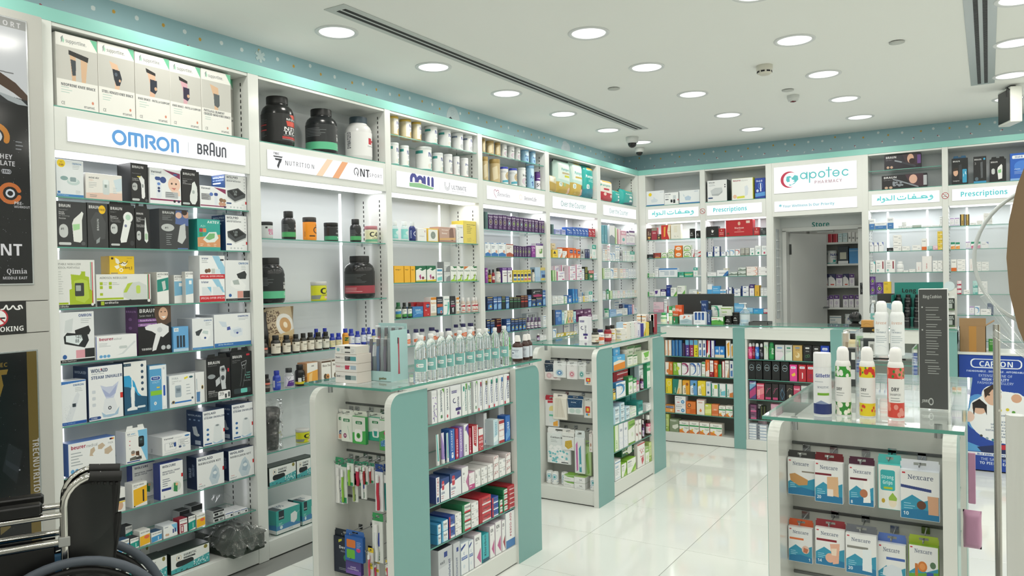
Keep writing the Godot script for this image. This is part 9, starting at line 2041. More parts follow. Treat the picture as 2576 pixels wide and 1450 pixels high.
"cb1|b|70,180|2c5ca8|blue toothpaste carton, white circles|b 2f64b4;V 20 70 26 e0ecf8 CURASEPT;o 30 74 40 18 f0f4f8 12;e 40 80 6 2f64b4;e 60 80 6 2f64b4;r 70 0 14 100 4a84cc",
"cr1|b|50,180|a82c48|crimson toothpaste carton|b b83454;V 24 80 40 f4e4e8 PERIO;e 50 88 22 f0e4e8",
"cv1|b|60,180|7a5aa8|lilac toothpaste carton|b a48ccc;V 24 80 34 f4f0f8 CURASEPT;r 70 0 20 100 6a4a98",
"kn1|b|70,180|d8d4e0|white carton, violet lower triangle|b f0f1f2;T 20 12 8 3a3a44 l kin;p 6a4aa0 30,10 100,0 100,40;V 20 88 24 3a3a44 KIN",
"ap1|b|70,180|b03038|white red mouth spray carton|b f2eff0;p b82c38 20,0 80,0 70,80 20,70;V 30 66 26 f4e8e8 APTERAPID",
"ap2|b|70,150|b03038|red white gel carton|b f0ecec;r 0 30 100 70 c04048;T 50 40 10 f4ecec c AFTE;T 50 56 10 f4ecec c RAPID;d 14 f4e4e4 4 10 74 80 20",
"cw1|b|60,230|dce2e8|tall white mouthwash carton, blue foot|b eef1f3;V 30 84 30 4a7ab0 CURASEPT;o 30 84 44 10 3a6ab0 10",
"cw2|b|60,200|d4e4ea|pale aqua gel carton|b c8e0ea;V 26 80 34 4a94b0 GENGIGEL;p e8f4f8 0,70 100,60 100,80 0,90",
"hx1|b|70,190|e4e0de|white carton, red frame|b f2f0ee;r 0 0 100 14 a83038;q c04848 4 10,20 90,20 90,70 10,70 10,20;T 50 40 7 a83038 c HEXTRIL;r 0 88 100 12 a83038",
"bl1|b|60,190|2a60b0|blue mouth gel carton|b 3270c0;V 26 84 40 e8f0f8 BLUEM;p 6aa4dc 0,70 100,50 100,80 0,100",
"tru|b|80,240|e2e4e6|tall plain white carton|b f0f1f2;T 50 24 5 9a9ea4 c TRUE;t 50 32 4 b0b4b8 c WHITE",
"fx1|b|160,90|2c4878|white and blue denture tablet carton|b eef0f4;p 2c4a88 0,0 100,0 100,24 0,40;o 16 10 26 40 c84050 6;T 29 22 9 f8f0f0 c Steradent;T 6 56 12 3a4a74 l Cushions;l 6 76 50 2 b04858 8|top:2c4878",
"fx2|b|60,150|3a4a80|white tube carton, red navy foot|b f0f0f2;V 20 70 40 a83848 Corega;o 20 76 60 20 2c4a88 10",
"kn2|b|120,170|d4ccd8|white carton, mauve side triangle|b f0f1f1;T 16 20 9 3a3a44 l kin;l 16 40 40 4 b0b0b8 6;p c078a0 60,60 100,30 100,90",
"fl1|b|150,60|e4e4e2|long white tube carton end|b f2f2f1;T 8 20 26 3a3a44 l kin;r 70 10 22 30 c8ccd0;l 8 64 50 2 b0b0b4 12",
"fl2|b|150,60|e4dada|long white tube carton, red curve|b f2efee;a 50 60 36 26 180 330 5 b83a40;T 10 14 20 8a4a4c l parodont",
"fl3|b|130,70|d0a0b8|white carton with magenta roof|=A,f2eef0,c04c88,f0d0e0,kin",
"fl4|b|140,60|2a7a50|green white toothpaste carton|=G,e8ece6,3a8a5c,c8303c,Himalaya",
"fl5|b|140,60|b82c38|red toothpaste carton|=G,c83c44,a82430,e8e0e0,Colgate",
"fl6|b|140,60|2c4a94|blue red toothpaste carton|=G,3a5cac,b82c38,e8ecf4,Signal",
"fl7|b|140,60|3a8ab8|white aqua toothpaste carton|=G,eef2f4,5aa8cc,c8e4f0,Parodo",
"ch1|b|110,190|c0c4c8|silver chlorhexidine carton|b c4c8cc;r 40 10 24 14 26408c;V 66 92 14 c04858 Chlorhexil;T 12 32 8 4a5058 l exil;p d4d8dc 0,50 100,44 100,100 0,100;V 66 92 14 3a4a74 Chlorhexil|top:3a3c40",
"ch2|b|70,210|c0c4c8|tall silver chlorhexidine carton|b ccd0d4;r 46 14 30 12 26408c;V 30 94 22 3a4a74 Chlorhexil",
"cu1|b|90,200|d4e0ea|white mouthwash carton, navy wedge|b eef2f4;p 26408c 0,14 60,4 60,10 0,24;T 40 30 8 3a5a9c c C;r 6 44 80 10 4a6ab0;T 46 46 5 f0f4f8 c CURASEPT;e 40 76 14 d8e4ec",
"ki1|b|90,200|d8d0d8|white carton, pink arrow triangle|b f2f2f2;T 14 10 10 2a2a34 l KIN;t 16 24 5 8a8a94 l care;p c46a98 30,72 90,46 90,96",
"ki2|b|90,200|d8d0d8|white carton, dark red arrow triangle|b f2f2f2;T 14 10 10 2a2a34 l KIN;t 16 24 5 8a8a94 l forte;p 9c3040 30,70 90,50 90,96",
"klo|b|80,190|2aa0a8|turquoise mouthwash carton|b 4ab8c0;r 0 88 100 12 1f5a70;V 20 80 34 1a4a5c Kloroben",
"per|b|110,230|dce0e6|tall white mouthwash carton, blue foot|b f2f3f4;r 0 78 100 22 4a80bc;V 36 70 22 b06070 PERIO-AID|top:3a5a8c",
"gu1|c|110,180|e8e8e0/e8e8e2|green white brush pack with pink foot|b e8e9e2;o 14 10 60 12 2a7a4c 6;T 44 13 7 f0f4ec c GUM;e 30 72 16 2c4a7c;p e8a890 10,80 90,74 90,96 10,96;T 30 68 8 f0f4f4 c 40",
"gu2|c|110,180|e4e8e0/e0e4dc|green white interdental pack, purple seal|b e4eae0;o 20 12 60 12 2a7a4c 6;T 50 15 7 f0f4ec c GUM;e 34 78 15 8a3060;T 34 74 7 f4f0f4 c 30;q 8ac0a0 3 60,40 80,90",
"gu3|c|130,190|3a9a54/dce0d4|green floss pack with white dispenser|b dfe4da;p 4aaa54 0,60 100,50 100,100 0,100;o 26 16 50 11 2a7a4c 6;T 51 19 6 f0f4ec c GUM;o 16 46 60 46 eef0ec 16;e 46 70 15 3f9a3c;e 46 70 8 2a7a2c",
"gu4|c|130,190|2a9a7c/dce0d8|teal floss pack with white dispenser|b e2e6e0;p 3aa488 0,64 100,54 100,100 0,100;o 34 14 50 11 2a7a4c 6;T 59 17 6 f0f4ec c GUM;o 34 46 54 40 eef0ee 14;p 3aa098 44,58 76,58 72,80 50,80",
"gu5|c|130,220|4aa05c/e4e6e0|tall green flosser bag, pink seal|b e4e8e2;p 5aa860 0,40 60,30 100,50 100,100 0,100;T 60 12 10 2a7a4c l GUM;e 50 42 12 c03c6c;p 4a88b8 10,70 90,56 90,84 10,88;d 30 d8e8f0 2 14 60 70 26",
"se1|h|60,260|eceeee/3a9a6c/f0f0ee/e8e8e8|white toothbrush card, navy curve|b eef0f0;V 24 94 30 2c3a5c SENSODYNE;z 3a5a9c 6 80,60 40,80 70,98",
"se2|h|70,260|eceeee/2c4a8c/c83048/f0f0f0|red toothbrush in white blister|b e8ecee;V 20 94 26 2c3a5c SENSODYNE",
"se3|h|70,260|eceeee/2c4a8c/2a8a88/f0f0f0|teal toothbrush in white blister|b e8ecee;V 20 94 26 2c3a5c SENSODYNE",
"tk1|h|50,220|e0e4e0/3a8a6c/8ac040/f0f0f0|lime toothbrush pack, green head|b dfe6df;r 0 84 100 16 3a9a6c",
"tk2|h|50,220|e0e0e0/3a8a6c/b82c4c/f0f0f0|crimson toothbrush pack, green foot|b e4e2e0;r 0 84 100 16 3a9a6c",
"tk3|h|50,220|e0e0e0/3a8a6c/a0282c/f0f0f0|dark red toothbrush pack|b e2e0dc;r 0 84 100 16 3a9a6c",
"tk4|h|60,260|e4e8e4/3a9a5c/e4e8e8/f0f0f0|white toothbrush pack, green header|b e6eae6;V 30 96 30 2a7a4c GUM;p 4a5ab0 40,30 70,26 70,60 44,62",
"tk5|h|60,260|e4e8e4/3a9a5c/9ab060/f0f0f0|olive toothbrush pack, green header|b e6eae6;V 30 96 30 2a7a4c GUM",
"tk6|h|60,220|dcdcd4/e8c828/d0486c/f0f0f0|pink toothbrush pack, yellow sleeve|b dfe0da;r 0 44 100 26 e8d030;T 50 50 10 2a7a4c c GUM",
"dtn|c|180,260|1c2430/1c2430|large black dental pick bag|b 20283a;p c8c83c 20,8 34,4 34,10 20,16;T 50 24 8 f0f4f4 c DenTek;t 50 36 5 c8d0d8 c Advanced;e 56 56 16 2a8a4c;l 20 86 60 2 a8b0b8 4",
"dtb|c|130,180|2a5aa0/3a6ab0|blue mouthguard pack, orange and lime cases|b 2f64b0;o 10 14 50 32 d87838 6;o 10 54 46 36 6ab83c 6;e 76 52 12 c83c7c;l 66 20 26 5 b8d0f0 6",
"dtp|c|130,170|4a3a84/4a3a84|purple dental floss bag|b 54448c;T 50 50 9 e0d8f0 c EASE;T 50 64 9 e0d8f0 c CONTROL;p 7a5ab0 0,80 100,74 100,100 0,100",
"dnl|b|200,60|d8d0c8|long white toothpaste carton, dark panel|b e9e6e2;T 4 30 20 3a3c44 l Dent;t 24 30 20 9a9a9a l Nucral;r 46 24 24 48 3c4448;r 70 24 26 48 5aa0a4;l 48 34 18 2 c8ccd0 16",
"dnp|b|200,60|d8d0c8|long white toothpaste carton, red panel|b e9e6e2;T 4 30 20 b85868 l Dent;t 24 30 20 9a9a9a l Nucral;p c03c58 46,24 68,24 64,72 46,72;r 70 24 26 48 a8bccc;e 68 48 3 f0f0f0",
"dng|b|200,60|d8d0c8|long white toothpaste carton, slate panel|b e9e6e2;T 4 30 20 3a3c44 l Dent;t 24 30 20 9a9a9a l Nucral;r 46 30 26 40 4a6468;r 72 30 24 40 9ab0b0",
"dnt|b|180,60|d8d4cc|white toothpaste carton, teal disc|b e8e8e4;e 14 48 8 8cc0c4;r 46 4 26 28 2a2c2e;r 46 74 26 14 2a2c2e;l 28 44 14 3 b0b4b4 16;l 76 44 18 3 b0b4b4 16",
"wat|w|160,90|eef/f0f0f0|clear water bottle, teal label|b 7fb8b4;o 34 34 40 30 f0f4f2 8;a 42 49 5 5 60 300 2 b83c50;T 50 43 11 5aa4a4 l apotec;r 0 0 12 100 e4ecea;r 4 60 4 24 2a2c2e;r 88 0 12 100 dfe8e6",
"syr|y|160,110|3a1c14/eceae8|dark brown syrup bottle, white cap|b d8e0ea;T 24 20 10 3a4a64 l paludenus;t 50 34 7 4a5a74 l syrup;o 24 46 20 10 3a4a64;l 24 66 50 3 a8b4c4 9",
"grm|B|90,110|6ab868/7ac878|green mouthwash bottle|=E,d8ecc8,6ab858,a8d890,Fresh",
"pac|c|110,130|e8eaea/dfe2e2|pacifier card, blue ring|b e9ecec;q 7a7e80 2 40,10 60,6 66,14;e 50 66 30 b8d0dc;e 50 66 18 5a8ac0;e 50 66 8 e8f0f4",
"pap|c|110,130|e8eaea/dfe2e2|pacifier card, pink ring|b ebeaea;q 7a7e80 2 40,10 60,6 66,14;e 50 66 30 e4c8cc;e 50 66 18 c87888;e 50 66 8 f0e8ea",
"pat|c|110,130|e8eaea/dfe2e2|pacifier card, teal ring|b e8ecea;q 7a7e80 2 40,10 60,6 66,14;e 50 66 30 b8d8d4;e 50 66 18 3a9a94;e 50 66 8 e8f4f2",
"pa2|c|150,150|e4dcdc/28384c|pacifier pair on dark printed card|b e6e2e0;p 26384c 0,0 100,0 96,46 6,52;d 20 8aa4b8 2 6 6 88 34;e 30 74 18 d8b8bc;e 70 74 18 d8b8bc;e 30 74 8 e8ccd0;e 70 74 8 e8ccd0",
"pa3|c|150,170|dfe4e2/24486c|pacifier pair on navy printed card|b e2e6e4;p 24486c 0,0 100,0 96,54 6,60;T 40 16 9 d8e4ec c mam;d 16 6a94b8 2 6 6 88 44;e 30 78 18 c4d8d0;e 70 78 18 c4d8d0",
"bti|c|140,220|e4e6e6/b83040|baby bottle pack, red brand corner|b e6e8e8;p c03040 20,0 60,0 60,8 20,10;e 52 34 22 e8d890;o 30 40 44 46 d8e4e8 8;r 30 54 44 7 6ac0a0;p e8a848 60,84 96,76 96,98 60,98",
"bib|c|140,180|ece8dc/f0ece4|white folded baby bib pack|b eae6da;p dcd6c8 20,0 60,0 90,90 10,90;q c8c0b0 2 40,10 30,90;q c8c0b0 2 60,10 70,90",
"tee|c|90,170|e4e4e0/d8dcd8|teether toy card, yellow and red|b e8e8e2;o 20 30 60 40 d84c3c 10;o 34 40 30 20 f0d048 8;e 40 80 14 4a9ac8;e 60 80 12 f0b838",
"cot|c|180,260|e8ecec/eef0f0|bag of white cotton balls|b e4eaea;T 50 10 6 3a3e40 c Cotton Balls;l 16 22 40 2 a8b0b0 5;d 60 f6f8f8 7 8 40 84 56;d 22 7ac4cc 5 8 56 84 40;r 60 94 30 3 3a3e40",
"spo|c|120,170|e8e8e4/e4e4e0|natural yellow sponge in clear pack|b e9ebe8;T 50 18 7 3a3e40 c Natural Sponge;p d0b048 26,50 80,40 86,80 50,96 22,80;d 40 a88a30 1.6 28 48 54 42",
"cmb|c|110,230|e4eaea/dfe6e6|pink and teal hairbrush pack|b e4e9e9;p c87ab0 10,20 30,10 34,90 16,96;p 4aa0b0 44,30 64,20 70,96 46,96;e 58 78 10 d8ecf0",
"grp2|c|90,230|b8d098/a8c888|green comb pack|b b8d49c;p 8ab858 20,30 60,20 80,90 50,96",
"nip|c|80,170|e8e4e0/e4dcd8|white pack with round brown picture|b ece9e5;q b83848 3 20,10 40,6 60,12;e 50 60 22 b88a70;e 50 86 12 b88a70",
"rol|r|160,100|eceeec|white cotton roll, blue print|b eef0ef;a 56 34 14 14 0 360 3 5aa8c8;e 56 34 8 5ab0b8;a 40 70 7 7 0 360 2 6a8ab0;T 70 74 9 6a8aa4 l Cotton",
"wip|b|160,70|e4e8e0|white and green wipes pack|b eef0ec;p 7ab04c 0,0 100,0 100,30 40,24;l 10 50 60 2 b0b8b0 12|top:8ac050",
"wi2|b|160,70|e4e6e4|white tissue pack with dark print|b eef0ef;T 60 34 20 4a5058 c Tork;l 20 66 60 2 c0c4c4 12|top:a8c878",
"inf|b|130,130|5aa8d8|blue and orange baby milk box|b 5ab0e0;p f0e8d8 0,40 50,30 100,44 100,60 0,60;p e89038 0,60 100,50 100,100 0,100;T 50 10 12 f0f4f8 c Fyfe",
"wja|j|110,110|f0eee8/f0f0ec|white lidded jar, orange label|=E,f2efe6,e8a848,e8d8b0,Milk",
"wgb|b|120,90|d8e0cc|white carton, grey boxes, green top|=J,eef0e6,5a8a5c,c8d8b8,Balance",
"wgr|b|120,90|cfe0c0|white carton, lime baby picture|b eef2e6;p 7ac050 20,10 90,4 80,50 40,56;T 50 60 16 5a8a3c c Baby",
"rfl|b|150,60|a82430|red syringe carton|=G,b83038,94202c,e8d0d0,Syring",
"wbl2|b|80,130|3a8ac4|white carton, blue spray|=I,eef2f6,4a98d0,2c5a9c,Hydro",
"yo3|b|70,140|d8a838|yellow black syrup carton|=E,ecd060,3a3024,e8e0c0,Bron",
"gcd|b|80,170|3a8a54|white carton, green picture|=E,f0f4ee,4a9a5c,b8dca8,Gaia",
"pib|b|60,120|b83c6c|small pink carton|=E,f0e4ea,c04878,e8b8cc,Kid",
"blt2|b|110,190|c8e0ec|tall white and sky carton|=C,eef3f6,7ac0dc,a8d8ec,Sebamed",
"grt|b|100,200|2a8a5c|tall bright green carton|=E,e8f0ea,2f9a64,c8e4d0,Herbal",
"grbk|b|110,190|2a5a3c|dark green back carton|=B,c8e0d0,2f6a48,4a8a64,Herb",
"tls|b|120,80|2a8a84|teal blister box|=G,3a9a94,2a7a74,e0f0ee,Otriv",
"cyl|b|140,70|b8d4e4|flat pale blue cream box|=G,d4e6ee,a8ccdc,eef6fa,Bepan",
"wgn|b|140,70|dfe8dc|flat white box with green print|=F,f0f4ee,6ab07c,b8dcb0,Calm",
"syb|B|110,120|3a2018/eeeeec|brown syrup bottle, pink label|=E,f0e0e4,c8486c,e8a8b8,Syrup",
"syp|B|110,120|4a2430/eeeeec|plum syrup bottle, violet label|=E,e8e0ee,6a3a84,b89cd0,Syrup",
"softs|b|100,150|d4dce8|white carton, blue grain texture|b eef0f4;d 90 a8b8d8 1.6 4 50 92 46;T 50 20 10 4a5a84 c Sofar",
"gsl|b|70,170|7ab050|slim green white carton|=D,e8f0dc,7ab050,c8dc98,BABY",
"gmb|b|110,160|dfe4da|white feminine wash carton, green top|b eef0ea;p 8ab858 0,0 100,0 100,24 0,36;T 60 14 9 3a5a34 c B-unbalm;e 60 60 14 d8e4cc;r 0 92 100 8 6a9a3c",
"pdr|b|80,160|ddd8d4|white carton with maroon drops|b f0eeea;e 40 66 14 8a2c38;e 70 70 14 8a2c38;T 40 16 8 5a3a34 c Bella",
"kid|b|150,130|1f5a38|dark green carton, white oval|b 1f5c3a;p eef0e6 60,0 100,0 100,90 70,100 50,60;a 64 46 30 40 100 260 3 d8e040;T 24 14 11 e8f0e4 c Kidrol;r 10 40 40 24 e8ece4",
"dct|b|120,110|8ac040|lime and white medicated carton|=C,f0f2ea,8ac040,c8e080,Active",
"wos|b|150,140|e0e4e6|large white carton, blue dots|=F,f0f2f4,6a9ac0,c8d8e4,Sudocr",
"pan|b|100,190|dcd6d4|tall white carton, red heart rows|b f2f0ee;r 0 0 100 6 c04048;d 16 c84858 4 30 24 56 20;T 36 54 7 c04048 l Panol;p c84858 50,66 80,60 86,78 60,94",
"gwn|b|90,160|c8dcb0|white carton, green wave top|=E,eef2e8,8ab858,d8e8c0,Proc",
"ltg|b|80,180|a8c070|lime tall carton|=A,d0e0a0,9ab85c,eef4d8,Lact",
"nx1|c|150,180|e8eaea/3a3a3a|bandage box, charcoal header, tan plasters|@NX;p c89860 6,44 26,40 50,48 74,56 72,70 40,74 10,62;r 52 32 46 4 8a8478",
"nx2|c|150,200|e8eaea/6a1c24|bandage box, maroon header, tan strip|@NX;r 0 28 60 5 7a2430;p e0b890 44,36 84,34 86,84 44,80;p f0e4dc 44,66 66,66 66,84 44,84;T 6 84 8 f0f4f8 l 20",
"nx3|c|140,210|e8eaea/4a2036|bandage box, plum header, white strips|@NX;r 4 30 70 5 6a2030;p f4f4f2 60,36 84,34 88,90 58,92;e 60 68 16 b87858;T 6 88 8 f0f4f8 l 8",
"nx4|c|140,220|5ac4c0/5ac4c0|turquoise plaster box, cartoon girl|b eef0ec;o 10 12 66 46 3fb4b8 8;T 42 24 8 d8f4f4 c Strong;T 42 36 8 d8f4f4 c Grips;r 24 50 40 5 b8c83c;e 64 84 18 f0e4cc;p 9ac050 46,74 64,62 84,74 82,80 48,80;e 22 82 8 c8a838",
"nx5|c|170,230|dfe6ee/dfe4ec|large clear dressing box, navy band|@NX;p 3a4a84 0,30 80,36 80,42 0,36;p d8a888 70,50 98,50 98,88 72,88;e 54 70 12 6a4434;T 6 86 7 f0f4f8 l 10",
"nx6|c|140,190|e8eaea/c85a30|bandage box, orange header, kneeling figure|@NX;r 4 30 60 6 e07848;e 72 62 16 e4c4b4;p c87858 64,56 84,60 78,72 62,70;T 84 86 8 f0f4f8 l 1",
"nx7|c|160,200|e8eaea/8a2c34|bandage box, dark red header, finger|@NX;r 4 28 70 6 8a2430;p e8b49c 50,40 84,36 80,90 60,94;e 50 78 16 e8b49c;p f0dcc8 54,52 74,50 72,70 56,70;T 6 84 8 f0f4f8 l 14",
"nx8|c|160,210|e8eaea/6a6e76|bandage box, grey header, clear strip|@NX;r 4 30 70 6 8a8a84;p e8f0f4 56,36 84,34 86,92 54,90;T 6 84 8 f0f4f8 l 20",
"nx9|c|160,200|e8ecf0/5a78c0|bandage box, blue header, cloud picture|@NX;r 30 30 68 6 4a6ab4;p e0e8f0 20,56 50,46 84,52 90,72 50,80 16,72;p 5ab8c4 0,86 100,80 100,100 0,100",
"nxa|c|160,200|8ab03c/a0b83c|lime plaster box, animal cartoons|@NX;p 6aa83c 0,70 100,60 100,100 0,100;e 46 50 16 d8803c;e 46 50 10 e89a58;r 20 44 10 30 c87838;o 60 62 24 24 3a5ab0 3;e 82 44 10 5a7a5c",
"spg|e|150,190|e8eaec/f0f1f1|shaving gel can, white cap, navy foot|b eceef0;T 56 14 7 2c3a8c c Gillette;l 30 30 40 1 a0a8b0 4;t 56 40 4 5a6478 c SENSITIVE;r 40 54 34 5 7ab03c;e 50 96 46 3a4a84 18;r 0 78 100 22 2c3a74;p 8a98b8 30,78 50,70 74,78",
"sp1|s|150,190|f0f0ee/f2f2f1|spray can, white blossoms on green|b f0f0ee;r 0 0 100 22 3a9a3c;d 14 f4f4ee 6 2 2 96 18;r 0 74 100 26 3a8a3c;d 16 f4f2e4 7 2 76 96 22;p c83c38 4,28 20,36 6,42;T 40 44 6 3a3c40 c DRY;l 30 54 40 2 a8acac 5",
"sp2|s|150,190|f0f0ee/f2f2f1|spray can, tomatoes on yellow|b f0f0ee;r 0 0 100 22 e8d028;d 7 d83c30 8 10 4 80 16;d 6 3a8a3c 3 4 2 90 18;r 0 74 100 26 e8d028;d 12 d84838 4 6 78 90 18;T 40 44 6 3a3c40 c DRY;l 30 54 40 2 a8acac 5",
"sp3|s|150,190|f0f0ee/f2f2f1|spray can, strawberries on red|b f0f0ee;r 0 0 100 22 d84840;d 10 e88070 8 4 2 92 18;d 8 3a8a3c 4 4 2 90 18;r 0 70 100 30 d84c40;d 12 e8988c 7 4 74 92 22;p d84840 0,22 24,22 26,70 0,70;d 4 4a9a3c 4 4 26 16 40;T 50 40 7 3a3c40 c DRY;t 50 52 4 5a5c60 c SHAMPOO;l 36 60 30 2 a8acac 5",
"avn|s|140,200|eef1f2/f2f4f4|white thermal water spray, coral lettering|b eff2f3;s 50 14 7 c89078 c Avene;t 30 34 4 5a6a7c l EAU;t 30 40 4 5a6a7c l THERMALE;l 30 52 44 4 a8b4bc 5;z c8d4dc 1 30,80 50,76 70,82",
"rng|b|150,440|dde0e0|tall grey box, white text lines|b 4c4e4e;T 48 5 2.6 c8ccca c Ring Cushion;e 12 15 3 c8ccca 2;l 24 15 60 2 9a9e9c 2;l 26 21 56 3 9a9e9c 2;l 26 29 60 2 9a9e9c 2;e 12 34 3 c8ccca 2;l 24 34 60 4 9a9e9c 2;l 26 43 60 4 9a9e9c 2;l 26 52 54 2 9a9e9c 2;l 20 59 60 2 9a9e9c 2;l 30 64 50 4 9a9e9c 2;e 40 94 9 b8bcba;T 8 92.6 2.2 c8ccca l JINRI;e 40 94 6 4c4e4e",
"prf|b|70,230|2c2e30|tall black gift carton, white panel|b 34383a;r 40 10 36 20 e4e6e4;r 34 56 40 26 d8dad8",
"prg|b|120,120|2e3436|black and grey perfume carton|b 363c40;p 4aa0a8 16,60 40,54 40,80 16,84;o 56 10 40 80 c8cac8 2;o 66 24 20 50 8a8c88 4",
"pkj|j|100,110|e8b8b4/e0e0dc|pink jar with pale lid|=E,ecc4c0,d89c98,f0dcd8,Rose",
"bdj|B|110,120|d8c89c/1f1f1f|amber oil bottle, black cap|b e0d8b8",
"wdb|b|110,60|c89048|small wooden brown box|b d09c54;z a8783c 3 20,60 50,44 80,60",
"bfg|b|170,60|1f1e1c|flat black box with gold flower|b 26241f;e 72 50 9 c8a040;e 72 50 4 7a5a1c",
"oil|b|80,120|d8582c|orange inhaler box, white lettering|b e8683c;T 50 20 16 f4f0ec c Olbas;r 30 60 60 12 f0e0d0",
"gtb|b|110,110|2a7a4c|green tube box, red tube picture|b 2f8454;r 40 20 14 60 c84838;r 40 60 14 26 e8e8e4",
"wdp|b|140,110|e4e8ea|white display tray of small packs|b eef0f2;p a8c0c8 0,60 60,40 100,60 100,100 0,100;d 6 e0886c 6 10 10 80 24;l 14 66 60 3 7a949c 8",
"nsd|b|150,130|dce2ea|nasal spray display, blue bottles|b eceff3;r 10 6 22 60 3a64a8;r 40 6 22 60 3a64a8;r 70 6 22 60 3a64a8;e 21 12 8 2c4c8c;e 51 12 8 2c4c8c;e 81 12 8 2c4c8c;l 14 78 70 2 8a98b0 8",
"aso|b|70,170|24406c|navy anti-snoring carton, crescent|b 26447c;V 36 88 34 e4ecf4 asonor;a 56 16 18 18 -60 160 5 e8d848",
"asb|b|80,150|24406c|navy carton, yellow base|b 26447c;T 50 14 8 d8e4f4 c Nightly;a 54 44 20 20 -60 160 5 e4ecf4;r 0 86 100 14 e8b848",
"cwg|b|120,130|dfe8e4|white green pill carton|=I,f0f3f0,5ab08c,3a6a7c,Bloom",
"cgt|b|130,110|cfdccc|white lime band carton|=F,f0f2ea,8ab848,c8d898,Saunis",
"mon|b|150,90|3f8a3c|green white plaster carton, star|b eef2ea;p 5aa848 0,50 40,40 100,60 100,100 0,100;p 3f8a3c 66,30 74,44 90,46 78,58 80,76 66,66 54,74 58,56;T 6 12 16 c03848 l moona",
"dtl|B|110,130|d8e8d0/3aa85c|green capped antiseptic bottle|=E,e4f0dc,5ab868,f0f0c8,Dettol",
"hsn|D|110,130|~d8e4e8/e8ecee|clear sanitizer pump bottle|b d4e0e6;r 20 60 60 30 b8d0e0",
"hbk|B|100,130|16181c/0e0e10|black hair vitamin bottle|b 1c1e22;T 50 20 10 d8d8d8 c Hair",
"ndm|c|100,160|2a3a34/e8ecea|black and green mint pack|b 2a332f;T 50 10 12 e4ece8 c NUDE;T 50 26 12 e4ece8 c MINTS;o 24 44 52 40 a8b0ac 4;r 0 88 100 12 5a7a54",
"wpb2|b|120,110|e8e4c8|white, yellow and blue cream carton|b f0f0ec;p 9cc4dc 0,0 100,0 100,30;p e8d45c 0,30 30,20 30,80 0,90;T 50 50 12 4a6a84 c SKIN",
"grx|b|120,110|3a9a3c|bright green herbal carton|=B,d8f0c8,3f9a3c,a8d858,Vita",
"cloud|b|200,180|c8d8dc|x|b c4d2da;e 62 56 5 e0b8a0;q 3a4450 5 62,64 60,90;q 4a5464 4 40,88 70,88;l 30 30 40 3 a8bcc4 6",
"bubble|b|160,200|c8d8dc|x|b bfd0d4;e 30 62 13 e0b090;p 2c3440 16,50 30,42 44,50 42,58 18,58;p d8c078 10,84 50,84 48,100 12,100;e 74 66 11 e4b8a0;p 2c3440 62,56 86,56 88,84 82,84 80,64 66,64;p f0f0f0 60,88 90,88 90,100 60,100;l 30 16 40 4 a8bcc4 6",
"nosmoke|b|100,100|e8e8e8|x|b e8ebea;a 50 50 43 43 0 360 8 a8343c;q 3a3438 5 20,62 70,62;q 3a3438 3 40,42 54,30 66,40 76,34;q a8343c 7 20,22 80,78",
"nosmoking|b|320,170|1c1c1c|x|b 1e1e1e;e 58 48 14 f0f0f0;a 58 48 13 13 0 360 2.6 b8303c;q 1e1e1e 2.2 50,50 67,50;q b8303c 2.4 49,32 67,64;z f0f0f0 2.4 94,22 92,14 88,16 90,24 84,24 80,14 76,22 72,24 70,12 66,22 62,24;T 96 76 15 f0f0f0 r NO SMOKING",
"keypad|b|60,150|202224|x|b 26282a;d 24 c8ccd0 4 14 12 70 76;r 20 6 40 4 8a8e90",
"blue|b|300,560|24489c|x|@BLUE",
]

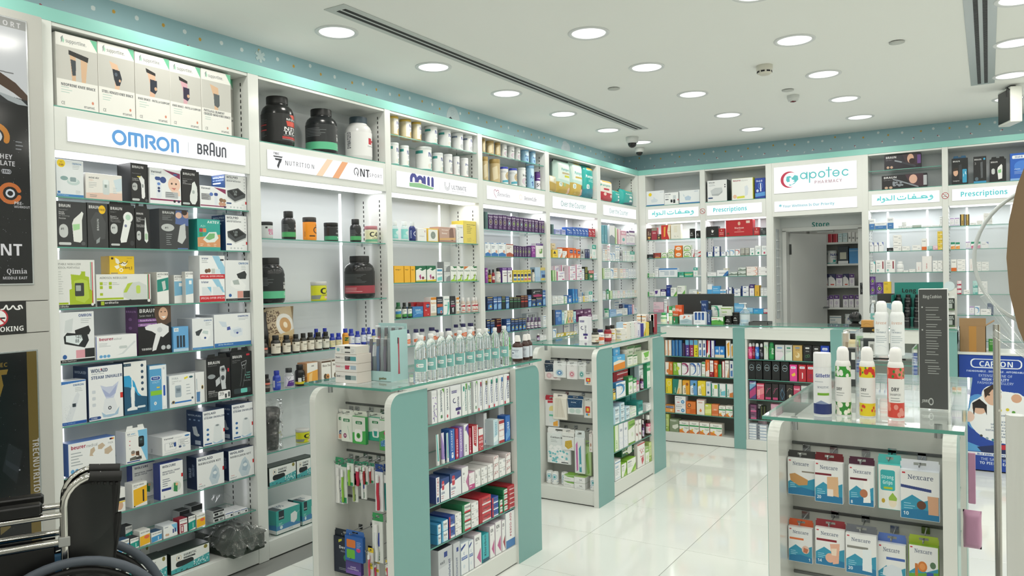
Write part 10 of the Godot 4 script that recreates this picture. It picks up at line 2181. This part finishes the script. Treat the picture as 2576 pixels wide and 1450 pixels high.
const MACROS := {
	"@KB": "b f0efea;p c9c8c2 0,17 100,17 100,62 0,62;p 8f9a98 12,6 17,3 17,9 13,13;p a8d4bc 17,5 21,9 18,13 15,11;t 23 7 4.4 5a5f62 l supportline.;p 6fc29c 82,0 100,0 100,16;l 10 72 30 3 b8d0c8 3.4;t 10 92 4 4a4e50 l CE;e 86 88 3 d88a70;t 92 93 3.4 44484c r ersamed.",
	"@BRW": "T 6 6 6.4 f0f0f0 l BRAUN",
	"@NX": "b eceeee;p 3a98b8 0,66 30,50 60,62 100,50 100,100 0,100;p 2a7aa8 0,84 50,78 100,84 100,100 0,100;r 4 4 8 3 c83040;s 18 9 9 2c3a5c l Nexcare;l 8 68 30 3 a8d8ec 5",
	"@BLUE": "b 2448a4;o 16 3 70 8 f0f4fa 6;o 18 3.8 66 6.4 2448a4 5;T 51 5 4.6 f4f8fc c CAFLON;t 51 9.4 1.1 f0f4fa c EAR PIERCING;T 50 13.2 1.5 e8eef8 c FASHIONABLE . DESIRABLE . AFFORDABLE;t 50 16.4 2.1 e8eef8 c EXTENSIVE LINE OF;T 50 19.6 2.1 f0f4fa c HIGH QUALITY;t 50 22.8 2.1 e8eef8 c FASHION JEWELLERY;e 26 50 20 5a9ad8 30;e 62 53 50 f0f2f4 42;e 46 34 15 f0f2f4;e 46 35 12 dcb49c 15;p 3a2c24 34,30 46,25 58,31 56,34 46,29 36,37;e 41 34 1.6 3a2c24;e 51 34 1.6 3a2c24;e 78 36 9 f0f2f4;e 78 36 7 d8a88c;e 28 45 13 f0f2f4;e 28 46 10 e0b8a0;p 221c1c 18,42 28,38 38,43 38,52 34,46 22,46 20,54;e 12 54 9 e8c8b8;e 56 47 2.4 d8c83c;e 66 46 2.4 d8c83c;e 74 48 2.4 5a9a3c;T 88 51 1.4 5a6a84 r HYPOALLERGENIC;T 88 53.6 1.4 5a6a84 r STERILE;T 88 56.2 1.4 5a6a84 r NICKEL FREE GOLD;T 88 58.8 1.4 5a6a84 r SAFE FOR SENSITIVE SKIN;T 88 61.4 1.4 5a6a84 r STYLISH FOR DAILY WEAR;T 88 64 1.4 5a6a84 r SUITABLE FOR ADULTS & KIDS;T 88 66.6 1.4 5a6a84 r LIGHT WEIGHT DESIGN;T 88 69.2 1.4 5a6a84 r DURABLE MATERIAL;e 30 70 2 3a3e44;e 38 72 2 8aa0b0;e 46 73 2 3a7a88;e 56 74 2 3a3e44;e 66 74 2 3a3e44;p 5aa0d8 0,74 40,82 100,78 100,84 0,84;p 1c2c5c 24,80 60,76 84,80 70,86 60,90 54,86 30,84;p c83040 56,77 84,75 84,79 58,81;r 0 84.5 100 2.6 eef2f6;T 24 85 1.7 2448a4 l BLU PIERCING SYSTEM;t 50 89 2.3 e8eef8 c THE SAFER WAY;T 50 92.4 2.3 f0f4fa c TO PIERCE EARS",
}
